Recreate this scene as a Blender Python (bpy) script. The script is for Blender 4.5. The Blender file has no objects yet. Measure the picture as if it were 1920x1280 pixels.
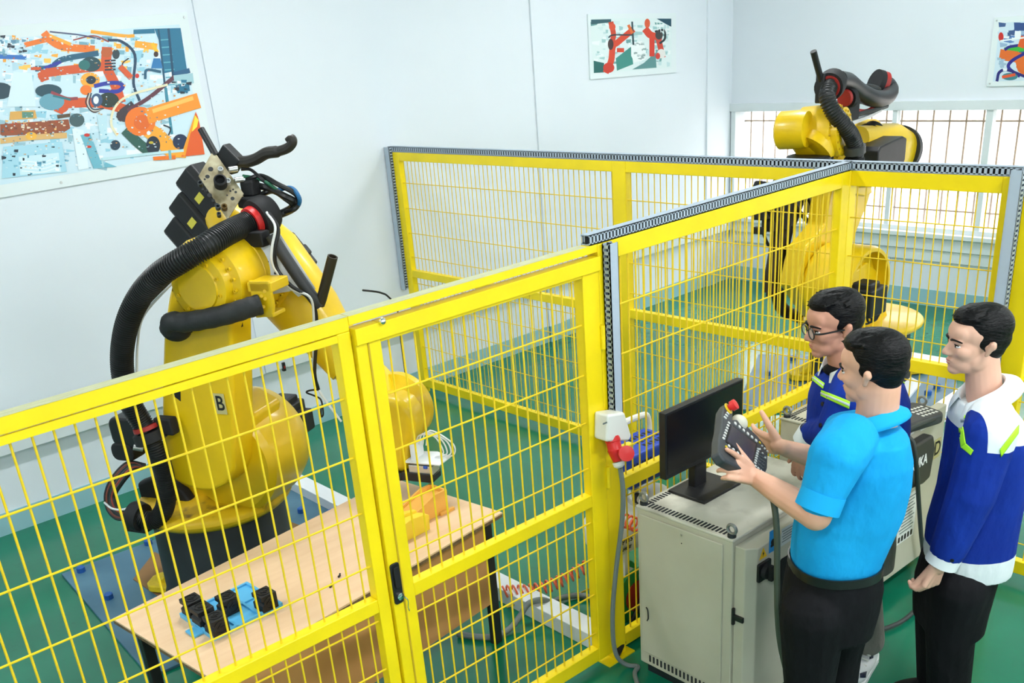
import bpy, bmesh, math, random
from mathutils import Vector, Matrix
random.seed(7)
scene = bpy.context.scene
COL = scene.collection
PI = math.pi

# ------------------------------------------------------------------ camera
CAM = Vector((-4.80652, -6.81272, 2.82744))
FPX, PPX, PPY = 1855.3975, 882.067, 919.0845
RT = Vector((0.759904185883864, -0.6433498293723214, -0.09298723204175358))
UP = Vector((0.33768115611920496, 0.2684630134387985, 0.9021635368475921))
FW = Vector((0.5554431249715663, 0.7169578840224609, -0.4212532818386777))
cam_data = bpy.data.cameras.new('camera')
cam = bpy.data.objects.new('camera', cam_data)
COL.objects.link(cam)
m = Matrix.Identity(4)
for i in range(3):
    m[i][0] = RT[i]; m[i][1] = UP[i]; m[i][2] = -FW[i]; m[i][3] = CAM[i]
cam.matrix_world = m
cam_data.sensor_fit = 'HORIZONTAL'
cam_data.sensor_width = 36.0
cam_data.lens = FPX / 1920 * 36.0
cam_data.shift_x = (960 - PPX) / 1920
cam_data.shift_y = (PPY - 640) / 1920
cam_data.clip_end = 200
scene.camera = cam

# ------------------------------------------------------------------ world, exposure
world = bpy.data.worlds.new('sky'); scene.world = world
world.use_nodes = True
bg = world.node_tree.nodes['Background']
bg.inputs[0].default_value = (0.95, 0.98, 1.0, 1)
bg.inputs[1].default_value = 6.5
scene.view_settings.view_transform = 'Standard'
scene.view_settings.look = 'None'
scene.view_settings.gamma = 1.0
scene.view_settings.use_curve_mapping = False
scene.view_settings.exposure = 0.27
LAMP_POWER = 32.0
scene.cycles.max_bounces = 6; scene.cycles.diffuse_bounces = 3; scene.cycles.glossy_bounces = 3; scene.cycles.transmission_bounces = 3; scene.cycles.transparent_max_bounces = 6

# ------------------------------------------------------------------ helpers: pixel of the photograph -> point in the room
def ray(px, py):
    return RT * ((px - PPX) / FPX) + UP * (-(py - PPY) / FPX) + FW
def onz(px, py, z=0.0):
    d = ray(px, py); return CAM + d * ((z - CAM.z) / d.z)
def onx(px, py, x):
    d = ray(px, py); return CAM + d * ((x - CAM.x) / d.x)
def ony(px, py, y):
    d = ray(px, py); return CAM + d * ((y - CAM.y) / d.y)
def atd(px, py, depth):
    return CAM + ray(px, py) * depth
def depth(p):
    return (Vector(p) - CAM).dot(FW)

# ------------------------------------------------------------------ materials
MATS = {}
def mat(name, color, rough=0.5, metal=0.0, var=0.0, scale=8.0, bump=0.0, bscale=60.0, spec=0.5, emit=None, estr=1.0, color2=None, coat=0.0, stretch=None, lo=0.3, hi=0.7, alpha=1.0, trans=0.0, ior=1.45, sss=0.0):
    if name in MATS: return MATS[name]
    M = bpy.data.materials.new(name); M.use_nodes = True
    nt = M.node_tree; b = nt.nodes['Principled BSDF']
    c = tuple(color) + (1.0,)
    b.inputs['Base Color'].default_value = c
    b.inputs['Roughness'].default_value = rough
    b.inputs['Metallic'].default_value = metal
    b.inputs['Specular IOR Level'].default_value = spec
    b.inputs['IOR'].default_value = ior
    if coat: b.inputs['Coat Weight'].default_value = coat; b.inputs['Coat Roughness'].default_value = 0.15
    if trans: b.inputs['Transmission Weight'].default_value = trans
    if alpha < 1: b.inputs['Alpha'].default_value = alpha
    if sss:
        b.inputs['Subsurface Weight'].default_value = sss
        b.inputs['Subsurface Radius'].default_value = (0.012, 0.005, 0.003)
        b.inputs['Subsurface Scale'].default_value = 0.6
    if emit:
        b.inputs['Emission Color'].default_value = tuple(emit) + (1,)
        b.inputs['Emission Strength'].default_value = estr
    tc = None
    if var or bump or color2:
        tc = nt.nodes.new('ShaderNodeTexCoord')
        src = tc.outputs['Object']
        if stretch:
            mp = nt.nodes.new('ShaderNodeMapping'); mp.inputs['Scale'].default_value = stretch
            nt.links.new(src, mp.inputs['Vector']); src = mp.outputs['Vector']
    if var or color2:
        n = nt.nodes.new('ShaderNodeTexNoise'); n.inputs['Scale'].default_value = scale; n.inputs['Detail'].default_value = 6
        nt.links.new(src, n.inputs['Vector'])
        r = nt.nodes.new('ShaderNodeValToRGB')
        r.color_ramp.elements[0].position = lo; r.color_ramp.elements[1].position = hi
        c2 = color2 if color2 else tuple(max(0, x * (1 - var)) for x in color)
        r.color_ramp.elements[0].color = tuple(c2) + (1,)
        r.color_ramp.elements[1].color = c
        nt.links.new(n.outputs['Fac'], r.inputs['Fac'])
        nt.links.new(r.outputs['Color'], b.inputs['Base Color'])
    if bump:
        n2 = nt.nodes.new('ShaderNodeTexNoise'); n2.inputs['Scale'].default_value = bscale; n2.inputs['Detail'].default_value = 4
        nt.links.new(src, n2.inputs['Vector'])
        bn = nt.nodes.new('ShaderNodeBump'); bn.inputs['Strength'].default_value = bump; bn.inputs['Distance'].default_value = 0.01 if bscale > 15 else 0.05
        nt.links.new(n2.outputs['Fac'], bn.inputs['Height'])
        nt.links.new(bn.outputs['Normal'], b.inputs['Normal'])
    MATS[name] = M
    return M
def srgb(r, g, b):
    f = lambda c: (c / 255 / 12.92) if c / 255 <= 0.04045 else ((c / 255 + 0.055) / 1.055) ** 2.4
    return (f(r), f(g), f(b))

M_wall = mat('wall_paint', srgb(228, 235, 242), 0.75, var=0.03, scale=1.3, bump=0.03, bscale=90)
M_dado = mat('dado_paint', srgb(150, 196, 205), 0.5, var=0.06, scale=3)
M_ledge = mat('trunking_white', srgb(222, 230, 233), 0.45, var=0.05, scale=4)
M_ceil = mat('ceiling_paint', srgb(240, 240, 238), 0.9)
M_yel = mat('fence_yellow', (1.0, 0.75, 0.003), 0.42, var=0.10, scale=5, coat=0.12)
M_yelw = mat('wire_yellow', (0.90, 0.63, 0.015), 0.45, var=0.12, scale=9)
M_ryel = mat('robot_yellow', (0.86, 0.56, 0.004), 0.38, var=0.12, scale=6, coat=0.25)
M_ryeld = mat('robot_yellow_worn', (0.80, 0.50, 0.006), 0.5, color2=(0.30, 0.16, 0.01), scale=9, lo=0.30, hi=0.48)
M_dust = mat('dusty_top', srgb(205, 205, 165), 0.8, color2=srgb(176, 178, 140), scale=14, stretch=(1, 12, 1))
M_blk = mat('black_plastic', (0.012, 0.012, 0.014), 0.45, var=0.3, scale=12)
M_blkm = mat('black_matte', (0.010, 0.010, 0.012), 0.7, var=0.3, scale=20)
M_rub = mat('black_rubber', (0.016, 0.017, 0.018), 0.42, var=0.35, scale=14, bump=0.05)
M_cast = mat('dark_cast_iron', (0.010, 0.013, 0.016), 0.5, color2=(0.022, 0.030, 0.036), scale=5)
M_grey = mat('duct_grey', srgb(176, 190, 204), 0.5, var=0.05, scale=6)
M_dark = mat('slot_dark', (0.02, 0.022, 0.025), 0.8)
M_steel = mat('brushed_steel', (0.62, 0.64, 0.65), 0.32, 0.85, var=0.2, scale=30, stretch=(1, 8, 1))
M_alu = mat('aluminium_sheet', (0.60, 0.62, 0.62), 0.42, 0.6, color2=(0.42, 0.44, 0.44), scale=7)
M_chrome = mat('chrome', (0.75, 0.75, 0.74), 0.18, 1.0)
M_red = mat('red_plastic', srgb(214, 40, 40), 0.4)
M_dred = mat('dull_red', srgb(170, 40, 34), 0.5, var=0.3, scale=10)
M_white = mat('white_plastic', srgb(238, 238, 232), 0.4)
M_whitep = mat('white_metal', srgb(236, 240, 244), 0.4, var=0.03)
M_beige = mat('cabinet_beige', srgb(203, 200, 182), 0.5, color2=srgb(188, 184, 164), scale=3, lo=0.25, hi=0.75, bump=0.02, bscale=200)
M_beiget = mat('cabinet_top_grimy', srgb(212, 209, 194), 0.55, color2=srgb(140, 136, 122), scale=4.5, lo=0.20, hi=0.50)
M_cableg = mat('cable_grey', srgb(112, 122, 122), 0.5)
M_cabled = mat('cable_dark', srgb(54, 60, 60), 0.5)
M_cabw = mat('cable_white', srgb(226, 228, 228), 0.45)
M_text = mat('black_print', (0.012, 0.012, 0.012), 0.6)
M_glass = mat('window_glass', (1, 1, 1), 0.02, trans=1.0, alpha=0.14, ior=1.05)

# ------------------------------------------------------------------ mesh builder
def frame(z, x=None):
    z = Vector(z).normalized()
    if x is None: x = Vector((0, 0, 1)) if abs(z.z) < 0.9 else Vector((1, 0, 0))
    x = Vector(x); x = (x - z * x.dot(z)).normalized(); y = z.cross(x)
    return x, y, z
ORIG = {}
class MB:
    def __init__(s): s.v = []; s.f = []; s.mi = []; s.cur = 0
    def m(s, i): s.cur = i; return s
    def add(s, vs, fs):
        o = len(s.v); s.v += [Vector(a) for a in vs]
        for f in fs: s.f.append([o + i for i in f]); s.mi.append(s.cur)
        return s
    def box(s, c, size, ax=None):
        c = Vector(c); X, Y, Z = ax if ax else (Vector((1, 0, 0)), Vector((0, 1, 0)), Vector((0, 0, 1)))
        hx, hy, hz = size[0] / 2, size[1] / 2, size[2] / 2
        vs = [c + X * (a * hx) + Y * (b * hy) + Z * (d * hz) for d in (-1, 1) for a, b in ((-1, -1), (1, -1), (1, 1), (-1, 1))]
        return s.add(vs, [(3, 2, 1, 0), (4, 5, 6, 7), (0, 1, 5, 4), (1, 2, 6, 5), (2, 3, 7, 6), (3, 0, 4, 7)])
    def bb(s, a, b):
        return s.box([(a[i] + b[i]) / 2 for i in range(3)], [abs(b[i] - a[i]) for i in range(3)])
    def bar(s, p, q, w, h, up=None):
        p, q = Vector(p), Vector(q); d = q - p; X, Y, Z = frame(d, up)
        return s.box((p + q) / 2, (h, w, d.length), (X, Y, Z))
    def rings(s, rings, cap0=True, cap1=True):
        n = len(rings[0]); o = len(s.v)
        for r in rings: s.v += [Vector(a) for a in r]
        for k in range(len(rings) - 1):
            for i in range(n):
                j = (i + 1) % n
                s.f.append([o + k * n + i, o + k * n + j, o + (k + 1) * n + j, o + (k + 1) * n + i]); s.mi.append(s.cur)
        if cap0: s.f.append([o + i for i in range(n - 1, -1, -1)]); s.mi.append(s.cur)
        if cap1: s.f.append([o + (len(rings) - 1) * n + i for i in range(n)]); s.mi.append(s.cur)
        return s
    def cyl(s, p, q, r0, r1=None, n=20):
        if r1 is None: r1 = r0
        p, q = Vector(p), Vector(q); X, Y, Z = frame(q - p)
        ring = lambda c, r: [c + (X * math.cos(2 * PI * i / n) + Y * math.sin(2 * PI * i / n)) * r for i in range(n)]
        return s.rings([ring(p, r0), ring(q, r1)])
    def lathe(s, o, axis, prof, n=32):
        o = Vector(o); X, Y, Z = frame(axis)
        return s.rings([[o + Z * h + (X * math.cos(2 * PI * i / n) + Y * math.sin(2 * PI * i / n)) * max(r, 1e-4) for i in range(n)] for r, h in prof])
    def tube(s, pts, r, n=10, smooth=6, rad=None):
        P = catmull(pts, smooth) if smooth else [Vector(p) for p in pts]
        L = len(P); rings = []; X = None
        for k in range(L):
            d = P[min(k + 1, L - 1)] - P[max(k - 1, 0)]
            if d.length < 1e-9: d = Vector((0, 0, 1))
            if X is None: X, Y, Z = frame(d)
            else:
                Z = d.normalized(); X = X - Z * X.dot(Z)
                X = X.normalized() if X.length > 1e-6 else frame(Z)[0]; Y = Z.cross(X)
            rr = rad(k / (L - 1)) if rad else r
            rings.append([P[k] + (X * math.cos(2 * PI * i / n) + Y * math.sin(2 * PI * i / n)) * rr for i in range(n)])
        return s.rings(rings)
    def ell(s, c, rad, ax=None, nu=20, nv=12):
        c = Vector(c); X, Y, Z = ax if ax else (Vector((1, 0, 0)), Vector((0, 1, 0)), Vector((0, 0, 1)))
        R = []
        for k in range(nv + 1):
            t = -PI / 2 + PI * k / nv; ct = max(math.cos(t), 1e-3)
            R.append([c + X * (rad[0] * ct * math.cos(2 * PI * i / nu)) + Y * (rad[1] * ct * math.sin(2 * PI * i / nu)) + Z * (rad[2] * math.sin(t)) for i in range(nu)])
        return s.rings(R)
    def prism(s, poly, o, U, V, N, t0, t1):
        o, U, V, N = Vector(o), Vector(U), Vector(V), Vector(N)
        a = [o + U * p[0] + V * p[1] + N * t0 for p in poly]; b = [o + U * p[0] + V * p[1] + N * t1 for p in poly]
        return s.rings([a, b])
    def grid(s, rows):
        n = len(rows[0]); o = len(s.v); idx = {}
        for j, r in enumerate(rows):
            for i, p in enumerate(r):
                if p is not None: idx[(j, i)] = len(s.v); s.v.append(Vector(p))
        for j in range(len(rows) - 1):
            for i in range(n - 1):
                k = [(j, i), (j, i + 1), (j + 1, i + 1), (j + 1, i)]
                if all(q in idx for q in k) and max((s.v[idx[k[a]]] - s.v[idx[k[(a + 1) % 4]]]).length for a in range(4)) < 0.12: s.f.append([idx[q] for q in k]); s.mi.append(s.cur)
        return s
    def quad(s, a, b, c, d): return s.add([a, b, c, d], [(0, 1, 2, 3)])
    def mesh(s, name, off=Vector((0, 0, 0))):
        me = bpy.data.meshes.new(name)
        me.from_pydata([tuple(v - off) for v in s.v], [], s.f); me.update()
        bm = bmesh.new(); bm.from_mesh(me); bmesh.ops.recalc_face_normals(bm, faces=bm.faces); bm.to_mesh(me); bm.free()
        return me
    def build(s, name, material, parent=None, smooth=35, bevel=0, seg=2, kind=None, label=None, cat=None, group=None):
        if parent is not None: off = ORIG[parent.name]
        else:
            off = Vector((sum(v.x for v in s.v) / len(s.v), sum(v.y for v in s.v) / len(s.v), min(v.z for v in s.v)))
        me = s.mesh(name, off)
        o = bpy.data.objects.new(name, me); COL.objects.link(o)
        if parent is not None: o.parent = parent
        else: o.location = off
        ORIG[o.name] = off
        mats = material if isinstance(material, (list, tuple)) else [material]
        for mm in mats: me.materials.append(mm)
        if len(mats) > 1:
            for p, i in zip(me.polygons, s.mi): p.material_index = i
        if smooth:
            for p in me.polygons: p.use_smooth = True
            me.set_sharp_from_angle(angle=math.radians(smooth))
        if bevel:
            bv = o.modifiers.new('bevel', 'BEVEL'); bv.width = bevel; bv.segments = seg; bv.limit_method = 'ANGLE'; bv.angle_limit = math.radians(40); bv.harden_normals = True
        if parent is not None: o.location = off - ORIG[parent.name]
        return tag(o, label, cat, group, kind)
def tag(o, label=None, cat=None, group=None, kind=None):
    if label: o['label'] = label
    if cat: o['category'] = cat
    if group: o['group'] = group
    if kind: o['kind'] = kind
    return o
def thing(name, loc, label, cat, group=None):
    o = bpy.data.objects.new(name, None); COL.objects.link(o); o.location = Vector(loc); o.empty_display_size = 0.1
    ORIG[o.name] = Vector(loc)
    return tag(o, label, cat, group)
def inst(src, delta, parent):
    c = src.copy(); COL.objects.link(c); c.parent = parent; c.location = src.location + Vector(delta); ORIG[c.name] = ORIG[src.name] + Vector(delta)
    return c
def catmull(pts, n=6):
    P = [Vector(p) for p in pts]
    if len(P) < 3: return P
    P = [P[0] * 2 - P[1]] + P + [P[-1] * 2 - P[-2]]; out = []
    for i in range(1, len(P) - 2):
        for k in range(n):
            t = k / n; a, b, c, d = P[i - 1], P[i], P[i + 1], P[i + 2]
            out.append(0.5 * ((2 * b) + (c - a) * t + (2 * a - 5 * b + 4 * c - d) * t * t + (3 * b - a - 3 * c + d) * t ** 3))
    out.append(P[-2]); return out
def rrect(w, h, r, n=4):
    out = []
    for cx, cy, a0 in ((w / 2 - r, h / 2 - r, 0), (-w / 2 + r, h / 2 - r, 90), (-w / 2 + r, -h / 2 + r, 180), (w / 2 - r, -h / 2 + r, 270)):
        for k in range(n + 1):
            a = math.radians(a0 + 90 * k / n); out.append((cx + r * math.cos(a), cy + r * math.sin(a)))
    return out
def text(name, body, size, o, U, V, material, parent, bold=0.0, depth=0.0004, sx=1.0, label=None):
    cu = bpy.data.curves.new(name, 'FONT'); cu.body = body; cu.size = size; cu.align_x = 'CENTER'; cu.align_y = 'CENTER'; cu.offset = bold; cu.extrude = depth
    t = bpy.data.objects.new(name + '_tmp', cu); COL.objects.link(t)
    dg = bpy.context.evaluated_depsgraph_get(); dg.update()
    me = bpy.data.meshes.new_from_object(t.evaluated_get(dg))
    bpy.data.objects.remove(t)
    U, V = Vector(U).normalized(), Vector(V).normalized(); N = U.cross(V); off = ORIG[parent.name]
    for v in me.vertices:
        p = Vector(o) + U * (v.co.x * sx) + V * v.co.y + N * v.co.z; v.co = p - off
    me.materials.clear(); me.materials.append(material)
    ob = bpy.data.objects.new(name, me); COL.objects.link(ob); ob.parent = parent; ORIG[ob.name] = off
    return tag(ob, label)
RTh = Vector((RT.x, RT.y, 0)).normalized(); FWh = Vector((-RTh.y, RTh.x, 0))
if FWh.dot(FW) < 0: FWh = -FWh
XA, YA, ZA = Vector((1, 0, 0)), Vector((0, 1, 0)), Vector((0, 0, 1))
# ================================================================== the setting
XR = 4.4686; XL = -8.0; YF = -11.0; HC = 4.4
def floor_material():
    M = bpy.data.materials.new('green_epoxy_floor'); M.use_nodes = True
    nt = M.node_tree; b = nt.nodes['Principled BSDF']
    tc = nt.nodes.new('ShaderNodeTexCoord')
    n = nt.nodes.new('ShaderNodeTexNoise'); n.inputs['Scale'].default_value = 1.1; n.inputs['Detail'].default_value = 8
    n2 = nt.nodes.new('ShaderNodeTexNoise'); n2.inputs['Scale'].default_value = 7.0; n2.inputs['Detail'].default_value = 8; n2.inputs['Roughness'].default_value = 0.75
    r = nt.nodes.new('ShaderNodeValToRGB'); r.color_ramp.elements[0].position = 0.3; r.color_ramp.elements[1].position = 0.7
    r.color_ramp.elements[0].color = (0.004, 0.150, 0.078, 1); r.color_ramp.elements[1].color = (0.006, 0.205, 0.112, 1)
    r2 = nt.nodes.new('ShaderNodeValToRGB'); r2.color_ramp.elements[0].position = 0.22; r2.color_ramp.elements[1].position = 0.40
    r2.color_ramp.elements[0].color = (0.55, 0.50, 0.45, 1); r2.color_ramp.elements[1].color = (1, 1, 1, 1)
    mx = nt.nodes.new('ShaderNodeMix'); mx.data_type = 'RGBA'; mx.blend_type = 'MULTIPLY'; mx.inputs['Factor'].default_value = 0.8
    nt.links.new(tc.outputs['Object'], n.inputs['Vector']); nt.links.new(tc.outputs['Object'], n2.inputs['Vector'])
    nt.links.new(n.outputs['Fac'], r.inputs['Fac']); nt.links.new(n2.outputs['Fac'], r2.inputs['Fac'])
    nt.links.new(r.outputs['Color'], mx.inputs['A']); nt.links.new(r2.outputs['Color'], mx.inputs['B'])
    nt.links.new(mx.outputs['Result'], b.inputs['Base Color'])
    b.inputs['Roughness'].default_value = 0.19
    b.inputs['Specular IOR Level'].default_value = 0.55
    bn = nt.nodes.new('ShaderNodeBump'); bn.inputs['Strength'].default_value = 0.06; bn.inputs['Distance'].default_value = 0.01
    n3 = nt.nodes.new('ShaderNodeTexNoise'); n3.inputs['Scale'].default_value = 18
    nt.links.new(tc.outputs['Object'], n3.inputs['Vector']); nt.links.new(n3.outputs['Fac'], bn.inputs['Height']); nt.links.new(bn.outputs['Normal'], b.inputs['Normal'])
    return M
MB().bb((XL, YF, -0.15), (XR, 0, 0)).build('floor', floor_material(), smooth=0, kind='structure', label='glossy green epoxy floor with scuffs')
b = MB().bb((XL, 0, 0), (XR + 0.25, 0.25, HC))
for x0, x1 in ((-1.45, -1.27), (1.63, 1.85), (4.04, 4.2)): b.bb((x0, -0.018, 0), (x1, 0.01, HC))
b.build('wall_back', M_wall, smooth=0, kind='structure', label='white painted wall with shallow pilasters')
WZ0, WZ1, WY0, WY1 = 0.74, 1.775, -0.06, -7.2
b = MB().bb((XR, 0, 0), (XR + 0.25, YF, WZ0)).bb((XR, 0, WZ1), (XR + 0.25, YF, HC)).bb((XR, WY0, WZ0), (XR + 0.25, 0, WZ1)).bb((XR, YF, WZ0), (XR + 0.25, WY1, WZ1))
b.build('wall_right', M_wall, smooth=0, kind='structure', label='white painted wall with a long low window')
MB().bb((XL - 0.25, YF, 0), (XL, 0.25, HC)).build('wall_left', M_wall, smooth=0, kind='structure')
b = MB().bb((XL, YF - 0.25, 0), (XR, YF, 2.4)).bb((XL, YF - 0.25, 3.5), (XR, YF, HC))
for x in (XL, -5.2, -2.2, 0.8, XR - 0.4): b.bb((x, YF - 0.25, 2.4), (x + 0.4, YF, 3.5))
b.build('wall_front', M_wall, smooth=0, kind='structure')  # unseen wall; its high openings are sized for the light they let in
MB().bb((XL, YF, HC), (XR, 0, HC + 0.15)).build('ceiling', M_ceil, smooth=0, kind='structure')
# painted dado bands
b = MB(); xs = [XL, -1.45, -1.27, 1.63, 1.85, 4.04, 4.2, XR]
for i in range(len(xs) - 1):
    y = -0.032 if i % 2 else -0.012
    b.bb((xs[i], y, 0.0), (xs[i + 1], 0.0, 0.155))
b.build('baseboard_back', M_dado, smooth=0, kind='structure', label='pale blue painted skirting band along the poster wall')
MB().bb((XR - 0.012, YF, 0), (XR, -0.012, 0.155)).build('baseboard_right', M_dado, smooth=0, kind='structure', label='pale blue painted skirting band under the window')
# wall ledge (surface trunking) round both walls
b = MB().bb((XL, -0.075, 0.562), (-1.46, 0, 0.652)).bb((-1.26, -0.075, 0.562), (1.62, 0, 0.652)).bb((1.86, -0.075, 0.562), (XR, 0, 0.652)).bb((-1.46, -0.09, 0.572), (-1.26, 0, 0.647)).bb((1.62, -0.09, 0.572), (1.86, 0, 0.647))
b.build('trim_1', M_ledge, smooth=0, bevel=0.004, kind='structure', label='white surface trunking ledge along the poster wall')
b = MB().bb((XR - 0.09, YF, 0.66), (XR + 0.05, -0.08, 0.70)).bb((XR - 0.05, YF, 0.54), (XR + 0.02, -0.08, 0.655)).bb((XR - 0.03, YF, 0.43), (XR + 0.02, -0.08, 0.535))
b.build('trim_2', M_ledge, smooth=0, bevel=0.004, kind='structure', label='stepped white sill ledge under the long window')
# window in the right wall
win = thing('window_1', (XR, -3.6, WZ0), 'long white metal framed sliding window with outside bars', None); win['kind'] = 'structure'
fr = MB().bb((XR - 0.03, WY1, 1.775), (XR + 0.03, 0.0, 1.855)).bb((XR - 0.02, WY1, WZ0 - 0.045), (XR + 0.08, -0.02, WZ0)).bb((XR - 0.025, -0.07, WZ0), (XR + 0.06, -0.015, WZ1))
fr.build('window_frame', M_ledge, win, smooth=0, bevel=0.003)
posts = [(-1.81, -1.855), (-2.665, -2.725), (-3.55, -3.6), (-4.45, -4.5), (-5.4, -5.45), (-6.3, -6.35)]
for a, c in posts:
    MB().bb((XR - 0.015, c, WZ0), (XR + 0.05, a, WZ1)).build('window_post', M_ledge, win, smooth=0)
edges = [-0.07] + [q for p in posts for q in p] + [WY1]
for i in range(0, len(edges), 2):
    y0, y1 = edges[i], edges[i + 1]
    if i + 1 < len(edges):
        MB().bb((XR + 0.02, y1, WZ0), (XR + 0.026, y0, WZ1)).build('window_pane', M_glass, win, smooth=0)
M_bar = mat('grille_bar', srgb(170, 148, 128), 0.6)
src = None
y = -0.14; k = 0
while y > WY1 + 0.05:
    if src is None: src = MB().cyl((XR + 0.16, y, WZ0 - 0.02), (XR + 0.16, y, WZ1), 0.009, n=6).build('grille_bar', M_bar, win); y0_ = y
    else: inst(src, (0, y - y0_, 0), win)
    y -= 0.152
for z in (1.655, 1.26, 0.86):
    MB().bb((XR + 0.155, WY1, z), (XR + 0.168, WY0, z + 0.014)).build('grille_rail', M_bar, win, smooth=0)
# outside: yard and boundary wall with a row of vent holes
MB().bb((XR + 0.25, -40, -0.35), (60, 40, -0.2)).build('yard', mat('pale_concrete', srgb(225, 220, 212), 0.9), smooth=0, kind='structure')
bw = MB(); hz0, hz1 = 1.44, 1.515
X0, X1 = 6.3, 6.45
bw.bb((X0, -12, -0.2), (X1, 5, hz0)).bb((X0, -12, hz1), (X1, 5, 2.1))
y = 4.9; k = 0
while y > -12:
    w = 0.052 if k % 4 else 0.16
    bw.bb((X0, y - w, hz0), (X1, y, hz1)); y -= w + 0.062; k += 1
bw.build('boundary_wall', mat('cream_render', srgb(255, 246, 238), 0.9), smooth=0, label='sunlit cream wall with a row of vent holes outside the window', cat='wall')
# ceiling lamps out of view, added to light the room; near row stronger
M_tube = mat('lamp_tube', (1, 1, 1), 0.5, emit=(0.95, 0.98, 1.0), estr=14)
li = 0
M_tube.cycles.emission_sampling = 'NONE'
for ly in (-2.4, -7.0):
    for lx in (-5.6, -1.8, 2.2):
        li += 1
        L = thing('ceiling_lamp', (lx, ly, HC - 0.22), ['white twin tube ceiling lamp over the far side, ', 'white twin tube ceiling lamp over the near side, '][ly < -5] + {-5.6: 'at the left end of the row', -1.8: 'in the middle of the row', 2.2: 'at the window end of the row'}[lx], 'lamp', 'ceiling lamps')
        MB().bb((lx - 0.65, ly - 0.13, HC - 0.14), (lx + 0.65, ly + 0.13, HC - 0.06)).build('lamp_body', M_whitep, L, smooth=0, bevel=0.01)
        for s in (-0.4, 0.4): MB().cyl((lx + s, ly, HC - 0.08), (lx + s, ly, HC), 0.012, n=8).build('hanger', M_whitep, L)
        for s in (-0.06, 0.06):
            MB().cyl((lx - 0.6, ly + s, HC - 0.165), (lx + 0.6, ly + s, HC - 0.165), 0.014, n=10).build('tube', M_tube, L)
        ld = bpy.data.lights.new('ceiling_lamp_light', 'AREA'); ld.shape = 'RECTANGLE'; ld.size = 1.25; ld.size_y = 0.24; ld.energy = LAMP_POWER * (2.5 if ly < -5 else 1.5); ld.color = (0.95, 0.98, 1.0)
        lo = bpy.data.objects.new('ceiling_lamp_light', ld); COL.objects.link(lo); lo.parent = L; lo.location = (0, 0, 0.03)
# ================================================================== safety fences
YF1 = -4.009            # front fence plane
def fence(name, label, kind_axis, plane, a0, a1, posts, rails, wires, hz, T=0.05, wr=None, group='yellow mesh safety fences', cat='fence', zpost=(0, 2.0), wz=(0.1, 1.95), back=0.0):
    """axis 'x': runs along x in plane y; axis 'y': runs along y in plane x"""
    def P(a, d, z): return (a, plane + d, z) if kind_axis == 'x' else (plane + d, a, z)
    if wr is None: wr = 0.0040 if kind_axis == 'x' else 0.0032
    t = thing(name, P((a0 + a1) / 2, 0, 0), label, cat, group)
    for (p0, p1) in posts:
        MB().bb(P(p0, -T / 2, zpost[0]), P(p1, T / 2, zpost[1])).build('post', M_yel, t, smooth=0, bevel=0.004)
    for (r0, r1, z0, z1) in rails:
        MB().bb(P(r0, -T / 2 + 0.002, z0), P(r1, T / 2 - 0.002, z1)).build('rail', M_yel, t, smooth=0, bevel=0.003)
    src = None
    for w in wires:
        if src is None:
            src = MB().cyl(P(w, back, wz[0]), P(w, back, wz[1]), wr, n=6).build('wire', M_yelw, t); s0 = w
        else:
            inst(src, Vector(P(w, 0, 0)) - Vector(P(s0, 0, 0)), t)
    for (h0, h1, z) in hz:
        MB().cyl(P(h0, back - 0.006, z), P(h1, back - 0.006, z), wr, n=6).build('cross_wire', M_yelw, t)
    return t
def steps(a, b, d):
    n = max(1, round(abs(b - a) / d)); return [a + (b - a) * (i + 0.5) / n for i in range(n)]
HZ = [1.72, 1.50, 1.28, 1.06, 0.82, 0.60, 0.40, 0.2]
# front fence, left run
f = fence('safety_fence', 'yellow mesh fence panel in front of the wooden table, left of the gate', 'x', YF1, -5.3, -3.14,
          [(-5.35, -5.29), (-3.145, -3.092)], [(-5.29, -3.092, 1.95, 2.0), (-5.29, -3.145, 0.865, 0.922), (-5.29, -3.145, 0.05, 0.11)],
          [-3.79 + 0.0605 * i for i in range(-24, 11)], [(-5.29, -3.145, z) for z in HZ], zpost=(0, 1.95))
MB().bb((-5.29, YF1 - 0.024, 1.922), (-3.145, YF1 - 0.012, 1.947)).build('mesh_flange', M_yel, f, smooth=0)
MB().bb((-5.29, YF1 - 0.026, 2.0), (-3.095, YF1 + 0.026, 2.0012)).build('dusty_top_face', M_dust, f, smooth=0, label='dusty grey beige top of the yellow rail')
# gate frame + leaf
g = thing('gateway', (-2.5, YF1, 0), 'yellow steel gateway frame around the gate, beside the grey wiring duct', 'gateway')
MB().bb((-3.092, YF1 - 0.025, 1.968), (-1.835, YF1 + 0.025, 2.0)).build('header', M_yel, g, smooth=0, bevel=0.003)
MB().bb((-3.09, YF1 - 0.026, 2.0), (-1.95, YF1 + 0.026, 2.0012)).build('dusty_top_face', M_dust, g, smooth=0)
MB().bb((-1.89, YF1 - 0.03, 0), (-1.80, YF1 + 0.03, 2.0)).build('post', M_yel, g, smooth=0, bevel=0.004)
MB().bb((-1.95, YF1 - 0.06, 0), (-1.77, YF1 + 0.06, 0.008)).build('foot_plate', M_yel, g, smooth=0)
gx0, gx1 = -3.085, -1.897
gt = fence('gate', 'yellow mesh gate with black lever lock and small steel knob', 'x', YF1 - 0.012, gx0, gx1,
           [(gx0, -2.982), (-1.992, gx1)], [(-2.982, -1.992, 1.885, 1.955), (-2.982, -1.992, 0.868, 0.926), (-2.982, -1.992, 0.05, 0.12)],
           [-2.935 + 0.0565 * i for i in range(17)], [(-2.99, -1.985, z) for z in (1.69, 1.475, 1.262, 1.05, 0.785, 0.60, 0.41, 0.2)], zpost=(0.05, 1.955), group=None, cat='gate')
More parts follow.
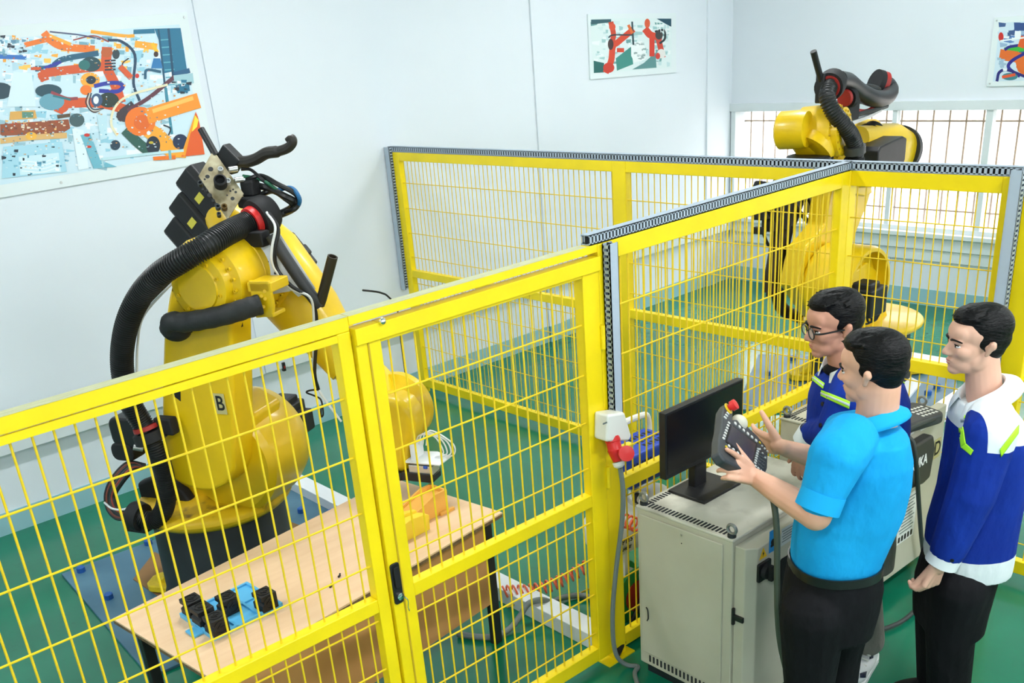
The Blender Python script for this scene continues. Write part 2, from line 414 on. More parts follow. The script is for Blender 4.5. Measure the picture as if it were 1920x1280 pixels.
MB().bb((gx0 - 0.002, YF1 - 0.05, 1.90), (gx1, YF1 - 0.037, 1.957)).build('top_cover_strip', M_yel, gt, smooth=0, bevel=0.002)
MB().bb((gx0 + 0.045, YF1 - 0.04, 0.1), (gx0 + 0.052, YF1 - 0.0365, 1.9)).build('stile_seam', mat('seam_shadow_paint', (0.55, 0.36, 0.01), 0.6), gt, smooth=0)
MB().ell(ony(717, 602, YF1 - 0.055), (0.013, 0.013, 0.013)).build('knob', M_chrome, gt, label='small round steel knob')
lk0, lk1 = ony(737, 1058, YF1 - 0.04), ony(750, 1128, YF1 - 0.04)
lx = (lk0.x + lk1.x) / 2
lock = MB().prism(rrect(0.042, 0.175, 0.012), (lx, YF1 - 0.037, (lk0.z + lk1.z) / 2), XA, ZA, -YA, 0, 0.008).build('lock_plate', M_blk, gt, bevel=0.003, label='black recessed lever lock plate')
MB().prism(rrect(0.024, 0.09, 0.008), (lx, YF1 - 0.045, lk0.z - 0.055), XA, ZA, -YA, 0, 0.008).build('lever', M_blkm, lock, bevel=0.002)
MB().lathe((lx + 0.004, YF1 - 0.044, lk1.z + 0.028), -YA, [(0.0, 0), (0.015, 0), (0.015, 0.008), (0.009, 0.010), (0, 0.010)], 16).build('key_cylinder', M_chrome, lock)
MB().tube([(lx + 0.02, YF1 - 0.052, lk1.z + 0.02), (lx + 0.03, YF1 - 0.056, lk1.z - 0.0), (lx + 0.03, YF1 - 0.05, lk1.z - 0.03), (lx + 0.034, YF1 - 0.05, lk1.z - 0.05)], 0.0025, 6).build('key', M_chrome, lock)
for z in (1.62, 0.98, 0.35):
    MB().cyl((-1.893, YF1 - 0.042, z - 0.05), (-1.893, YF1 - 0.042, z + 0.05), 0.011, n=12).build('hinge', M_yel, gt)
# F3: front fence, right run to the junction
f3 = fence('safety_fence', 'yellow mesh fence panel behind the computer monitor and the blue compressor', 'x', YF1, -1.80, -0.03,
           [(-0.10, -0.03)], [(-1.80, -0.10, 1.925, 2.0), (-1.80, -0.10, 0.865, 0.925), (-1.80, -0.10, 0.03, 0.1)],
           [-1.78 + 0.0485 * i for i in range(1, 35)], [(-1.80, -0.1, z) for z in HZ])
# F2: perpendicular fence from the wall
def ysteps(a, b, d): return steps(a, b, d)
f2a = fence('safety_fence', 'yellow mesh fence panel standing against the poster wall, farthest from the men', 'y', 0.0, -0.08, -2.46,
            [(-0.155, -0.08), (-2.52, -2.41)], [(-0.155, -2.41, 1.935, 2.0), (-0.155, -2.41, 1.012, 1.07), (-0.155, -2.41, 0.055, 0.125)],
            steps(-0.16, -2.41, 0.0475), [(-0.155, -2.41, z) for z in (1.765, 1.568, 1.372, 1.176, 0.96, 0.79, 0.604, 0.412, 0.218)])
f2b = fence('safety_fence', 'yellow mesh fence panel in front of the farther robot, between two posts', 'y', 0.0, -2.52, -3.98,
            [], [(-2.52, -3.97, 1.935, 2.0), (-2.52, -3.97, 1.012, 1.07), (-2.52, -3.97, 0.055, 0.125)],
            steps(-2.52, -3.97, 0.0475), [(-2.52, -3.97, z) for z in (1.765, 1.568, 1.372, 1.176, 0.96, 0.79, 0.604, 0.412, 0.218)])
MB().bb((-0.03, -4.035, 0), (0.035, -3.97, 2.0)).build('post', M_yel, f2b, smooth=0, bevel=0.004)
f2c = fence('safety_fence', 'yellow mesh fence panel behind the heads of the standing men', 'y', 0.0, -4.04, -4.86,
            [(-4.85, -4.78)], [(-4.035, -4.78, 1.925, 2.0), (-4.035, -4.78, 1.012, 1.075), (-4.035, -4.78, 0.055, 0.125)],
            steps(-4.04, -4.78, 0.0475), [(-4.035, -4.78, z) for z in (1.765, 1.568, 1.372, 1.176, 0.96, 0.79, 0.604, 0.412, 0.218)])
f2d = fence('safety_fence', 'yellow mesh fence panel at the right edge beside the wide yellow post', 'y', 0.0, -4.86, -6.4,
            [(-4.98, -4.855), (-6.45, -6.38)], [(-4.98, -6.38, 1.925, 2.0), (-4.98, -6.38, 1.012, 1.075), (-4.98, -6.38, 0.055, 0.125)],
            steps(-4.99, -6.38, 0.0475), [(-4.98, -6.38, z) for z in (1.765, 1.568, 1.372, 1.176, 0.96, 0.79, 0.604, 0.412, 0.218)])
# slotted wiring ducts
def duct(label, p, q, side, w=0.045, h=0.042, pitch=0.0125, gap=0.0065):
    """p->q: run; side: direction of the slotted face; cover on the other axis"""
    p, q, side = Vector(p), Vector(q), Vector(side).normalized()
    d = (q - p); L = d.length; d.normalize(); n = d.cross(side)
    t = thing('wiring_duct', (p + q) / 2, label, 'cable duct', 'grey slotted wiring ducts')
    c = (p + q) / 2
    ax = (d, side, n)
    MB().box(c + n * (h / 2 - 0.002), (L, w, 0.004), ax).build('cover', M_grey, t, smooth=0)
    MB().box(c - n * (h / 2 - 0.002), (L, w, 0.004), ax).build('base', M_grey, t, smooth=0)
    MB().box(c, (L, 0.004, h * 0.8), ax).build('wires_inside', M_dark, t, smooth=0)  # flat dark sheet standing in for the shade inside the slots
    for sg, nm in ((1, 'slotted_side'), (-1, 'slotted_side')):
        b = MB(); f0 = c + side * (sg * (w / 2 - 0.0015))
        b.box(f0 + n * (h * 0.40), (L, 0.003, h * 0.2), ax); b.box(f0 - n * (h * 0.40), (L, 0.003, h * 0.2), ax)
        k = int(L / pitch)
        for i in range(k): b.box(f0 + d * (-L / 2 + (i + 0.5) * L / k), (pitch - gap, 0.003, h * 0.8), ax)
        b.build(nm, M_grey, t, smooth=0)
    return t
duct('grey slotted duct lying along the top of the long perpendicular fence', (0.0, -0.05, 2.022), (0.0, -4.86, 2.022), (-1, 0, 0), pitch=0.025, gap=0.012)
duct('grey slotted duct lying on the fence top from the gate post to the junction', (-1.93, YF1, 2.022), (0.0, YF1, 2.022), (0, -1, 0), pitch=0.02, gap=0.01)
duct('grey slotted duct running down the gate post to the red and white socket', (-1.845, YF1 - 0.055, 2.0), (-1.845, YF1 - 0.055, 1.17), (-1, 0, 0), w=0.05, h=0.04, pitch=0.025, gap=0.011)
duct('grey slotted duct running down the fence post at the poster wall', (-0.03, -0.045, 2.04), (-0.03, -0.045, 0.9), (0, -1, 0), w=0.06, h=0.045, pitch=0.022, gap=0.011)
duct('grey slotted duct running down the wide fence post behind the right man', (-0.062, -4.86, 2.04), (-0.062, -4.86, 0.6), (0, -1, 0), w=0.05, h=0.05, pitch=0.022, gap=0.011)
# ================================================================== robots
def hose_pts(pts, step):
    P = catmull(pts, 24); out = [P[0]]; acc = 0
    for a, b in zip(P[:-1], P[1:]):
        seg = (b - a).length
        while seg > 0 and acc + seg >= step:
            t = (step - acc) / seg; a = a + (b - a) * t; out.append(a.copy()); seg = (b - a).length; acc = 0
        acc += seg
    return out
def corrugated(pts, r, pitch=0.013, n=16, dip=0.14):
    P = hose_pts(pts, pitch / 4); b = MB(); rings = []; X = None; L = len(P)
    for k in range(L):
        d = P[min(k + 2, L - 1)] - P[max(k - 2, 0)]
        if X is None: X, Y, Z = frame(d)
        else: Z = d.normalized(); X = (X - Z * X.dot(Z)).normalized(); Y = Z.cross(X)
        rr = r * (1 - (dip if k % 4 in (2, 3) else 0))
        rings.append([P[k] + (X * math.cos(2 * PI * i / n) + Y * math.sin(2 * PI * i / n)) * rr for i in range(n)])
    return b.rings(rings)
def bolts(parent, c, axis, R, n, r=0.011, h=0.014, a0=0, a1=360, m=None, xref=None):
    X, Y, Z = frame(axis, xref); src = None; c = Vector(c)
    for i in range(n):
        a = math.radians(a0 + (a1 - a0) * i / n)
        p = c + (X * math.cos(a) + Y * math.sin(a)) * R
        if src is None:
            src = MB().lathe(p, Z, [(r, -0.002), (r, h), (r * 0.55, h), (r * 0.55, h * 0.4), (0.0005, h * 0.4)], 8).build('bolt', m or M_ryel, parent); p0 = p
        else: inst(src, p - p0, parent)

B0 = Vector((-2.83, -1.95, 0)); thB = math.radians(26)
BF = Vector((math.sin(thB), -math.cos(thB), 0)); BN = Vector((math.cos(thB), math.sin(thB), 0))
def RB(px, py, n):
    d = ray(px, py); k = BN.dot(B0 + BN * n - CAM) / BN.dot(d); return CAM + d * k
def BL(f, n, z): return B0 + BF * f + BN * n + ZA * z
rob = thing('industrial_robot', B0, 'yellow six axis robot marked B reaching over the wooden table', 'robot', 'yellow industrial robots')
M_yfoot = mat('foot_yellow', (0.85, 0.60, 0.01), 0.55, var=0.3, scale=12, bump=0.2, bscale=25)
# base
MB().lathe(B0, ZA, [(0.30, 0.02), (0.40, 0.02), (0.395, 0.06), (0.375, 0.12), (0.365, 0.54), (0.34, 0.58), (0.0, 0.58)], 48).build('base', M_cast, rob)
MB().prism(rrect(0.62, 0.62, 0.05), B0, BF, BN, ZA, 0.0185, 0.03).build('base_plate', M_cast, rob, bevel=0.005)
for a in (195, 285, 15, 105):
    d = Matrix.Rotation(math.radians(a), 3, 'Z') @ BF; s = d.cross(ZA)
    MB().prism([(0.33, -0.11), (0.50, -0.085), (0.53, -0.04), (0.53, 0.04), (0.50, 0.085), (0.33, 0.11)], B0, d, s, ZA, 0.03, 0.075).prism([(0.31, 0.0), (0.47, 0.0), (0.40, 0.06), (0.36, 0.13), (0.31, 0.16)], B0 + ZA * 0.07, d, ZA, s, -0.05, 0.05).build('foot', M_yfoot, rob, bevel=0.012)
# rotating column
col = MB().lathe(B0, ZA, [(0.0, 0.575), (0.39, 0.575), (0.425, 0.60), (0.425, 0.635), (0.39, 0.66), (0.0, 0.67)], 56)
cpoly = [(-0.36, 0.6), (-0.38, 0.68), (-0.28, 0.74), (-0.05, 0.78), (0.05, 0.9), (0.16, 0.98), (0.44, 0.95), (0.47, 0.8), (0.41, 0.62), (0.36, 0.6)]
col.prism(cpoly, B0, BF, ZA, BN, -0.12, 0.16)
col.build('rotating_column', M_ryeld, rob, bevel=0.02, seg=3)
MB().prism([(-0.36, 0.64), (-0.36, 0.74), (-0.2, 0.80), (-0.05, 0.72), (0.0, 0.64)], B0, BF, ZA, BN, -0.20, -0.13).build('column_cover', M_blkm, rob, bevel=0.02)
# shoulder drum along axis 2
A2 = BL(0.26, 0, 0.91)
sh = MB().lathe(A2, BN, [(0.0, -0.17), (0.27, -0.17), (0.30, -0.14), (0.31, -0.02), (0.31, 0.12), (0.285, 0.2), (0.24, 0.25), (0.0, 0.26)], 56)
sh.build('shoulder_drum', M_ryel, rob)
MB().prism([(-0.08, 0.27), (0.10, 0.335), (0.24, 0.27), (0.20, 0.15), (-0.05, 0.15)], A2, BF, ZA, BN, -0.16, 0.10).build('shoulder_boss', M_ryel, rob, bevel=0.03, seg=3)
MB().ell(RB(478, 775, -0.02), (0.07, 0.02, 0.022), (BF, BN, ZA)).build('casting_pocket', M_ryeld, rob)
c = BL(0.30, 0.33, 0.97)
mo = MB().box(c, (0.20, 0.20, 0.17), (BF, BN, ZA)).box(c + BF * 0.11 - ZA * 0.02, (0.10, 0.15, 0.12), (BF, BN, ZA)).box(c + BF * 0.02 + ZA * 0.09, (0.12, 0.14, 0.06), (BF, BN, ZA))
mo.build('axis_motor', M_blk, rob, bevel=0.012)
# link arm on the camera side
NL0, NL1 = -0.33, -0.155
lp = [(px, py) for px, py in ((303, 868), (302, 760), (303, 690), (305, 625), (314, 560), (325, 515), (352, 486), (385, 478), (415, 492), (428, 525), (432, 600), (434, 660), (437, 740), (439, 820), (438, 880), (425, 908), (398, 921), (372, 920), (335, 906), (312, 892))]
poly = []
for px, py in lp:
    q = RB(px, py, NL0) - B0; poly.append((q.dot(BF), q.z))
MB().prism(poly, B0, BF, ZA, BN, NL0, NL1).build('link_arm', M_ryel, rob, bevel=0.022, seg=3)
pk = []
for px, py in ((306, 722), (318, 720), (338, 716), (339, 752), (326, 742), (309, 733)):
    q = RB(px, py, NL0) - B0; pk.append((q.dot(BF), q.z))
MB().prism(pk, B0, BF, ZA, BN, NL0 - 0.002, NL0 + 0.02).build('arm_pocket', M_blkm, rob)
pk = []
for px, py in ((306, 618), (322, 610), (350, 616), (362, 622), (335, 637), (320, 630)):
    q = RB(px, py, NL0) - B0; pk.append((q.dot(BF), q.z))
MB().prism(pk, B0, BF, ZA, BN, NL0 - 0.002, NL0 + 0.02).build('arm_pocket', M_blkm, rob)
# letter plate
tagc = RB(413, 757, NL0 - 0.004)
lt = MB().box(tagc, (0.062, 0.003, 0.105), (BF, BN, ZA)).build('letter_plate', mat('letter_plate_buff', srgb(196, 186, 130), 0.5), rob, smooth=0, label='buff plate with a black letter B')
text('letter', 'B', 0.105, tagc - BN * 0.002, BF, ZA, M_text, lt, bold=0.0015, sx=0.85)
# axis 3 drum
A3 = RB(372, 538, -0.40); A3f = (A3 - B0).dot(BF); A3z = A3.z
A3 = BL(A3f, 0, A3z)
dr = MB().lathe(A3, BN, [(0.0, -0.405), (0.135, -0.405), (0.15, -0.40), (0.155, -0.385), (0.16, -0.36), (0.195, -0.345), (0.205, -0.32), (0.21, -0.18), (0.208, -0.175), (0.212, -0.17), (0.215, -0.03), (0.0, -0.03)], 56)
dr.build('elbow_drum', M_ryel, rob)
MB().lathe(A3, BN, [(0.0, -0.412), (0.105, -0.412), (0.11, -0.405), (0.0, -0.40)], 40).build('drum_cap', M_ryel, rob)
bolts(rob, A3 - BN * 0.362, -BN, 0.175, 22, r=0.009, h=0.010)
bolts(rob, A3 - BN * 0.405, -BN, 0.122, 10, r=0.009, h=0.008)
MB().lathe(A3, BN, [(0.0, -0.035), (0.235, -0.035), (0.24, 0.01), (0.0, 0.01)], 56).build('bolt_flange', M_ryeld, rob)
bolts(rob, A3 - BN * 0.035, -BN, 0.222, 26, r=0.010, h=0.018)
# forearm
FD = (RB(650, 712, 0.10) - RB(505, 535, 0.10)).normalized()
FU = BN.cross(FD); FU = FU if FU.z > 0 else -FU
F0 = A3 + BN * 0.13
def FA(a, u, n): return F0 + FD * a + FU * u + BN * n
secs = [(-0.34, 0.08, 0.10), (-0.30, 0.10, 0.12), (-0.16, 0.15, 0.14), (0.0, 0.19, 0.15), (0.18, 0.175, 0.15), (0.34, 0.16, 0.145), (0.48, 0.135, 0.13), (0.60, 0.122, 0.122), (0.66, 0.118, 0.118)]
R = []
for a, hu, hn in secs:
    e = 2.6 if a < 0.45 else 2.1; ring = []
    for i in range(32):
        t = 2 * PI * i / 32; ct, st = math.cos(t), math.sin(t)
        ring.append(FA(a, hu * math.copysign(abs(st) ** (2 / e), st), hn * math.copysign(abs(ct) ** (2 / e), ct)))
    R.append(ring)
MB().rings(R).build('forearm', M_ryel, rob, smooth=50)
bolts(rob, FA(0.665, 0, 0), FD, 0.098, 12, r=0.009, h=0.02)
MB().lathe(FA(0.66, 0, 0), FD, [(0.0, 0.0), (0.085, 0.0), (0.085, 0.03), (0.115, 0.03), (0.12, 0.06), (0.11, 0.2), (0.0, 0.2)], 36).build('wrist_tube', M_ryel, rob)
# wrist fork, hand and flange
WC = RB(742, 768, 0.13)
wr = MB().prism([(0.80 - 0.06, -0.105), (0.92, -0.125), (1.0, -0.13), (1.0, 0.12), (0.92, 0.12), (0.74, 0.105)], F0, FD, FU, BN, -0.10, 0.09)
wr.build('wrist_body', M_ryel, rob, bevel=0.03, seg=3)
MB().lathe(WC, BN, [(0.0, -0.02), (0.10, -0.02), (0.125, -0.005), (0.155, 0.02), (0.175, 0.035), (0.175, 0.075), (0.16, 0.09), (0.0, 0.09)], 48).build('wrist_ring', M_ryel, rob)
DN = Vector((0, 0, -1))
hp = [(-0.05, 0.125), (0.05, 0.125), (0.105, 0.10), (0.135, 0.05), (0.14, -0.02), (0.125, -0.09), (0.088, -0.15), (0.08, -0.22), (0.082, -0.275), (-0.085, -0.275), (-0.085, -0.2), (-0.10, -0.10), (-0.125, -0.02), (-0.12, 0.06)]
MB().prism(hp, WC + BF * 0.035, BF, ZA, BN, -0.16, -0.01).build('hand', M_ryel, rob, bevel=0.045, seg=4)
fc = WC + BF * 0.035 - BN * 0.085 - ZA * 0.275
MB().lathe(fc, DN, [(0.0, -0.01), (0.095, -0.01), (0.10, 0.0), (0.10, 0.028), (0.085, 0.034), (0.0, 0.034)], 40).build('tool_flange', M_blk, rob)
# gripper
gp = RB(803, 866, 0.03)
GZ = gp.z
plate = MB().prism([(-0.09, -0.075), (0.10, -0.075), (0.11, 0.03), (0.02, 0.075), (-0.09, 0.06)], gp + ZA * 0.02, BF, BN, ZA, 0, 0.008).build('gripper_plate', M_whitep, rob, bevel=0.002)
MB().box(gp + BF * -0.055 + ZA * 0.06, (0.03, 0.09, 0.09), (BF, BN, ZA)).build('valve_block', M_whitep, rob, bevel=0.004)
MB().box(gp + BF * -0.01 - BN * 0.03 - ZA * 0.02, (0.13, 0.08, 0.055), (BF, BN, ZA)).build('gripper_body', mat('bare_aluminium', (0.62, 0.60, 0.56), 0.35, 0.7), rob, bevel=0.003)
MB().box(gp + BF * -0.03 - BN * 0.03 - ZA * 0.052, (0.17, 0.10, 0.045), (BF, BN, ZA)).build('gripper_jaw', M_blk, rob, bevel=0.004)
for k in range(4):
    a = gp + BF * (-0.06 + 0.02 * k) + ZA * 0.09
    MB().tube([a, a + ZA * (0.05 + 0.01 * k) + BF * 0.03, a + BF * (0.11 + 0.01 * k) + ZA * (0.05 - 0.008 * k), a + BF * 0.15 - ZA * 0.03, a + BF * 0.10 - ZA * 0.06], 0.004, 6).build('air_tube', M_cabw, rob)
MB().box(gp + BF * 0.02 - BN * 0.073 + ZA * 0.005, (0.02, 0.01, 0.015), (BF, BN, ZA)).build('fitting', mat('blue_fitting', srgb(40, 90, 200), 0.4), rob, bevel=0.002)
# motors on the rear of the forearm
for k, (px, py) in enumerate(((392, 366), (378, 412), (368, 455))):
    c = RB(px, py, 0.10)
    X2 = (RB(px + 45, py + 52, 0.10) - c).normalized(); Y2 = (BN - X2 * BN.dot(X2)).normalized(); Z2 = X2.cross(Y2)
    oct_ = [(-0.075, -0.05), (-0.05, -0.075), (0.05, -0.075), (0.075, -0.05), (0.075, 0.05), (0.05, 0.075), (-0.05, 0.075), (-0.075, 0.05)]
    mm = MB().prism(oct_, c, Y2, Z2, X2, -0.14, 0.16).build('wrist_motor', M_blk, rob, bevel=0.008)
    s0 = RB(px - 14, py + 12, 0.0)
    MB().box(c - Y2 * 0.0765 + X2 * 0.0, (0.035, 0.002, 0.05), (X2, Y2, Z2)).build('motor_sticker', mat('sticker_yellow', srgb(214, 206, 80), 0.5), mm, smooth=0)
# connector plate with sockets
pc = [RB(400, 281, 0.02), RB(457, 363, -0.04), RB(427, 412, -0.16), RB(372, 330, -0.10)]
PX_ = (pc[1] - pc[0]).normalized(); PY_ = (pc[3] - pc[0]); PY_ = (PY_ - PX_ * PY_.dot(PX_)).normalized(); PN = PX_.cross(PY_)
if PN.dot(CAM - pc[0]) < 0: PN = -PN
cpl = MB().prism([((q - pc[0]).dot(PX_), (q - pc[0]).dot(PY_)) for q in pc], pc[0], PX_, PY_, PN, -0.005, 0.0).build('connector_plate', mat('grimy_plate', srgb(176, 168, 140), 0.45, 0.35, color2=srgb(110, 96, 66), scale=16), rob, bevel=0.001)
mid = (pc[0] + pc[1] + pc[2] + pc[3]) / 4
MB().lathe(mid, PN, [(0.03, 0), (0.03, 0.04), (0.022, 0.045), (0.022, 0.02), (0.0005, 0.02)], 20).build('connector', M_blkm, cpl)
def plp(px, py):
    d = ray(px, py); return CAM + d * (PN.dot(pc[0] - CAM) / PN.dot(d))
for (px, py, r, mt) in ((414, 321, 0.013, M_steel), (428, 343, 0.013, M_steel), (376, 347, 0.012, M_cast), (409, 391, 0.012, M_cast), (421, 391, 0.014, mat('brass_dark', (0.12, 0.07, 0.02), 0.4, 0.6)), (411, 405, 0.010, M_cast)):
    MB().lathe(plp(px, py), PN, [(r, 0), (r, 0.022), (r * 0.6, 0.022), (r * 0.6, 0.01), (0.0005, 0.01)], 14).build('socket', mt, cpl)
for (px, py, r) in ((395, 317, 0.012), (389, 331, 0.010), (393, 366, 0.011), (400, 376, 0.008), (406, 384, 0.010), (436, 372, 0.009), (442, 360, 0.006), (384, 336, 0.005), (432, 358, 0.005), (402, 335, 0.004), (405, 352, 0.004), (426, 366, 0.004), (437, 355, 0.004), (380, 355, 0.006), (388, 357, 0.006)):
    MB().lathe(plp(px, py), PN, [(r, -0.006), (r, 0.0008), (0.0005, 0.0008)], 12).build('plate_hole', M_dark, cpl)
# top pipes, hook arm
MB().cyl(RB(377, 242, 0.05), RB(405, 292, 0.02), 0.017, n=16).build('support_pipe', M_blk, rob)
hk = MB().box(RB(432, 298, 0.05), (0.09, 0.06, 0.11), frame(RB(450, 320, 0.05) - RB(415, 285, 0.05))).build('hook_clamp', M_blk, rob, bevel=0.008)
MB().tube([RB(444, 302, 0.05), RB(462, 303, 0.05), RB(480, 298, 0.05), RB(500, 287, 0.05), RB(520, 284, 0.05), RB(538, 278, 0.05), RB(547, 270, 0.05), RB(548, 262, 0.05), RB(543, 259, 0.05), RB(538, 263, 0.05)], 0.024, 10, rad=lambda t: 0.026 if t < 0.45 else (0.022 if t < 0.85 else 0.012)).build('hook_arm', mat('worn_black', (0.035, 0.030, 0.026), 0.5, var=0.5, scale=15), rob)
# collar and big hose
CC = RB(478, 412, -0.08)
HD = (RB(478, 412, -0.08) - RB(430, 438, -0.22)).normalized()
MB().lathe(CC, HD, [(0.058, -0.03), (0.066, -0.03), (0.068, 0.0), (0.058, 0.0)], 28).build('red_collar', M_red, rob)
MB().lathe(CC, HD, [(0.06, 0.0), (0.088, 0.005), (0.092, 0.03), (0.09, 0.075), (0.075, 0.10), (0.0, 0.10)], 28).build('hose_coupling', M_blkm, rob)
MB().box(RB(478, 447, -0.14), (0.13, 0.07, 0.07), (BF, BN, ZA)).build('coupling_foot', M_blkm, rob, bevel=0.01)
big = [CC, RB(452, 424, -0.16), RB(420, 440, -0.30), RB(385, 462, -0.42), RB(340, 488, -0.49), RB(296, 517, -0.51), RB(262, 556, -0.50), RB(239, 605, -0.50), RB(229, 660, -0.48), RB(232, 712, -0.46), RB(246, 758, -0.44), RB(266, 792, -0.42), RB(280, 812, -0.42)]
corrugated(big, 0.055).build('corrugated_hose', M_rub, rob, smooth=60, label='thick black corrugated dress hose')
MB().lathe(RB(274, 800, -0.42), (RB(284, 822, -0.42) - RB(274, 800, -0.42)), [(0.055, -0.008), (0.066, -0.008), (0.068, 0.012), (0.056, 0.012)], 28).build('red_collar', M_dred, rob)
MB().lathe(RB(278, 808, -0.42), (RB(284, 822, -0.42) - RB(274, 800, -0.42)), [(0.06, 0.0), (0.082, 0.0), (0.085, 0.05), (0.062, 0.06), (0.0, 0.06)], 28).build('hose_coupling', M_blkm, rob)
corrugated([RB(282, 818, -0.42), RB(297, 852, -0.42), RB(308, 890, -0.40), RB(313, 925, -0.40), RB(306, 958, -0.40), RB(288, 975, -0.42), RB(268, 972, -0.44), RB(256, 965, -0.45)], 0.05, pitch=0.011).build('corrugated_hose', M_rub, rob, smooth=60)
MB().lathe(RB(262, 968, -0.44), BF * -1 + ZA * 0.2, [(0.0, -0.02), (0.075, -0.02), (0.08, 0.02), (0.07, 0.05), (0.0, 0.05)], 24).build('hose_coupling', M_blkm, rob)
MB().box(RB(312, 797, -0.38), (0.11, 0.06, 0.09), (BF, BN, ZA)).build('hose_bracket', M_blkm, rob, bevel=0.012)
# thin cables beside the big hose
MB().tube([RB(330, 520, -0.36), RB(300, 545, -0.40), RB(262, 590, -0.42), RB(250, 640, -0.42), RB(246, 700, -0.42), RB(245, 760, -0.40)], 0.008, 8).build('cable', M_blk, rob)
MB().tube([RB(333, 522, -0.36), RB(306, 548, -0.40), RB(268, 594, -0.42), RB(258, 645, -0.42), RB(256, 700, -0.42), RB(250, 765, -0.40)], 0.006, 8).build('cable', M_cabw, rob)
# stub hose with yellow bracket
MB().tube([RB(318, 618, -0.42), RB(322, 603, -0.44), RB(345, 604, -0.44), RB(385, 598, -0.44), RB(430, 588, -0.42), RB(465, 577, -0.38), RB(488, 570, -0.34)], 0.044, 16, rad=lambda t: 0.046 * (1 + 0.03 * math.sin(60 * t))).build('sleeve_hose', mat('charcoal_sleeve', (0.028, 0.030, 0.032), 0.65, var=0.4, scale=20, bump=0.3, bscale=40), rob, smooth=60)
MB().ell(RB(330, 616, -0.40), (0.08, 0.06, 0.06), (BF, BN, ZA)).build('sleeve_boot', M_blkm, rob)
MB().cyl(RB(436, 604, -0.25), RB(445, 609, -0.20), 0.05, n=16).build('sleeve_end', M_blkm, rob)
cb = RB(490, 562, -0.34)
MB().prism([(-0.05, -0.085), (0.045, -0.075), (0.06, -0.02), (0.055, 0.085), (-0.055, 0.085)], cb, BF, ZA, BN, 0.0, 0.02).box(cb + ZA * 0.055 + BN * 0.07, (0.13, 0.14, 0.045), (BF, BN, ZA)).box(cb - ZA * 0.07 + BN * 0.05, (0.10, 0.10, 0.02), (BF, BN, ZA)).build('hose_clamp', M_ryel, rob, bevel=0.006)
for px, py in ((496, 546), (494, 575), (490, 555), (497, 560)):
    MB().cyl(RB(px, py, -0.345), RB(px, py, -0.335), 0.008, n=8).build('bolt', M_ryeld, rob)
# silver plate on the forearm
sp = [RB(452, 462, -0.17), RB(520, 432, -0.10), RB(592, 541, -0.06), RB(560, 556, -0.09), RB(548, 545, -0.10), RB(508, 552, -0.16)]
SX = (sp[5] - sp[0]).normalized(); SY = sp[2] - sp[0]; SY = (SY - SX * SY.dot(SX)).normalized(); SN = SX.cross(SY); SN = SN if SN.z > 0 else -SN
spl = MB().prism([((q - sp[0]).dot(SX), (q - sp[0]).dot(SY)) for q in sp], sp[0], SX, SY, SN, -0.004, 0.002).build('hose_shelf', M_alu, rob, bevel=0.001, label='dull silver sheet metal shelf with small holes')
def spp(px, py):
    d = ray(px, py); return CAM + d * (SN.dot(sp[0] - CAM) / SN.dot(d))
for px, py in ((488, 470), (502, 491), (481, 497), (516, 512), (495, 518), (468, 476), (530, 532), (510, 540)):
    MB().lathe(spp(px, py), SN, [(0.006, 0), (0.006, 0.003), (0.0005, 0.003)], 8).build('plate_hole', M_dark, spl)
MB().tube([RB(508, 440, -0.14), RB(530, 475, -0.13), RB(560, 520, -0.11), RB(585, 555, -0.10), RB(600, 572, -0.08)], 0.028, 12).build('hose_tube', mat('charcoal_tube', (0.035, 0.037, 0.04), 0.5), rob)
MB().lathe(RB(601, 568, -0.08), RB(624, 480, -0.08) - RB(601, 568, -0.08), [(0.0, -0.01), (0.022, -0.01), (0.024, 0.02), (0.024, 0.24), (0.018, 0.24), (0.018, 0.15), (0.0005, 0.15)], 18).build('open_pipe', mat('brown_black_pipe', (0.030, 0.022, 0.014), 0.35), rob)
MB().tube([RB(505, 400, -0.12), RB(522, 430, -0.16), RB(515, 470, -0.19), RB(520, 505, -0.18), RB(545, 535, -0.17), RB(575, 555, -0.14), RB(592, 585, -0.10), RB(593, 640, -0.08), RB(590, 700, -0.04), RB(597, 730, 0.02)], 0.009, 8).build('cable', M_blk, rob)
MB().tube([RB(500, 398, -0.12), RB(516, 425, -0.17), RB(510, 465, -0.2), RB(513, 500, -0.19), RB(545, 540, -0.17), RB(580, 556, -0.14), RB(588, 590, -0.11), RB(587, 650, -0.08), RB(592, 705, 0.0), RB(600, 735, 0.02), RB(640, 790, 0.05)], 0.006, 8).build('cable', M_cabw, rob)
MB().tube([RB(597, 730, 0.02), RB(580, 732, 0.02), RB(575, 736, 0.02), RB(590, 742, 0.02), RB(602, 750, 0.02), RB(606, 775, 0.02), RB(602, 780, 0.02), RB(602, 760, 0.02)], 0.005, 6).build('cable', M_blk, rob)
# cable loops behind the connector plate
loops = [([(452, 317), (470, 318), (490, 335), (510, 352), (540, 372), (556, 378)], 0.008, M_blk), ([(462, 338), (490, 330), (520, 345), (552, 362), (560, 378), (552, 392), (530, 400)], 0.012, M_rub),
         ([(468, 347), (500, 352), (535, 368), (552, 378), (548, 392), (520, 405), (495, 415)], 0.016, M_rub), ([(515, 358), (545, 352), (560, 368), (561, 382), (552, 392)], 0.010, mat('cable_blue', srgb(30, 100, 150), 0.5)),
         ([(480, 370), (510, 358), (535, 372), (548, 385), (530, 397), (500, 408), (480, 420)], 0.013, M_rub), ([(455, 330), (480, 334), (500, 342), (520, 356)], 0.008, mat('cable_green', srgb(40, 110, 80), 0.5))]
for pts, r, mt in loops:
    MB().tube([RB(px, py, 0.05 + 0.02 * math.sin(i * 2.1)) for i, (px, py) in enumerate(pts)], r, 8).build('cable', mt, rob)
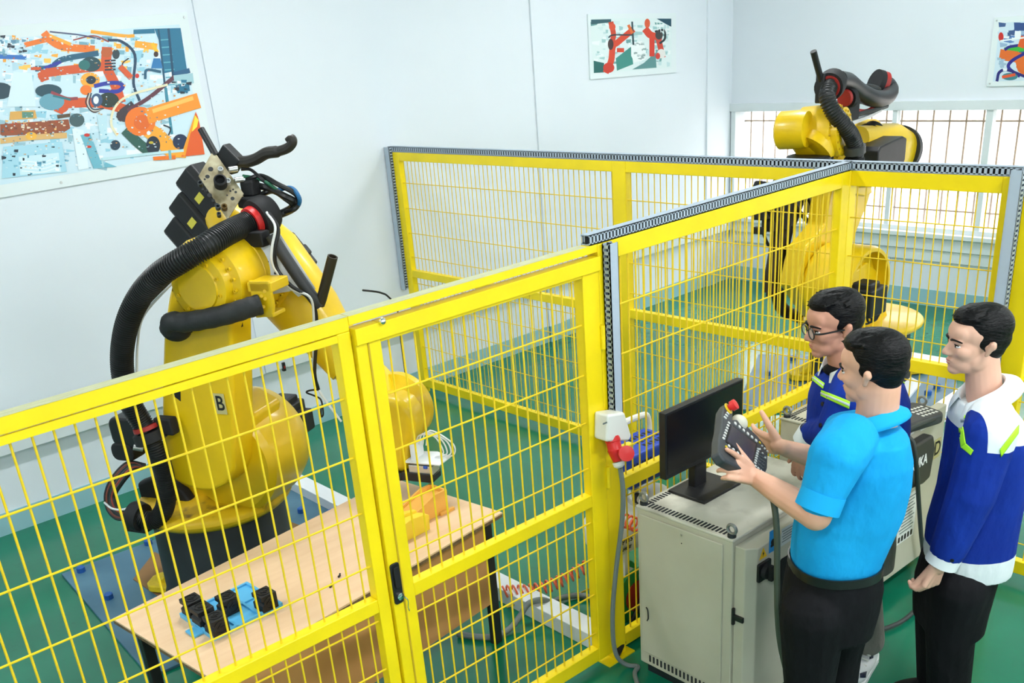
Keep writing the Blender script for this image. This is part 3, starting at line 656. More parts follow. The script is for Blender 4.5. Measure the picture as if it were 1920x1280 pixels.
for px, py in ((437, 317), (448, 337)):
    MB().cyl(RB(px - 8, py + 1, -0.03), RB(px + 8, py - 1, -0.0), 0.013, n=12).build('cable_gland', M_steel, rob)
MB().box(RB(470, 352, 0.03), (0.07, 0.07, 0.07), (BF, BN, ZA)).build('hose_junction', M_blkm, rob, bevel=0.01)
MB().box(RB(470, 378, 0.0), (0.10, 0.08, 0.05), (BF, BN, ZA)).build('hose_junction', M_blkm, rob, bevel=0.012)
# right-hand motor behind the shelf
c = RB(552, 478, 0.30)
MB().box(c, (0.20, 0.12, 0.10), (FD, BN, FU)).box(c + FD * 0.02 + FU * 0.05, (0.06, 0.08, 0.05), (FD, BN, FU)).build('wrist_motor', M_blk, rob, bevel=0.012)
# junction box and cable loop on the left
MB().prism(rrect(0.20, 0.17, 0.05), RB(247, 805, -0.24), BF, ZA, BN, -0.06, 0.06).build('junction_box', M_blk, rob, bevel=0.015)
MB().prism(rrect(0.15, 0.10, 0.04), RB(240, 842, -0.26), BF, ZA, BN, -0.05, 0.06).build('junction_box', M_blkm, rob, bevel=0.012)
MB().cyl(RB(250, 838, -0.36), RB(268, 841, -0.33), 0.016, n=12).build('cable_gland', M_steel, rob)
cm = [M_rub, mat('cable_brown', srgb(120, 60, 45), 0.5), M_rub, M_cabled, mat('cable_rust', srgb(150, 62, 46), 0.5), M_rub]
for k in range(6):
    o = 3.2 * k
    MB().tube([RB(272 - k, 872 + k, -0.28), RB(240 + o * 0.4, 868 + o, -0.30 - 0.01 * k), RB(212 + o * 0.9, 895 + o * 0.8, -0.32 - 0.01 * k), RB(199 + o, 925 + o * 0.2, -0.34), RB(203 + o, 955 - o * 0.4, -0.36), RB(222 + o * 0.6, 972 - o * 0.9, -0.38), RB(252, 966 - o * 0.6, -0.40)], 0.012, 8).build('cable', cm[k], rob)
MB().tube([RB(196, 942, -0.37), RB(210, 953, -0.42), RB(230, 955, -0.42), RB(247, 949, -0.40)], 0.006, 6).build('cable_tie', M_cabw, rob)
MB().box(RB(262, 985, -0.42), (0.14, 0.08, 0.05), (BF, BN, ZA)).build('cable_clamp', M_blkm, rob, bevel=0.01)
# ------------------------------------------------------------------ farther robot
D0 = Vector((2.3, -2.85, 0)); DF = Vector((-1, 0, 0)); DN_ = Vector((0, -1, 0))
def RD(px, py, n): return ony(px, py, -2.85 - n)
def DLc(f, n, z): return D0 + DF * f + DN_ * n + ZA * z
rbd = thing('industrial_robot', D0, 'farther yellow six axis robot standing in front of the window', 'robot', 'yellow industrial robots')
MB().lathe(D0, ZA, [(0.30, 0.02), (0.40, 0.02), (0.375, 0.12), (0.365, 0.44), (0.0, 0.44)], 40).build('base', M_cast, rbd)
for a in (45, 135, 225, 315):
    d = Matrix.Rotation(math.radians(a), 3, 'Z') @ DF; s = d.cross(ZA)
    MB().prism([(0.33, -0.11), (0.50, -0.085), (0.53, -0.04), (0.53, 0.04), (0.50, 0.085), (0.33, 0.11)], D0, d, s, ZA, 0.025, 0.075).prism([(0.31, 0.0), (0.47, 0.0), (0.40, 0.06), (0.31, 0.14)], D0 + ZA * 0.07, d, ZA, s, -0.05, 0.05).build('foot', M_yfoot, rbd, bevel=0.012)
colm = MB().lathe(D0, ZA, [(0.0, 0.44), (0.43, 0.44), (0.455, 0.46), (0.455, 0.49), (0.43, 0.505), (0.0, 0.51)], 48)
colm.prism([(-0.12, 0.49), (0.1, 0.9), (0.25, 1.0), (0.5, 0.95), (0.55, 0.75), (0.42, 0.49)], D0, DF, ZA, DN_, -0.13, 0.16)
colm.build('rotating_column', M_ryel, rbd, bevel=0.015)
d2 = DLc(0.36, 0, 0.84)
MB().lathe(d2, DN_, [(0.0, -0.14), (0.27, -0.14), (0.30, -0.1), (0.30, 0.22), (0.285, 0.25), (0.26, 0.25), (0.25, 0.14), (0.0, 0.14)], 48).build('shoulder_drum', M_ryel, rbd)
for a in (30, 75, 120, 165):
    d = Matrix.Rotation(math.radians(a), 3, 'Y') @ Vector((1, 0, 0))
    MB().bar(d2 + DN_ * 0.18, d2 + DN_ * 0.18 + d * 0.26, 0.10, 0.025, d.cross(DN_)).build('cast_rib', M_ryel, rbd, smooth=0)
mc = RD(1622, 562, 0.32)
MB().box(mc, (0.22, 0.22, 0.20), (DF, DN_, ZA)).box(mc + ZA * 0.11 - DF * 0.0, (0.14, 0.14, 0.05), (DF, DN_, ZA)).box(mc - DF * 0.12 - ZA * 0.01, (0.05, 0.16, 0.14), (DF, DN_, ZA)).build('axis_motor', M_blk, rbd, bevel=0.014)
for k in range(3):
    a = mc + DN_ * 0.05 - ZA * 0.1
    MB().tube([a + DF * 0.05 * k, a + DF * (0.05 * k - 0.03) - ZA * 0.05, a + DF * (0.04 * k - 0.08) - ZA * 0.06, a + DF * (0.02 * k - 0.13) - ZA * 0.02], 0.008, 6).build('cable', M_blk, rbd)
lp = [(1460, 532), (1468, 490), (1477, 458), (1495, 440), (1512, 418), (1519, 370), (1530, 325), (1548, 296), (1590, 292), (1606, 330), (1592, 380), (1572, 430), (1558, 480), (1548, 530), (1540, 580), (1522, 603), (1500, 590), (1478, 560)]
poly = [((q - D0).dot(DF), q.z) for q in (RD(px, py, -0.30) for px, py in lp)]
MB().prism(poly, D0, DF, ZA, DN_, -0.30, -0.14).build('link_arm', M_ryel, rbd, bevel=0.02, seg=3)
cutp = [(1478, 462), (1508, 440), (1511, 446), (1502, 462), (1482, 490), (1479, 485), (1497, 462), (1503, 449), (1480, 468)]
MB().prism([((q - D0).dot(DF), q.z) for q in (RD(px, py, -0.30) for px, py in cutp)], D0, DF, ZA, DN_, -0.305, -0.29).build('arm_slot', M_blkm, rbd)
# elbow, forearm
e0 = RD(1632, 278, 0.0)
ef, ez = (e0 - D0).dot(DF), e0.z
E0 = DLc(ef, 0, ez)
MB().lathe(E0, DN_, [(0.0, -0.30), (0.17, -0.30), (0.19, -0.27), (0.2, -0.12), (0.2, 0.0), (0.0, 0.0)], 40).build('elbow_drum', M_ryel, rbd)
fe = RD(1560, 262, 0.10); FD2 = (fe - DLc(ef, 0.10, ez)).normalized(); FU2 = DN_.cross(FD2); FU2 = FU2 if FU2.z > 0 else -FU2
G0 = DLc(ef, 0.10, ez)
secs = [(-0.26, 0.11, 0.12), (-0.2, 0.15, 0.15), (-0.05, 0.18, 0.15), (0.12, 0.16, 0.14), (0.3, 0.13, 0.125), (0.42, 0.115, 0.115)]
R = []
for a, hu, hn in secs:
    ring = []
    for i in range(28):
        t = 2 * PI * i / 28; ct, st = math.cos(t), math.sin(t)
        ring.append(G0 + FD2 * a + FU2 * (hu * math.copysign(abs(st) ** 0.78, st)) + DN_ * (hn * math.copysign(abs(ct) ** 0.78, ct)))
    R.append(ring)
MB().rings(R).build('forearm', M_ryel, rbd, smooth=50)
MB().lathe(G0 - FD2 * 0.22, FD2, [(0.12, -0.02), (0.175, -0.02), (0.18, 0.03), (0.12, 0.03)], 36).build('motor_flange', M_cast, rbd)
rp = [RD(px, py, 0.12) for px, py in ((1612, 300), (1622, 250), (1652, 232), (1662, 290), (1640, 350), (1612, 352))]
MB().prism([((q - D0).dot(DF), q.z) for q in rp], D0, DF, ZA, DN_, -0.02, 0.13).build('elbow_casting', M_ryel, rbd, bevel=0.02)
m2 = RD(1652, 288, 0.28)
MB().prism([(-0.20, -0.09), (-0.17, -0.11), (0.14, -0.11), (0.17, -0.06), (0.17, 0.08), (0.12, 0.10), (-0.17, 0.07), (-0.20, 0.04)], m2, -DF, ZA, DN_, -0.09, 0.09).build('axis_motor', M_blk, rbd, bevel=0.012)
MB().lathe(m2 - DF * 0.16 - ZA * 0.01, -DF, [(0.0, 0), (0.075, 0), (0.075, 0.03), (0.03, 0.035), (0.0, 0.035)], 20).build('motor_end', M_blkm, rbd)
MB().lathe(RD(1640, 245, 0.10), -DF + ZA * 0.5, [(0.06, -0.1), (0.10, -0.1), (0.10, -0.06), (0.08, -0.05), (0.08, 0.0), (0.0, 0.0)], 24).build('wrist_motor', M_blk, rbd)
# wrist
w1 = RD(1548, 248, 0.18)
WA = (RTh * 0.80 - FWh * 0.60 + ZA * 0.02).normalized()
wx, wy, wz = frame(WA, ZA)
MB().lathe(w1, WA, [(0.0, -0.17), (0.13, -0.17), (0.165, -0.15), (0.17, -0.05), (0.175, 0.06), (0.17, 0.075), (0.15, 0.08), (0.15, 0.12), (0.11, 0.125), (0.105, 0.115), (0.0, 0.115)], 40).build('wrist_body', M_ryel, rbd)
bolts(rbd, w1 + WA * 0.076, WA, 0.160, 20, r=0.008, h=0.008, m=M_ryeld)
bolts(rbd, w1 + WA * 0.123, WA, 0.13, 16, r=0.008, h=0.006, m=M_ryeld)
MB().lathe(RD(1497, 243, 0.12), WA, [(0.0, -0.13), (0.10, -0.13), (0.118, -0.115), (0.12, 0.02), (0.11, 0.06), (0.0, 0.06)], 36).build('wrist_side_cap', M_ryel, rbd)
wd = (RD(1516, 296, 0.16) - RD(1540, 262, 0.18)).normalized()
fcn = RD(1518, 294, 0.16)
MB().lathe(RD(1542, 255, 0.18), wd, [(0.0, -0.02), (0.13, -0.02), (0.135, 0.06), (0.15, 0.13), (0.0, 0.13)], 32).build('hand', M_ryel, rbd)
MB().lathe(fcn, (0, 0, -1), [(0.0, -0.012), (0.14, -0.012), (0.15, 0.0), (0.15, 0.018), (0.0, 0.022)], 36).build('tool_flange', M_blk, rbd)
# hoses on top
MB().cyl(RD(1525, 96, 0.18), RD(1542, 160, 0.18), 0.020, n=14).build('support_pipe', M_blk, rbd)
cl = RD(1557, 160, 0.20)
MB().lathe(cl, (RD(1572, 150, 0.14) - RD(1552, 172, 0.22)), [(0.065, -0.05), (0.09, -0.05), (0.095, 0.0), (0.09, 0.06), (0.065, 0.06)], 26).build('hose_coupling', M_blkm, rbd)
MB().lathe(cl, (RD(1572, 150, 0.14) - RD(1552, 172, 0.22)), [(0.060, -0.065), (0.072, -0.065), (0.074, -0.045), (0.06, -0.045)], 26).build('red_collar', M_dred, rbd)
MB().box(RD(1540, 165, 0.18), (0.05, 0.06, 0.18), (DF, DN_, ZA)).build('coupling_bracket', M_blk, rbd, bevel=0.008)
corrugated([RD(1557, 158, 0.22), RD(1551, 180, 0.26), RD(1560, 206, 0.30), RD(1580, 232, 0.34), RD(1597, 256, 0.36), RD(1605, 282, 0.36), RD(1602, 300, 0.34)], 0.052, pitch=0.016).build('corrugated_hose', M_rub, rbd, smooth=60)
MB().lathe(RD(1603, 282, 0.36), ZA + DF * 0.2, [(0.05, -0.02), (0.066, -0.02), (0.068, 0.03), (0.05, 0.03)], 22).build('hose_band', mat('dark_band', (0.05, 0.05, 0.05), 0.5), rbd)
MB().lathe(RD(1600, 300, 0.34), ZA + DF * 0.3, [(0.0, -0.1), (0.066, -0.09), (0.07, 0.0), (0.055, 0.02)], 22).build('hose_coupling', M_blkm, rbd)
MB().tube([RD(1572, 150, 0.16), RD(1590, 154, 0.12), RD(1612, 172, 0.10), RD(1636, 184, 0.10), RD(1658, 184, 0.06), RD(1669, 172, 0.0), RD(1664, 160, -0.04), RD(1652, 156, -0.04)], 0.058, 14).build('dress_hose', M_rub, rbd)
MB().lathe(RD(1652, 157, -0.06), (RD(1664, 160, -0.02) - RD(1645, 154, -0.06)), [(0.06, -0.02), (0.085, -0.02), (0.088, 0.02), (0.06, 0.02)], 22).build('red_collar', M_dred, rbd)
MB().lathe(RD(1646, 156, -0.07), (RD(1664, 160, -0.02) - RD(1645, 154, -0.06)), [(0.0, -0.03), (0.09, -0.03), (0.092, 0.01), (0.06, 0.01)], 22).build('hose_coupling', M_blkm, rbd)
MB().lathe(RD(1584, 184, 0.16), (RD(1596, 182, 0.16) - RD(1576, 188, 0.16)), [(0.0, -0.01), (0.05, -0.01), (0.055, 0.01), (0.03, 0.02), (0.0, 0.02)], 20).build('red_cap', M_dred, rbd)
MB().lathe(RD(1590, 184, 0.16), (RD(1596, 182, 0.16) - RD(1576, 188, 0.16)), [(0.0, -0.01), (0.062, -0.01), (0.065, 0.03), (0.0, 0.04)], 20).build('hose_coupling', M_blkm, rbd)
for pts, r, mt in (([(1600, 168), (1625, 160), (1648, 165), (1645, 175), (1622, 178)], 0.010, M_rub), ([(1605, 172), (1630, 164), (1650, 170), (1640, 180)], 0.010, M_cabled), ([(1545, 198), (1540, 203), (1548, 208), (1560, 206)], 0.010, M_dred), ([(1600, 205), (1622, 208), (1640, 200)], 0.012, M_dred), ([(1580, 195), (1605, 190), (1635, 195)], 0.014, M_rub), ([(1590, 220), (1615, 212), (1640, 206), (1662, 198)], 0.020, M_cabled)):
    MB().tube([RD(px, py, 0.08) for px, py in pts], r, 8).build('cable', mt, rbd)
sh_ = [RD(px, py, 0.14) for px, py in ((1596, 232), (1640, 216), (1664, 205), (1664, 209), (1640, 222), (1600, 238))]
MB().prism([((q - D0).dot(DF), q.z) for q in sh_], D0, DF, ZA, DN_, -0.08, 0.10).build('hose_shelf', M_alu, rbd)
MB().box(RD(1590, 205, 0.12), (0.14, 0.10, 0.14), (DF, DN_, ZA)).build('hose_junction', M_blkm, rbd, bevel=0.015)
# hanging cables over the link
for pts, r, mt in (([(1525, 365), (1540, 372), (1540, 400), (1552, 420), (1565, 432), (1580, 428)], 0.020, mat('cable_green', srgb(40, 110, 80), 0.5)), ([(1512, 372), (1530, 410), (1550, 428), (1570, 436), (1592, 420), (1602, 390), (1600, 345)], 0.022, M_rub), ([(1598, 340), (1605, 370), (1600, 400), (1590, 424)], 0.030, M_rub), ([(1540, 380), (1560, 405), (1580, 425), (1598, 410)], 0.014, M_dred), ([(1594, 345), (1600, 380), (1590, 420)], 0.014, mat('cable_blue', srgb(30, 100, 150), 0.5)), ([(1485, 372), (1500, 398), (1525, 424), (1548, 436)], 0.018, M_rub)):
    MB().tube([RD(px, py, -0.36) for px, py in pts], r, 8).build('cable', mt, rbd)
MB().box(RD(1514, 384, -0.36), (0.05, 0.03, 0.12), (DF, DN_, ZA)).build('cable_clip', mat('clip_beige', srgb(200, 196, 170), 0.5), rbd, bevel=0.004)
MB().prism([((q - D0).dot(DF), q.z) for q in (RD(px, py, 0.1) for px, py in ((1605, 348), (1634, 346), (1636, 362), (1622, 368), (1604, 364)))], D0, DF, ZA, DN_, -0.05, 0.10).build('lower_elbow_casting', M_ryel, rbd, bevel=0.01)
# dress pack hanging left of the link
dp = [([(1436, 345), (1432, 362), (1440, 380), (1450, 398)], 0.085, M_blkm), ([(1462, 342), (1470, 370), (1468, 400), (1462, 430)], 0.075, M_blkm), ([(1450, 400), (1458, 430), (1455, 470), (1448, 510), (1442, 548)], 0.055, mat('brown_black_sleeve', (0.028, 0.016, 0.010), 0.6, var=0.3)), ([(1472, 400), (1468, 440), (1462, 490), (1452, 530), (1448, 556)], 0.050, mat('brown_black_sleeve', (0.028, 0.016, 0.010), 0.6)), ([(1480, 380), (1482, 410), (1474, 440), (1470, 460)], 0.045, M_blkm),
      ([(1458, 545), (1462, 570), (1475, 585), (1495, 592), (1508, 600)], 0.050, M_blkm), ([(1492, 350), (1495, 375), (1488, 400), (1478, 425)], 0.05, M_rub)]
for pts, r, mt in dp: MB().tube([RD(px, py, -0.42) for px, py in pts], r, 12).build('dress_pack_sleeve', mt, rbd)
for px, py, s in ((1428, 398, 0.10), (1432, 360, 0.13), (1424, 432, 0.05), (1445, 420, 0.10)):
    MB().box(RD(px, py, -0.44), (s, 0.10, s), (DF, DN_, ZA)).build('dress_pack_bracket', M_blk, rbd, bevel=0.01)
MB().tube([RD(1420, 432, -0.44), RD(1430, 436, -0.44), RD(1437, 452, -0.44), RD(1442, 462, -0.44)], 0.012, 6).build('dress_pack_strap', M_blkm, rbd)
MB().cyl(RD(1440, 402, -0.5), RD(1452, 398, -0.5), 0.02, n=10).build('cable_gland', M_steel, rbd)
# ================================================================== wooden table and what lies on it
TZ = 0.72
t0, t1 = onz(210, 1160, TZ), onz(942, 960, TZ)
tf = onz(400, 1279, TZ)
TU = (t1 - tf); TU.z = 0; TLEN = None
TU = (onz(942, 960, TZ) - onz(405, 1277, TZ)); TU.normalize(); TV = Vector((-TU.y, TU.x, 0))   # TV towards the wall
front_left = onz(405, 1277, TZ); front_right = onz(942, 960, TZ)
TL = (front_right - front_left).length; TD = 0.60
TD = (onz(210, 1160, TZ) - front_left).dot(TV)
tc = (front_left + front_right) / 2 + TV * (TD / 2)
tab = thing('work_table', (tc.x, tc.y, 0), 'beech laminate work table with black legs behind the front fence', 'table')
def TP(u, v, z): return Vector((front_left.x, front_left.y, 0)) + TU * u + TV * v + ZA * z
M_beech = mat('beech_laminate', srgb(236, 202, 164), 0.45, color2=srgb(226, 188, 148), scale=3.5, stretch=(1, 6, 1))
M_beechs = mat('beech_panel', srgb(196, 146, 92), 0.5, color2=srgb(182, 132, 80), scale=4)
M_edge = mat('chipboard_edge', srgb(128, 104, 74), 0.8, color2=srgb(88, 70, 50), scale=60)
ax = (TU, TV, ZA)
MB().box(TP(TL / 2, TD / 2, TZ - 0.004), (TL, TD, 0.008), ax).build('table_top', M_beech, tab, smooth=0)
MB().box(TP(TL / 2, TD / 2, TZ - 0.0165), (TL - 0.002, TD - 0.002, 0.017), ax).build('chipboard_core', M_edge, tab, smooth=0, label='rough chipboard edge of the top')
for u in (0.09, TL - 0.075):
    for v in (0.05, TD - 0.05):
        MB().box(TP(u, v, (TZ - 0.025) / 2), (0.05, 0.04, TZ - 0.025), ax).build('leg', M_blk, tab, smooth=0, bevel=0.004)
MB().box(TP(TL / 2, 0.045, TZ - 0.025 - 0.225), (TL - 0.20, 0.018, 0.45), ax).build('modesty_panel', M_beechs, tab, smooth=0)
# tray with five cubes
M_tray = mat('sky_blue_plastic', srgb(92, 184, 232), 0.4)
trc = [onz(*p, TZ + 0.018) for p in ((337, 1150), (400, 1195), (530, 1130), (461, 1080))]
RU = (trc[2] - trc[1]).normalized(); RV = Vector((-RU.y, RU.x, 0)); rl = (trc[2] - trc[1]).length; rw = (trc[0] - trc[1]).dot(RV)
ro = Vector((trc[1].x, trc[1].y, TZ))
def RP(u, v, z): return ro + RU * u + RV * v + ZA * z
tray = thing('parts_tray', RP(rl / 2, rw / 2, 0), 'sky blue plastic tray holding black cubes on the wooden table', 'tray')
MB().box(RP(rl / 2, rw / 2, 0.006), (rl, rw, 0.012), (RU, RV, ZA)).build('tray_base', M_tray, tray, smooth=0, bevel=0.002)
cu, cv = rl / 3, rw / 2
rim = MB()
for i in range(4): rim.box(RP(min(max(cu * i, 0.006), rl - 0.006), rw / 2, 0.016), (0.012, rw, 0.010), (RU, RV, ZA))
rim.build('rib', M_tray, tray, smooth=0) if False else None
for i in range(4): MB().box(RP(min(max(cu * i, 0.006), rl - 0.006), rw / 2, 0.016), (0.012, rw, 0.010), (RU, RV, ZA)).build('rib', M_tray, tray, smooth=0, bevel=0.001)
for j in range(3): MB().box(RP(rl / 2, min(max(cv * j, 0.006), rw - 0.006), 0.0155), (rl, 0.012, 0.010), (RU, RV, ZA)).build('rib', M_tray, tray, smooth=0, bevel=0.001)
MB().box(RP(-0.02, rw * 0.42, 0.006), (0.05, 0.07, 0.010), (RU, RV, ZA)).build('tab', M_tray, tray, smooth=0, bevel=0.002)
M_cube = mat('black_print_plastic', (0.010, 0.010, 0.011), 0.5, var=0.3, scale=40)
CS = 0.075
def cube(c, label):
    t = thing('printed_cube', c, label, 'cube', 'black printed cubes')
    h = CS / 2
    def CP(u, v, z): return Vector(c) + RU * u + RV * v + ZA * z
    b = MB()
    prof = [(-h, 0), (h, 0), (h, CS), (-h, CS), (-h, CS * 0.72), (-h + 0.012, CS * 0.64), (-h + 0.012, CS * 0.5), (-h, CS * 0.42)]
    b.prism(prof, Vector(c), RU, ZA, RV, -h, h).build('body', M_cube, t, smooth=0, bevel=0.003)
    for o, U, V, N in ((CP(0, 0, CS), RU, RV, ZA), (CP(0, -h, CS / 2), RU, ZA, -RV)):
        ring = MB(); n = 24
        ro_ = [o + (U * math.cos(2 * PI * i / n) + V * math.sin(2 * PI * i / n)) * 0.029 for i in range(n)]; ri_ = [o + (U * math.cos(2 * PI * i / n) + V * math.sin(2 * PI * i / n)) * 0.025 for i in range(n)]
        ring.rings([[p for p in ro_], [p + N * 0.003 for p in ro_], [p + N * 0.003 for p in ri_], [p for p in ri_]], False, False).build('ring_relief', M_cube, t, smooth=0)
        a = MB()
        for s in (1, -1): a.bar(o + U * -0.014 + N * 0.0015, o + U * 0.006 + V * (0.014 * s) + N * 0.0015, 0.004, 0.003, N)
        a.bar(o + U * -0.014 + N * 0.0015, o + U * 0.018 + N * 0.0015, 0.004, 0.003, N)
        a.build('arrow_relief', M_cube, t, smooth=0)
    return t
cz = 0.013
def tpx(px, py): q = onz(px, py, TZ + cz); return Vector((q.x, q.y, TZ + cz))
cube(tpx(365, 1150) , 'black cube at the far left corner of the blue tray')
cube(tpx(384, 1166), 'black cube in the middle of the left column of the blue tray')
cube(tpx(409, 1184), 'black cube at the near corner of the blue tray')
cube(tpx(431, 1145), 'black cube in the back row of the blue tray, right of the close trio')
cube(tpx(500, 1138), 'black cube standing alone at the right end of the blue tray')
# two tiny black bits
for (px, py, lb) in ((635, 1083, 'tiny black plastic bit on the table, the upper of two'), (619, 1102, 'tiny black plastic bit on the table, the lower of two')):
    q = onz(px, py, TZ); t = thing('plastic_bit', (q.x, q.y, TZ), lb, 'scrap')
    MB().cyl((q.x, q.y, TZ + 0.005), (q.x + 0.012, q.y + 0.006, TZ + 0.005), 0.005, n=8).build('plug', M_blk, t)
    MB().cyl((q.x + 0.010, q.y + 0.005, TZ + 0.006), (q.x + 0.016, q.y + 0.010, TZ + 0.012), 0.004, n=8).build('stem', M_blk, t)
# feeder ramp under the gripper
M_or = mat('amber_plastic', srgb(240, 178, 84), 0.4)
M_ly = mat('lemon_plastic', srgb(250, 214, 60), 0.4)
a = onz(754, 965, TZ); bq = onz(852, 962, TZ)
rr0 = onz(800, 975, TZ); rr1 = onz(853, 950, TZ)
GU = (onz(842, 957, TZ) - onz(790, 983, TZ)).normalized(); GV = Vector((-GU.y, GU.x, 0))
go = onz(842, 957, TZ); go.z = TZ
def GP(u, v, z): return go + GU * u + GV * v + ZA * z
ramp = thing('feeder_ramp', GP(-0.12, 0.05, 0), 'amber plastic feeder ramp under the gripper at the end of the table', 'feeder')
MB().prism([(-0.36, 0), (0.0, 0), (0.0, 0.115), (-0.075, 0.115), (-0.36, 0.012)], go, GU, ZA, GV, 0.0, 0.012).build('side_wall', M_or, ramp, smooth=0, bevel=0.002)
MB().prism([(-0.36, 0), (0.0, 0), (0.0, 0.115), (-0.075, 0.115), (-0.36, 0.012)], go, GU, ZA, GV, 0.108, 0.12).build('side_wall', M_or, ramp, smooth=0, bevel=0.002)
MB().prism([(-0.36, 0), (0.0, 0), (0.0, 0.095), (-0.075, 0.095), (-0.36, 0.004)], go, GU, ZA, GV, 0.012, 0.108).build('slope', M_or, ramp, smooth=0)
MB().box(GP(-0.006, 0.06, 0.105), (0.012, 0.12, 0.02), (GU, GV, ZA)).build('end_lip', M_or, ramp, smooth=0)
MB().box(GP(-0.02, -0.008, 0.008), (0.09, 0.016, 0.016), (GU, GV, ZA)).build('foot_tab', M_or, ramp, smooth=0, bevel=0.002)
lem = thing('feeder_magazine', GP(-0.30, -0.03, 0), 'lemon yellow plastic magazine block in front of the amber ramp', 'feeder')
MB().prism([(-0.42, 0), (-0.19, 0), (-0.185, 0.075), (-0.22, 0.09), (-0.30, 0.095), (-0.42, 0.07)], go, GU, ZA, GV, -0.075, -0.03).build('near_block', M_ly, lem, smooth=0, bevel=0.003)
MB().prism([(-0.44, 0), (-0.22, 0), (-0.22, 0.10), (-0.28, 0.112), (-0.44, 0.08)], go, GU, ZA, GV, -0.030, -0.004).build('far_block', M_ly, lem, smooth=0, bevel=0.003)
# ================================================================== floor plates, beams, cables
M_plate = mat('blue_steel_plate', srgb(86, 128, 150), 0.42, color2=srgb(64, 104, 128), scale=3)
M_bolt = mat('blue_bolt_paint', srgb(34, 92, 170), 0.5)
def plate(label, cx, cy, ang, lx, ly, studs):
    U = Vector((math.cos(ang), math.sin(ang), 0)); V = Vector((-U.y, U.x, 0)); c = Vector((cx, cy, 0))
    t = thing('anchor_plate', c, label, 'steel plate', 'blue anchor plates')
    MB().box(c + ZA * 0.009, (lx, ly, 0.018), (U, V, ZA)).build('plate', M_plate, t, smooth=0, bevel=0.003)
    src = None
    for p in studs:
        p = Vector((p[0], p[1], 0.018))
        if src is None: src = MB().lathe(p, ZA, [(0.026, 0), (0.026, 0.03), (0.018, 0.036), (0.0, 0.036)], 10).build('stud', M_bolt, t, smooth=20); p0 = p
        else: inst(src, p - p0, t)
    return t
fl, bl_ = onz(115, 1075, 0.018), onz(540, 905, 0.018)
st = [onz(px, py, 0.03) for px, py in ((152, 1068), (204, 1118), (278, 1017), (565, 957), (620, 962))]
c1 = onz(115, 1075, 0.018); U1 = (onz(287, 1012, 0.018) - c1); U1.z = 0; U1.normalize()
cc = c1 + U1 * 0.85; V1 = Vector((U1.y, -U1.x, 0)); cc = cc + V1 * 0.75
plate('blue grey steel plate with blue studs under the robot marked B', cc.x, cc.y, math.atan2(U1.y, U1.x), 1.7, 1.5, [(s.x, s.y) for s in st])
dcs = [onz(1400, 690, 0.018), onz(1465, 762, 0.018), onz(1800, 735, 0.018)]
UD = (dcs[1] - dcs[0]); UD.z = 0; 
pdc = Vector((2.14, -2.86, 0)); pang = math.atan2(-0.69, -0.53)
std = [onz(px, py, 0.03) for px, py in ((1440, 700), (1476, 750), (1486, 672), (1757, 725), (1735, 695), (1740, 737))]
plate('pale blue steel plate with studs under the farther robot', 2.10, -2.90, math.radians(-62), 1.55, 1.35, [(s.x, s.y) for s in std])
# cardboard under robot B
M_card = mat('cardboard_brown', srgb(150, 112, 70), 0.8, var=0.15)
q = [onz(*p, 0.02) for p in ((250, 1086), (290, 1035), (335, 1060), (300, 1120))]
MB().prism([((p - q[0]).x, (p - q[0]).y) for p in q], Vector((q[0].x, q[0].y, 0)), XA, YA, ZA, 0.0182, 0.024).build('cardboard_sheet', M_card, smooth=0, label='brown cardboard piece on the blue plate left of the robot foot', cat='cardboard')
q = [onz(*p, 0.02) for p in ((535, 975), (575, 990), (560, 1010), (525, 1000))]
MB().prism([((p - q[0]).x, (p - q[0]).y) for p in q], Vector((q[0].x, q[0].y, 0)), XA, YA, ZA, 0.0182, 0.024).build('cardboard_sheet', M_card, smooth=0, label='brown cardboard piece on the blue plate right of the robot base', cat='cardboard')
# white floor beam through robot B's cell
bm_ = thing('floor_beam', (-1.84, -2.5, 0), 'white steel box beam on the floor running under the table end to the gate', 'beam')
MB().bb((-1.90, -3.93, 0.0), (-1.78, -0.95, 0.085)).build('beam', M_whitep, bm_, smooth=0, bevel=0.004)
for y in (-3.05, -3.12): MB().lathe((-1.9005, y, 0.05), (-1, 0, 0), [(0.0, 0.0), (0.011, 0.0), (0.011, 0.001), (0.0, 0.001)], 12).build('bolt_hole', M_dark, bm_)
# white beams in the far cell
a, b = onz(1655, 655, 0.08), onz(1752, 672, 0.08)
d = (b - a).normalized(); ctr = (a + b) / 2
b2 = MB().box(Vector((ctr.x, ctr.y, 0.04)) + d * 0.05, (1.3, 0.13, 0.08), (d, d.cross(ZA), ZA)).build('floor_beam', M_whitep, smooth=0, bevel=0.004, label='white steel beam on the floor behind the farther blue plate', cat='beam')
a, b = onz(1725, 790, 0.08), onz(1825, 722, 0.08); d = (b - a).normalized(); ctr = (a + b) / 2
MB().box(Vector((ctr.x, ctr.y, 0.04)), (1.35, 0.13, 0.08), (d, d.cross(ZA), ZA)).build('floor_beam', M_whitep, smooth=0, bevel=0.004, label='white steel beam on the floor in front of the farther blue plate, beside the right man', cat='beam')
q = [onz(*p, 0.03) for p in ((1690, 698), (1727, 718), (1705, 745), (1680, 745))]
MB().prism([((p - q[0]).x, (p - q[0]).y) for p in q], Vector((q[0].x, q[0].y, 0)), XA, YA, ZA, 0.0182, 0.036).build('white_board', M_whitep, smooth=0, label='small white board lying on the farther blue plate', cat='board')
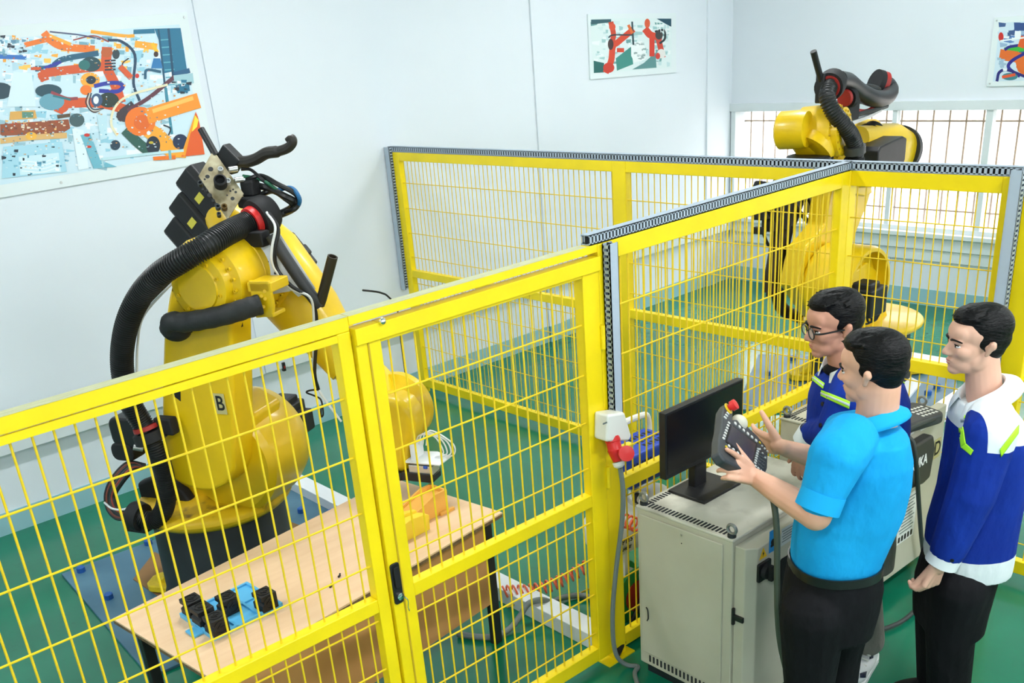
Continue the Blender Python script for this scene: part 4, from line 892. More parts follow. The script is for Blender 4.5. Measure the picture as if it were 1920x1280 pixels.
# spring air hose
P0, P1 = onz(944, 1108, 0.10), onz(1098, 1062, 0.16)
coil = []; nt_ = 15
for i in range(nt_ * 12 + 1):
    t = i / (nt_ * 12); c = P0.lerp(P1, t) + ZA * (-0.05 * math.sin(PI * t)); dd = (P1 - P0).normalized(); X_, Y_, Z_ = frame(dd)
    a = 2 * PI * nt_ * t; coil.append(c + (X_ * math.cos(a) + Y_ * math.sin(a)) * 0.032)
MB().tube(coil, 0.0055, 6, smooth=0).build('spring_hose', mat('coral_hose', srgb(246, 112, 78), 0.35), smooth=60, label='coral red coiled air hose hanging over the floor behind the gate', cat='hose')
def floor_tube(name, pts, r, m, label, cat='cable', z=None, par=None, n=8):
    b = MB().tube([onz(px, py, zz) for px, py, zz in pts], r, n)
    return b.build(name, m, par, smooth=60, label=label, cat=cat)
floor_tube('floor_cable', [(858, 1188, 0.02), (895, 1193, 0.02), (930, 1192, 0.02), (958, 1176, 0.03), (975, 1155, 0.06), (990, 1132, 0.105), (1015, 1124, 0.105), (1035, 1128, 0.06), (1055, 1120, 0.03), (1085, 1116, 0.02), (1120, 1122, 0.02)], 0.016, M_cableg, 'thick grey cable crossing the white floor beam behind the gate')
floor_tube('floor_wire', [(950, 1138, 0.02), (975, 1130, 0.04), (1000, 1128, 0.096), (1030, 1126, 0.05), (1065, 1120, 0.02), (1095, 1108, 0.02), (1120, 1096, 0.02)], 0.005, mat('wire_ochre', srgb(200, 170, 60), 0.5), 'thin ochre wire crossing the white floor beam behind the gate')
# frayed wire sticking up above the front fence
fw0 = ony(728, 556, -2.6)
MB().tube([ony(680, 544, -2.6), ony(700, 546, -2.6), ony(715, 549, -2.6), fw0, ony(745, 580, -2.6), ony(752, 640, -2.62), ony(760, 700, -2.65)], 0.005, 6).build('cable', M_blk, rob)
# ================================================================== socket on the gate post
SKP = ony(1144, 800, -4.09)
sk = thing('power_socket', (SKP.x, SKP.y + 0.02, SKP.z - 0.1), 'white wall socket with a red industrial plug at the bottom of the duct', 'socket')
s0 = [ony(px, py, -4.075) for px, py in ((1123, 773), (1156, 768), (1169, 812), (1164, 822), (1122, 824))]
MB().prism([((p - s0[0]).x, (p - s0[0]).z) for p in s0], s0[0], XA, ZA, -YA, -0.03, 0.05).build('socket_box', M_white, sk, bevel=0.012, seg=3)
MB().prism(rrect(0.026, 0.007, 0.003), ony(1134, 793, -4.13), XA, ZA, -YA, 0.0, 0.002).build('cover_slot', M_cableg, sk)
pa, pb = ony(1148, 822, -4.10), ony(1160, 868, -4.14)
pd = (pb - pa).normalized()
MB().lathe(pa, pd, [(0.0, -0.01), (0.032, -0.01), (0.034, 0.012), (0.031, 0.014), (0.031, 0.045), (0.034, 0.05), (0.028, 0.075), (0.022, 0.10), (0.0, 0.10)], 24).build('plug_body', M_red, sk)
MB().lathe(ony(1174, 850, -4.19), (ony(1184, 846, -4.26) - ony(1172, 850, -4.18)), [(0.0, -0.03), (0.026, -0.03), (0.034, -0.005), (0.034, 0.008), (0.0, 0.012)], 24).build('plug_lid', M_red, sk)
MB().lathe(pb, pd, [(0.0, -0.006), (0.027, -0.006), (0.024, 0.012), (0.014, 0.02), (0.0, 0.02)], 18).build('cable_nut', M_white, sk)
cp = [ony(1163, 876, -4.15), ony(1168, 920, -4.15), ony(1166, 980, -4.13), ony(1156, 1060, -4.11), ony(1149, 1140, -4.10), ony(1150, 1200, -4.10), ony(1158, 1232, -4.11), ony(1176, 1246, -4.13), onz(1196, 1249, 0.02), onz(1190, 1262, 0.02), onz(1196, 1285, 0.02)]
MB().tube(cp, 0.011, 8).build('power_cable', M_cableg, sk)
# ================================================================== compressor and reel behind the fence
M_blue = mat('compressor_blue', srgb(32, 72, 190), 0.4, var=0.15)
cyp = -3.72
cb = ony(1166, 1020, cyp - 0.14)
cmp_ = thing('air_compressor', (cb.x + 0.2, cyp, 0.0), 'white and blue air compressor behind the fence next to the grey cabinet', 'compressor')
tz = cb.z
MB().lathe((cb.x - 0.045, cyp, tz), XA, [(0.0, -0.01), (0.08, 0.0), (0.125, 0.04), (0.14, 0.08), (0.14, 0.46), (0.12, 0.51), (0.0, 0.55)], 36).build('tank', M_whitep, cmp_)
for dx in (0.06, 0.44):
    for dy in (-0.1, 0.1): MB().bb((cb.x + dx - 0.015, cyp + dy - 0.015, 0), (cb.x + dx + 0.015, cyp + dy + 0.015, tz - 0.05)).build('leg', M_whitep, cmp_, smooth=0)
p0, p1 = ony(1150, 905, cyp), ony(1238, 890, cyp)
hd = MB().bb((p0.x - 0.0, cyp - 0.12, tz + 0.24), (p1.x, cyp + 0.10, tz + 0.42)).build('motor_cover', M_blue, cmp_, smooth=0, bevel=0.02)
for i in range(6):
    for j in range(3):
        MB().bb((p0.x + 0.16 + 0.028 * i, cyp - 0.08 + 0.05 * j, tz + 0.4195), (p0.x + 0.176 + 0.028 * i, cyp - 0.05 + 0.05 * j, tz + 0.4215)).build('vent', M_dark, hd, smooth=0)
for i in range(7): MB().bb((p0.x + 0.02 + 0.02 * i, cyp - 0.1215, tz + 0.28), (p0.x + 0.03 + 0.02 * i, cyp - 0.1195, tz + 0.38)).build('vent', M_dark, hd, smooth=0)
MB().bb((p0.x + 0.06, cyp - 0.02, tz + 0.42), (p0.x + 0.15, cyp + 0.03, tz + 0.4225)).build('warning_sticker', mat('sticker_lemon', srgb(230, 215, 60), 0.5), hd, smooth=0)
MB().lathe((p0.x + 0.03, cyp - 0.12, tz + 0.20), -YA, [(0.0, 0), (0.026, 0), (0.028, 0.02), (0.022, 0.022), (0.0, 0.022)], 18).build('gauge', M_blk, cmp_)
MB().lathe((p0.x + 0.03, cyp - 0.1425, tz + 0.20), -YA, [(0.0, 0), (0.02, 0), (0.0, 0.001)], 18).build('gauge_dial', M_white, cmp_)
MB().cyl((p0.x + 0.09, cyp - 0.05, tz + 0.1), (p0.x + 0.09, cyp - 0.05, tz + 0.26), 0.03, n=16).build('regulator', M_chrome, cmp_)
MB().tube([(p1.x - 0.22, cyp + 0.13, tz + 0.36), (p1.x - 0.2, cyp + 0.13, tz + 0.46), (p1.x + 0.0, cyp + 0.13, tz + 0.47), (p1.x + 0.06, cyp + 0.13, tz + 0.44), (p1.x + 0.07, cyp + 0.13, tz + 0.30), (p1.x + 0.07, cyp + 0.12, tz + 0.02)], 0.017, 10).build('handle', M_white, cmp_)
MB().tube([(cb.x + 0.14, cyp - 0.16, tz + 0.24), (cb.x + 0.12, cyp - 0.16, tz + 0.1), (cb.x + 0.13, cyp - 0.16, tz - 0.08), (cb.x + 0.13, cyp - 0.15, 0.02)], 0.016, 10).build('handle', M_white, cmp_)
orc = [(cb.x + 0.0 + 0.035 * math.cos(a * 0.9), cyp - 0.16 - 0.004 * a, tz + 0.14 + 0.03 * math.sin(a * 0.9)) for a in range(0, 22)]
MB().tube(orc, 0.006, 6).build('air_hose', mat('coral_hose', srgb(236, 92, 60), 0.35), cmp_)
text('lettering', '1PT15', 0.036, (cb.x + 0.03, cyp - 0.1425, tz + 0.005), XA, ZA, M_text, cmp_, bold=0.001)
text('lettering', '-FREE', 0.030, (cb.x + 0.035, cyp - 0.1375, tz - 0.04), XA, Vector((0, -0.28, 0.96)), M_text, cmp_, bold=0.001)
rc = ony(1178, 1108, -3.80)
reel = thing('cable_reel', (rc.x, -3.80, 0), 'green and red cable reel on the floor behind the fence', 'cable reel')
MB().lathe((rc.x, -3.86, rc.z), YA, [(0.10, 0), (0.15, 0), (0.155, 0.01), (0.15, 0.02), (0.10, 0.02)], 32).build('front_flange', mat('reel_green', srgb(30, 140, 70), 0.4), reel)
MB().lathe((rc.x, -3.84, rc.z), YA, [(0.0, 0), (0.12, 0), (0.12, 0.10), (0.0, 0.10)], 32).build('wound_cord', mat('cord_pale', srgb(210, 210, 190), 0.5), reel)
MB().lathe((rc.x, -3.865, rc.z), YA, [(0.0, 0), (0.085, 0.0), (0.085, 0.03), (0.0, 0.03)], 24).build('hub', M_dred, reel)
MB().lathe((rc.x, -3.74, rc.z), YA, [(0.0, 0), (0.15, 0), (0.155, 0.01), (0.15, 0.02), (0.0, 0.02)], 32).build('back_flange', mat('reel_green', srgb(30, 140, 70), 0.4), reel)
MB().tube([(rc.x, -3.89, rc.z + 0.14), (rc.x + 0.01, -3.89, rc.z + 0.02), (rc.x - 0.05, -3.89, 0.04), (rc.x - 0.07, -3.88, 0.01)], 0.014, 8).build('stand', M_blk, reel)
MB().tube([(rc.x + 0.02, -3.76, rc.z), (rc.x + 0.08, -3.72, 0.06), (rc.x + 0.1, -3.7, 0.01)], 0.014, 8).build('stand', M_blk, reel)
floor_tube('floor_cable', [(1156, 1225, 0.03), (1168, 1200, 0.05), (1185, 1180, 0.05), (1200, 1165, 0.05)], 0.02, M_blkm, 'short thick black cable on the floor beside the reel and cabinet', n=10)
# ================================================================== controller cabinets
def vents(parent, o, U, V, N, n, pitch, w, h):
    src = None
    for i in range(n):
        p = Vector(o) + U * (pitch * i)
        if src is None: src = MB().box(p, (w, h, 0.002), (U, V, N)).build('vent_slot', M_dark, parent, smooth=0); p0_ = p
        else: inst(src, p - p0_, parent)
def eyebolt(parent, p):
    MB().cyl(p, p + ZA * 0.012, 0.018, n=16).build('eyebolt_base', M_cast, parent)
    c = p + ZA * 0.034; ring = [c + Vector((0, math.cos(2 * PI * i / 20), math.sin(2 * PI * i / 20))) * 0.02 for i in range(21)]
    MB().tube(ring, 0.007, 8, smooth=0).build('eyebolt_ring', mat('galvanised', (0.30, 0.31, 0.31), 0.4, 0.7), parent)
CZ = 0.88
cab = thing('controller_cabinet', (-1.5, -4.46, 0), 'beige robot controller cabinet under the computer monitor', 'cabinet', 'beige controller cabinets')
cx0, cx1, cy0, cy1 = -1.872, -1.10, -4.70, -4.195
MB().bb((cx0, cy0, 0.06), (cx1, cy1, CZ - 0.012)).build('body', M_beige, cab, smooth=0, bevel=0.006)
MB().bb((cx0 - 0.004, cy0 - 0.004, CZ - 0.012), (cx1 + 0.004, cy1 + 0.004, CZ)).build('top_panel', M_beiget, cab, smooth=0, bevel=0.004, label='grimy beige top panel')
MB().bb((cx0 + 0.03, cy0 + 0.02, 0.0), (cx1 - 0.03, cy1 - 0.02, 0.06)).build('plinth', M_cast, cab, smooth=0)
sd = MB().bb((cx0 - 0.008, cy0 + 0.045, 0.13), (cx0, cy1 - 0.02, CZ - 0.035)).build('side_panel', M_beige, cab, smooth=0, bevel=0.004)
MB().lathe((cx0 - 0.008, (cy0 + cy1) / 2, CZ - 0.06), -XA, [(0, 0), (0.005, 0), (0.005, 0.002), (0, 0.002)], 10).build('screw', M_steel, sd)
MB().lathe((cx0 - 0.008, (cy0 + cy1) / 2, CZ - 0.10), -XA, [(0, 0), (0.003, 0), (0.003, 0.001), (0, 0.001)], 10).build('screw', M_dark, sd)
MB().tube([(cx0 - 0.009, cy1 - 0.05, 0.38), (cx0 - 0.013, cy1 - 0.062, 0.37), (cx0 - 0.013, cy1 - 0.064, 0.33), (cx0 - 0.009, cy1 - 0.054, 0.31)], 0.003, 6).build('latch_groove', M_dark, sd)
vents(cab, (cx0 - 0.001, cy1 - 0.06, 0.10), -YA, ZA, XA, 18, 0.022, 0.010, 0.035)
vents(cab, (cx0 + 0.035, cy1 - 0.035, CZ + 0.0005), -YA, XA, ZA, 23, 0.0187, 0.0095, 0.04)
vents(cab, (cx0 + 0.06, cy1 - 0.03, CZ + 0.0005), XA, YA, ZA, 15, 0.0187, 0.0095, 0.03)
eyebolt(cab, Vector((cx0 + 0.025, cy1 - 0.02, CZ))); eyebolt(cab, Vector((cx0 + 0.02, cy0 + 0.02, CZ)))
fd = MB().prism([(cx0 + 0.012, 0), (cx0 + 0.012, -0.05), (cx0 + 0.05, -0.085), (cx1 - 0.02, -0.085), (cx1 - 0.02, 0)], (0, cy0, 0), XA, YA, ZA, 0.075, CZ - 0.03).build('front_door', M_beige, cab, smooth=0, bevel=0.006)
fy = cy0 - 0.0855
sw = MB().prism(rrect(0.085, 0.085, 0.008), (-1.70, fy, 0.69), XA, ZA, -YA, 0, 0.012).build('main_switch', M_blk, fd, bevel=0.003)
def doorp(px, py): return ony(px, py, fy)
c_ = doorp(1430, 1068)
sw.location += Vector((c_.x + 1.70, 0, c_.z - 0.69)); bpy.context.view_layer.update()
MB().lathe((c_.x, fy - 0.012, c_.z), -YA, [(0, 0), (0.034, 0), (0.030, 0.02), (0.0, 0.022)], 20).box((c_.x, fy - 0.04, c_.z), (0.018, 0.02, 0.07)).build('switch_knob', M_blkm, fd, bevel=0.003)
c_ = doorp(1431, 1037)
wt = MB().prism([(-0.026, -0.022), (0.026, -0.022), (0.0, 0.026)], (c_.x, fy, c_.z), XA, ZA, -YA, 0, 0.001).build('warning_triangle', mat('warning_yellow', srgb(240, 190, 30), 0.5), fd, smooth=0, label='small yellow high voltage warning triangle')
MB().prism([(0.002, 0.012), (-0.006, -0.002), (-0.001, -0.002), (-0.004, -0.014), (0.006, 0.001), (0.001, 0.001)], (c_.x, fy, c_.z), XA, ZA, -YA, 0.001, 0.0016).build('lightning_bolt', M_text, fd, smooth=0)
c_ = doorp(1449, 1013)
MB().prism([(-0.025, -0.05), (0.025, -0.05), (0.025, 0.05), (-0.025, 0.05)], (c_.x, fy, c_.z), XA, ZA, -YA, 0, 0.001).build('blue_label', mat('label_blue', srgb(40, 140, 210), 0.5), fd, smooth=0, label='sky blue label')
MB().lathe((c_.x, fy - 0.001, c_.z - 0.005), -YA, [(0, 0), (0.014, 0), (0.014, 0.0008), (0, 0.0008)], 16).box((c_.x, fy - 0.0015, c_.z - 0.02), (0.03, 0.001, 0.012)).build('label_pictogram', M_text, fd, smooth=0)
c_ = doorp(1478, 1000)
MB().prism([(-0.05, -0.04), (0.05, -0.04), (0.05, 0.04), (-0.05, 0.04)], (c_.x, fy, c_.z), XA, ZA, -YA, 0, 0.001).build('rating_plate', mat('label_grey', srgb(205, 210, 210), 0.4), fd, smooth=0)
for i in range(5): MB().box((c_.x - 0.005, fy - 0.0013, c_.z + 0.026 - 0.012 * i), (0.08 - 0.01 * (i % 2), 0.0008, 0.004)).build('print_line', M_cableg, fd, smooth=0)
c_ = doorp(1476, 1085)
MB().prism(rrect(0.16, 0.24, 0.01), (c_.x + 0.02, fy, c_.z), XA, ZA, -YA, 0, 0.01).build('control_window', M_blkm, fd, bevel=0.003)
c_ = doorp(1470, 1190)
MB().prism([(-0.03, -0.10), (0.05, -0.10), (0.05, 0.10), (-0.03, 0.10)], (c_.x, fy, c_.z), XA, ZA, -YA, 0, 0.001).build('instruction_label', mat('label_white', srgb(226, 228, 224), 0.5), fd, smooth=0)
for i in range(8): MB().box((c_.x + 0.01, fy - 0.0013, c_.z + 0.08 - 0.017 * i), (0.06, 0.0008, 0.005)).build('print_line', M_cabled, fd, smooth=0)
MB().bb((cx0 + 0.0, cy0 - 0.055, 0.505), (cx0 + 0.013, cy0 - 0.002, 0.53)).bb((cx0 - 0.002, cy0 - 0.012, 0.48), (cx0 + 0.012, cy0 - 0.0, 0.56)).build('latch', M_blk, cab, smooth=0, bevel=0.003)
# second cabinet, marked D
cab2 = thing('controller_cabinet', (-0.37, -4.4, 0), 'beige robot controller cabinet marked D beside the right man', 'cabinet', 'beige controller cabinets')
dx0, dx1, dy0, dy1 = -0.655, -0.10, -4.60, -4.10
MB().bb((dx0, dy0, 0.06), (dx1, dy1, CZ - 0.012)).build('body', M_beige, cab2, smooth=0, bevel=0.006)
MB().bb((dx0 - 0.004, dy0 - 0.004, CZ - 0.012), (dx1 + 0.004, dy1 + 0.004, CZ)).build('top_panel', M_beige, cab2, smooth=0, bevel=0.004)
MB().bb((dx0 + 0.03, dy0 + 0.02, 0.0), (dx1 - 0.03, dy1 - 0.02, 0.06)).build('plinth', M_cast, cab2, smooth=0)
vents(cab2, (dx0 + 0.035, dy1 - 0.035, CZ + 0.0005), -YA, XA, ZA, 23, 0.0187, 0.0095, 0.04)
vents(cab2, (dx0 + 0.06, dy1 - 0.03, CZ + 0.0005), XA, YA, ZA, 15, 0.0187, 0.0095, 0.03)
eyebolt(cab2, Vector((dx0 + 0.025, dy1 - 0.02, CZ))); eyebolt(cab2, Vector((dx1 - 0.03, dy0 + 0.03, CZ)))
ddy = -4.69
da, db = ony(1776, 757, ddy), ony(1690, 800, ddy)
dtop = da.z
fd2 = MB().bb((-0.70, ddy, 0.10), (da.x, ddy + 0.05, dtop)).build('front_door', M_beige, cab2, smooth=0, bevel=0.006)
MB().bb((-0.62, ddy + 0.05, 0.2), (dx1 - 0.02, dy0, CZ - 0.05)).build('door_seal', M_cast, cab2, smooth=0)
def dp_(px, py, e=0.0): return ony(px, py, ddy - e)
h = [dp_(px, py, 0.06) for px, py in ((1690, 852), (1752, 815), (1755, 838), (1745, 895), (1732, 908), (1686, 928))]
hold = MB().prism([((p - h[0]).x, (p - h[0]).z) for p in h], h[0], XA, ZA, -YA, -0.059, 0.0).build('pendant_holder', mat('holder_charcoal', (0.040, 0.040, 0.038), 0.5), fd2, bevel=0.014, seg=3, label='charcoal pendant holder with white logo letters')
kc = dp_(1724, 868, 0.0615)
text('logo', 'KUKA', 0.075, kc, XA, ZA, mat('logo_white', srgb(235, 235, 235), 0.5), cab2, bold=0.0018, sx=0.75)
kd = dp_(1757, 840, 0.002)
MB().box(kd, (0.062, 0.003, 0.105)).build('letter_plate', mat('letter_plate_buff', srgb(196, 186, 130), 0.5), fd2, smooth=0, label='buff plate with a black letter D')
text('letter', 'D', 0.105, kd - YA * 0.002, XA, ZA, M_text, cab2, bold=0.0015, sx=0.85)
for (px, py, w, hh) in ((1706, 806, 0.085, 0.06), (1735, 792, 0.085, 0.065)):
    c_ = dp_(px, py, 0.001)
    MB().box(c_, (w, 0.002, hh)).build('label', mat('label_white', srgb(226, 228, 224), 0.5), fd2, smooth=0)
    MB().box(c_ + ZA * 0.012 - YA * 0.0014, (w * 0.8, 0.001, 0.007)).build('print_line', M_text, fd2, smooth=0)
    MB().box(c_ - ZA * 0.015 - YA * 0.0014, (w * 0.7, 0.001, 0.005)).build('print_line', M_dred, fd2, smooth=0)
c_ = dp_(1700, 970, 0.001)
MB().box(c_, (0.17, 0.002, 0.26)).build('label', mat('label_white', srgb(226, 228, 224), 0.5), fd2, smooth=0)
for i in range(11): MB().box(c_ + ZA * (0.11 - 0.018 * i) - YA * 0.0014, (0.14 - 0.02 * (i % 3), 0.001, 0.006)).build('print_line', M_cableg, fd2, smooth=0)
for i in range(5): MB().box(c_ + XA * (-0.06 + 0.03 * i) - ZA * 0.105 - YA * 0.0014, (0.018, 0.001, 0.03)).build('pictogram', M_text, fd2, smooth=0)
# ================================================================== monitor
my = -4.33
m0, m1, m2 = ony(1247, 770, my), ony(1394, 715, my), ony(1266, 892, my)
mw, mh = m1.x - m0.x, (m0.z + m1.z) / 2 - m2.z
mcx, mtop = (m0.x + m1.x) / 2, (m0.z + m1.z) / 2
mon = thing('computer_monitor', (mcx, my, CZ), 'black computer monitor switched off on the beige cabinet', 'monitor')
MB().bb((mcx - mw / 2, my, mtop - mh), (mcx + mw / 2, my + 0.035, mtop)).build('housing', M_blk, mon, smooth=0, bevel=0.004)
MB().bb((mcx - mw / 2 + 0.012, my - 0.0015, mtop - mh + 0.022), (mcx + mw / 2 - 0.012, my + 0.001, mtop - 0.012)).build('screen', mat('dead_screen', (0.006, 0.006, 0.007), 0.22), mon, smooth=0)
MB().bb((mcx - 0.03, my + 0.03, CZ + 0.01), (mcx + 0.05, my + 0.07, mtop - mh + 0.12)).build('stand_neck', M_blk, mon, smooth=0, bevel=0.004)
sb = [onz(px, py, CZ + 0.008) for px, py in ((1268, 893), (1335, 858), (1400, 888), (1330, 919))]
MB().bb((mcx - 0.12, my - 0.09, CZ), (mcx + 0.14, my + 0.11, CZ + 0.014)).build('stand_base', M_blk, mon, smooth=0, bevel=0.004)
# ================================================================== second pendant lying on cabinet D
pc2 = onz(1700, 780, CZ + 0.03)
pp = thing('teach_pendant', (pc2.x, pc2.y, CZ), 'dark grey teach pendant lying on top of the cabinet marked D', 'teach pendant')
M_pend = mat('pendant_grey', (0.045, 0.05, 0.055), 0.5, var=0.15, scale=20)
PU = Vector((0.75, -0.2, 0.0)).normalized(); PV = Vector((-PU.y, PU.x, 0))
MB().prism(rrect(0.34, 0.22, 0.05, 5), (pc2.x - 0.03, pc2.y, CZ), PU, PV, ZA, 0.0, 0.05).build('body', M_pend, pp, bevel=0.012, seg=3)
src = None
for i in range(5):
    for j in range(4):
        p = Vector((pc2.x - 0.03, pc2.y, CZ + 0.05)) + PU * (0.05 + 0.022 * i) + PV * (-0.07 + 0.03 * j)
        if src is None: src = MB().box(p, (0.012, 0.014, 0.004), (PU, PV, ZA)).build('key', M_white, pp, smooth=0); pk0 = p
        else: inst(src, p - pk0, pp)
MB().tube([Vector((pc2.x + 0.07, pc2.y - 0.12, CZ + 0.03)), dp_(1700, 808, 0.05), dp_(1712, 830, 0.10), dp_(1718, 870, 0.11), dp_(1722, 930, 0.06), dp_(1727, 1000, 0.05), dp_(1734, 1070, 0.06), onz(1728, 1125, 0.02), onz(1700, 1158, 0.02), onz(1665, 1176, 0.02), onz(1630, 1184, 0.02)], 0.011, 8).build('pendant_cable', M_cabled, pp)
ws = ony(523, 684, -0.02)
wsw = thing('wall_switch', (ws.x, -0.02, ws.z - 0.04), 'small black switch with red mark on the wall ledge behind the robot marked B', 'switch')
MB().bb((ws.x - 0.012, -0.105, ws.z - 0.035), (ws.x + 0.012, -0.076, ws.z + 0.035)).build('switch_body', M_blk, wsw, smooth=0, bevel=0.002)
MB().bb((ws.x - 0.006, -0.108, ws.z - 0.012), (ws.x + 0.006, -0.104, ws.z + 0.008)).build('switch_rocker', M_dred, wsw, smooth=0)
MB().tube([ony(1141, 600, -3.9), ony(1144, 640, -3.9), ony(1151, 690, -3.9), ony(1149, 715, -3.9), ony(1156, 745, -3.9), ony(1164, 758, -3.9)], 0.004, 6).build('loose_wire', M_cabw, f3, smooth=60, label='thin white loose wire')
# small box on the right wall
wb = onx(1652, 486, XR - 0.02)
sb_ = thing('wall_outlet', (XR - 0.02, wb.y, wb.z - 0.05), 'small white outlet plate on the wall below the window', 'outlet')
MB().bb((XR - 0.025, wb.y - 0.09, wb.z - 0.03), (XR, wb.y + 0.09, wb.z + 0.03)).build('plate', M_ledge, sb_, smooth=0, bevel=0.004)
for dy in (-0.045, 0.045): MB().bb((XR - 0.028, wb.y + dy - 0.02, wb.z - 0.015), (XR - 0.024, wb.y + dy + 0.02, wb.z + 0.015)).build('socket_insert', M_white, sb_, smooth=0)
# ================================================================== people
from mathutils.bvhtree import BVHTree
def remesh(mb, voxel, it, name, mats, parent, label=None, fac=0.5, matfn=None, cuts=()):
    me0 = mb.mesh(name + '_raw')
    o = bpy.data.objects.new(name + '_raw', me0); COL.objects.link(o)
    r = o.modifiers.new('r', 'REMESH'); r.mode = 'VOXEL'; r.voxel_size = voxel
    if it: s = o.modifiers.new('s', 'SMOOTH'); s.factor = fac; s.iterations = it
    dg = bpy.context.evaluated_depsgraph_get(); dg.update()
    me = bpy.data.meshes.new_from_object(o.evaluated_get(dg)); bpy.data.objects.remove(o); bpy.data.meshes.remove(me0)
    me.name = name
    for co, no in cuts:
        bm = bmesh.new(); bm.from_mesh(me); bmesh.ops.bisect_plane(bm, geom=bm.verts[:] + bm.edges[:] + bm.faces[:], plane_co=co, plane_no=no, dist=1e-5); bm.to_mesh(me); bm.free()
    if not isinstance(mats, (list, tuple)): mats = [mats]
    me.materials.clear()
    for m_ in mats: me.materials.append(m_)
    if matfn:
        for p in me.polygons: p.material_index = matfn(p.center)
    bvh = BVHTree.FromPolygons([v.co.copy() for v in me.vertices], [list(p.vertices) for p in me.polygons])
    off = ORIG[parent.name]
    for v in me.vertices: v.co -= off
    for p in me.polygons: p.use_smooth = True
    ob = bpy.data.objects.new(name, me); COL.objects.link(ob); ob.parent = parent; ORIG[ob.name] = off
    tag(ob, label)
    return ob, bvh
def cap(mb, p, q, r0, r1, n=14, k=4):
    p, q = Vector(p), Vector(q); X, Y, Z = frame(q - p); R = []
    circ = lambda c, r: [c + (X * math.cos(2 * PI * i / n) + Y * math.sin(2 * PI * i / n)) * r for i in range(n)]
    for j in range(k + 1):
        a = PI / 2 * (1 - j / k); R.append(circ(p - Z * (r0 * math.sin(a)), max(r0 * math.cos(a), 1e-4)))
    for j in range(k + 1):
        a = PI / 2 * j / k; R.append(circ(q + Z * (r1 * math.sin(a)), max(r1 * math.cos(a), 1e-4)))
    mb.rings(R)
def chain(mb, pts, rad):
    for i in range(len(pts) - 1): cap(mb, pts[i], pts[i + 1], rad[i], rad[i + 1])
def decal(bvh, quad, m, name, parent, nu=12, nv=5, lift=0.003, label=None, th=0.0025):
    """patch lying on a cloth surface; quad = four pixel corners"""
    grid = []
    a, b, c, d = [Vector((q[0], q[1])) for q in quad]
    for j in range(nv + 1):
        row = []
        for i in range(nu + 1):
            u, v = i / nu, j / nv
            p = (a * (1 - u) + b * u) * (1 - v) + (d * (1 - u) + c * u) * v
            dr = ray(p.x, p.y).normalized(); h = bvh.ray_cast(CAM, dr)
            row.append((h[0] + h[1] * lift) if h[0] is not None else None)
        grid.append(row)
    mb = MB().grid(grid)
    if not mb.f: return None
    ob = mb.build(name, m, parent, label=label)
    sd_ = ob.modifiers.new('thick', 'SOLIDIFY'); sd_.thickness = th; sd_.offset = 0
    return ob
class Person:
    def __init__(s, x, y, label):
        s.o = Vector((x, y, 0)); s.t = thing('person', (x, y, 0), label, 'person')
    def at(s, px, py, off=0.0):
        d = ray(px, py); return CAM + d * ((FWh.dot(s.o - CAM) + off) / FWh.dot(d))
    def mpp(s, off=0.0): return (FWh.dot(s.o - CAM) + off) / FPX * 1.06
def loft(mb, P, rows, n=28, e=2.3):
    """rows: (pxl, pxr, py, halfdepth, off)"""
    R = []
    for row in rows:
        pl, pr, py, hd, off = row
        L, Rr = P.at(pl, py, off), P.at(pr, py, off); c = (L + Rr) / 2; hw = (Rr - L).length / 2; Z = Vector((0, 0, 1)); ring = []
        ax = (Rr - L).normalized()
        for i in range(n):
            t = 2 * PI * i / n; ct, st = math.cos(t), math.sin(t)
            ring.append(c + RTh * (hw * math.copysign(abs(ct) ** (2 / e), ct)) + FWh * (hd * math.copysign(abs(st) ** (2 / e), st)))
        R.append(ring)
    mb.rings(R)
def head_parts(mb, o, f, u, H, neck_to, neck_r=0.25, jaw=1.0):
    f = Vector(f).normalized(); u = Vector(u); u = (u - f * u.dot(f)).normalized(); s = u.cross(f)
    def hp(a, b, c): return Vector(o) + f * (a * H) + s * (b * H) + u * (c * H)
    ax = (f, s, u)
    E = lambda a, b, c, ra, rb, rc: mb.ell(hp(a, b, c), (ra * H, rb * H, rc * H), ax, 24, 16)
    E(-0.05, 0, 0.66, 0.42, 0.325, 0.335); E(0.12, 0, 0.44, 0.26, 0.265, 0.33); E(0.12, 0, 0.21, 0.25, 0.215 * jaw, 0.19); E(0.265, 0, 0.10, 0.10, 0.12, 0.085)
    E(0.22, 0, 0.66, 0.17, 0.25, 0.2)
    for k in (-1, 1):
        E(0.0, 0.165 * k * jaw, 0.25, 0.17, 0.10, 0.16); E(0.20, 0.165 * k, 0.40, 0.14, 0.10, 0.12)
        E(0.30, 0.10 * k, 0.555, 0.07, 0.13, 0.045)
        cap(mb, hp(-0.045, 0.315 * k, 0.48), hp(-0.085, 0.375 * k, 0.51), 0.045 * H, 0.055 * H)
        cap(mb, hp(-0.025, 0.335 * k, 0.385), hp(-0.085, 0.385 * k, 0.545), 0.034 * H, 0.050 * H)
        E(0.385, 0.048 * k, 0.352, 0.05, 0.036, 0.034)
    cap(mb, hp(0.335, 0, 0.53), hp(0.425, 0, 0.375), 0.036 * H, 0.052 * H)
    E(0.335, 0, 0.250, 0.06, 0.10, 0.032); E(0.328, 0, 0.205, 0.06, 0.09, 0.034)
    cap(mb, hp(-0.10, 0, 0.28), neck_to, neck_r * H, neck_r * 1.08 * H, 20)
    return hp, (f, s, u)
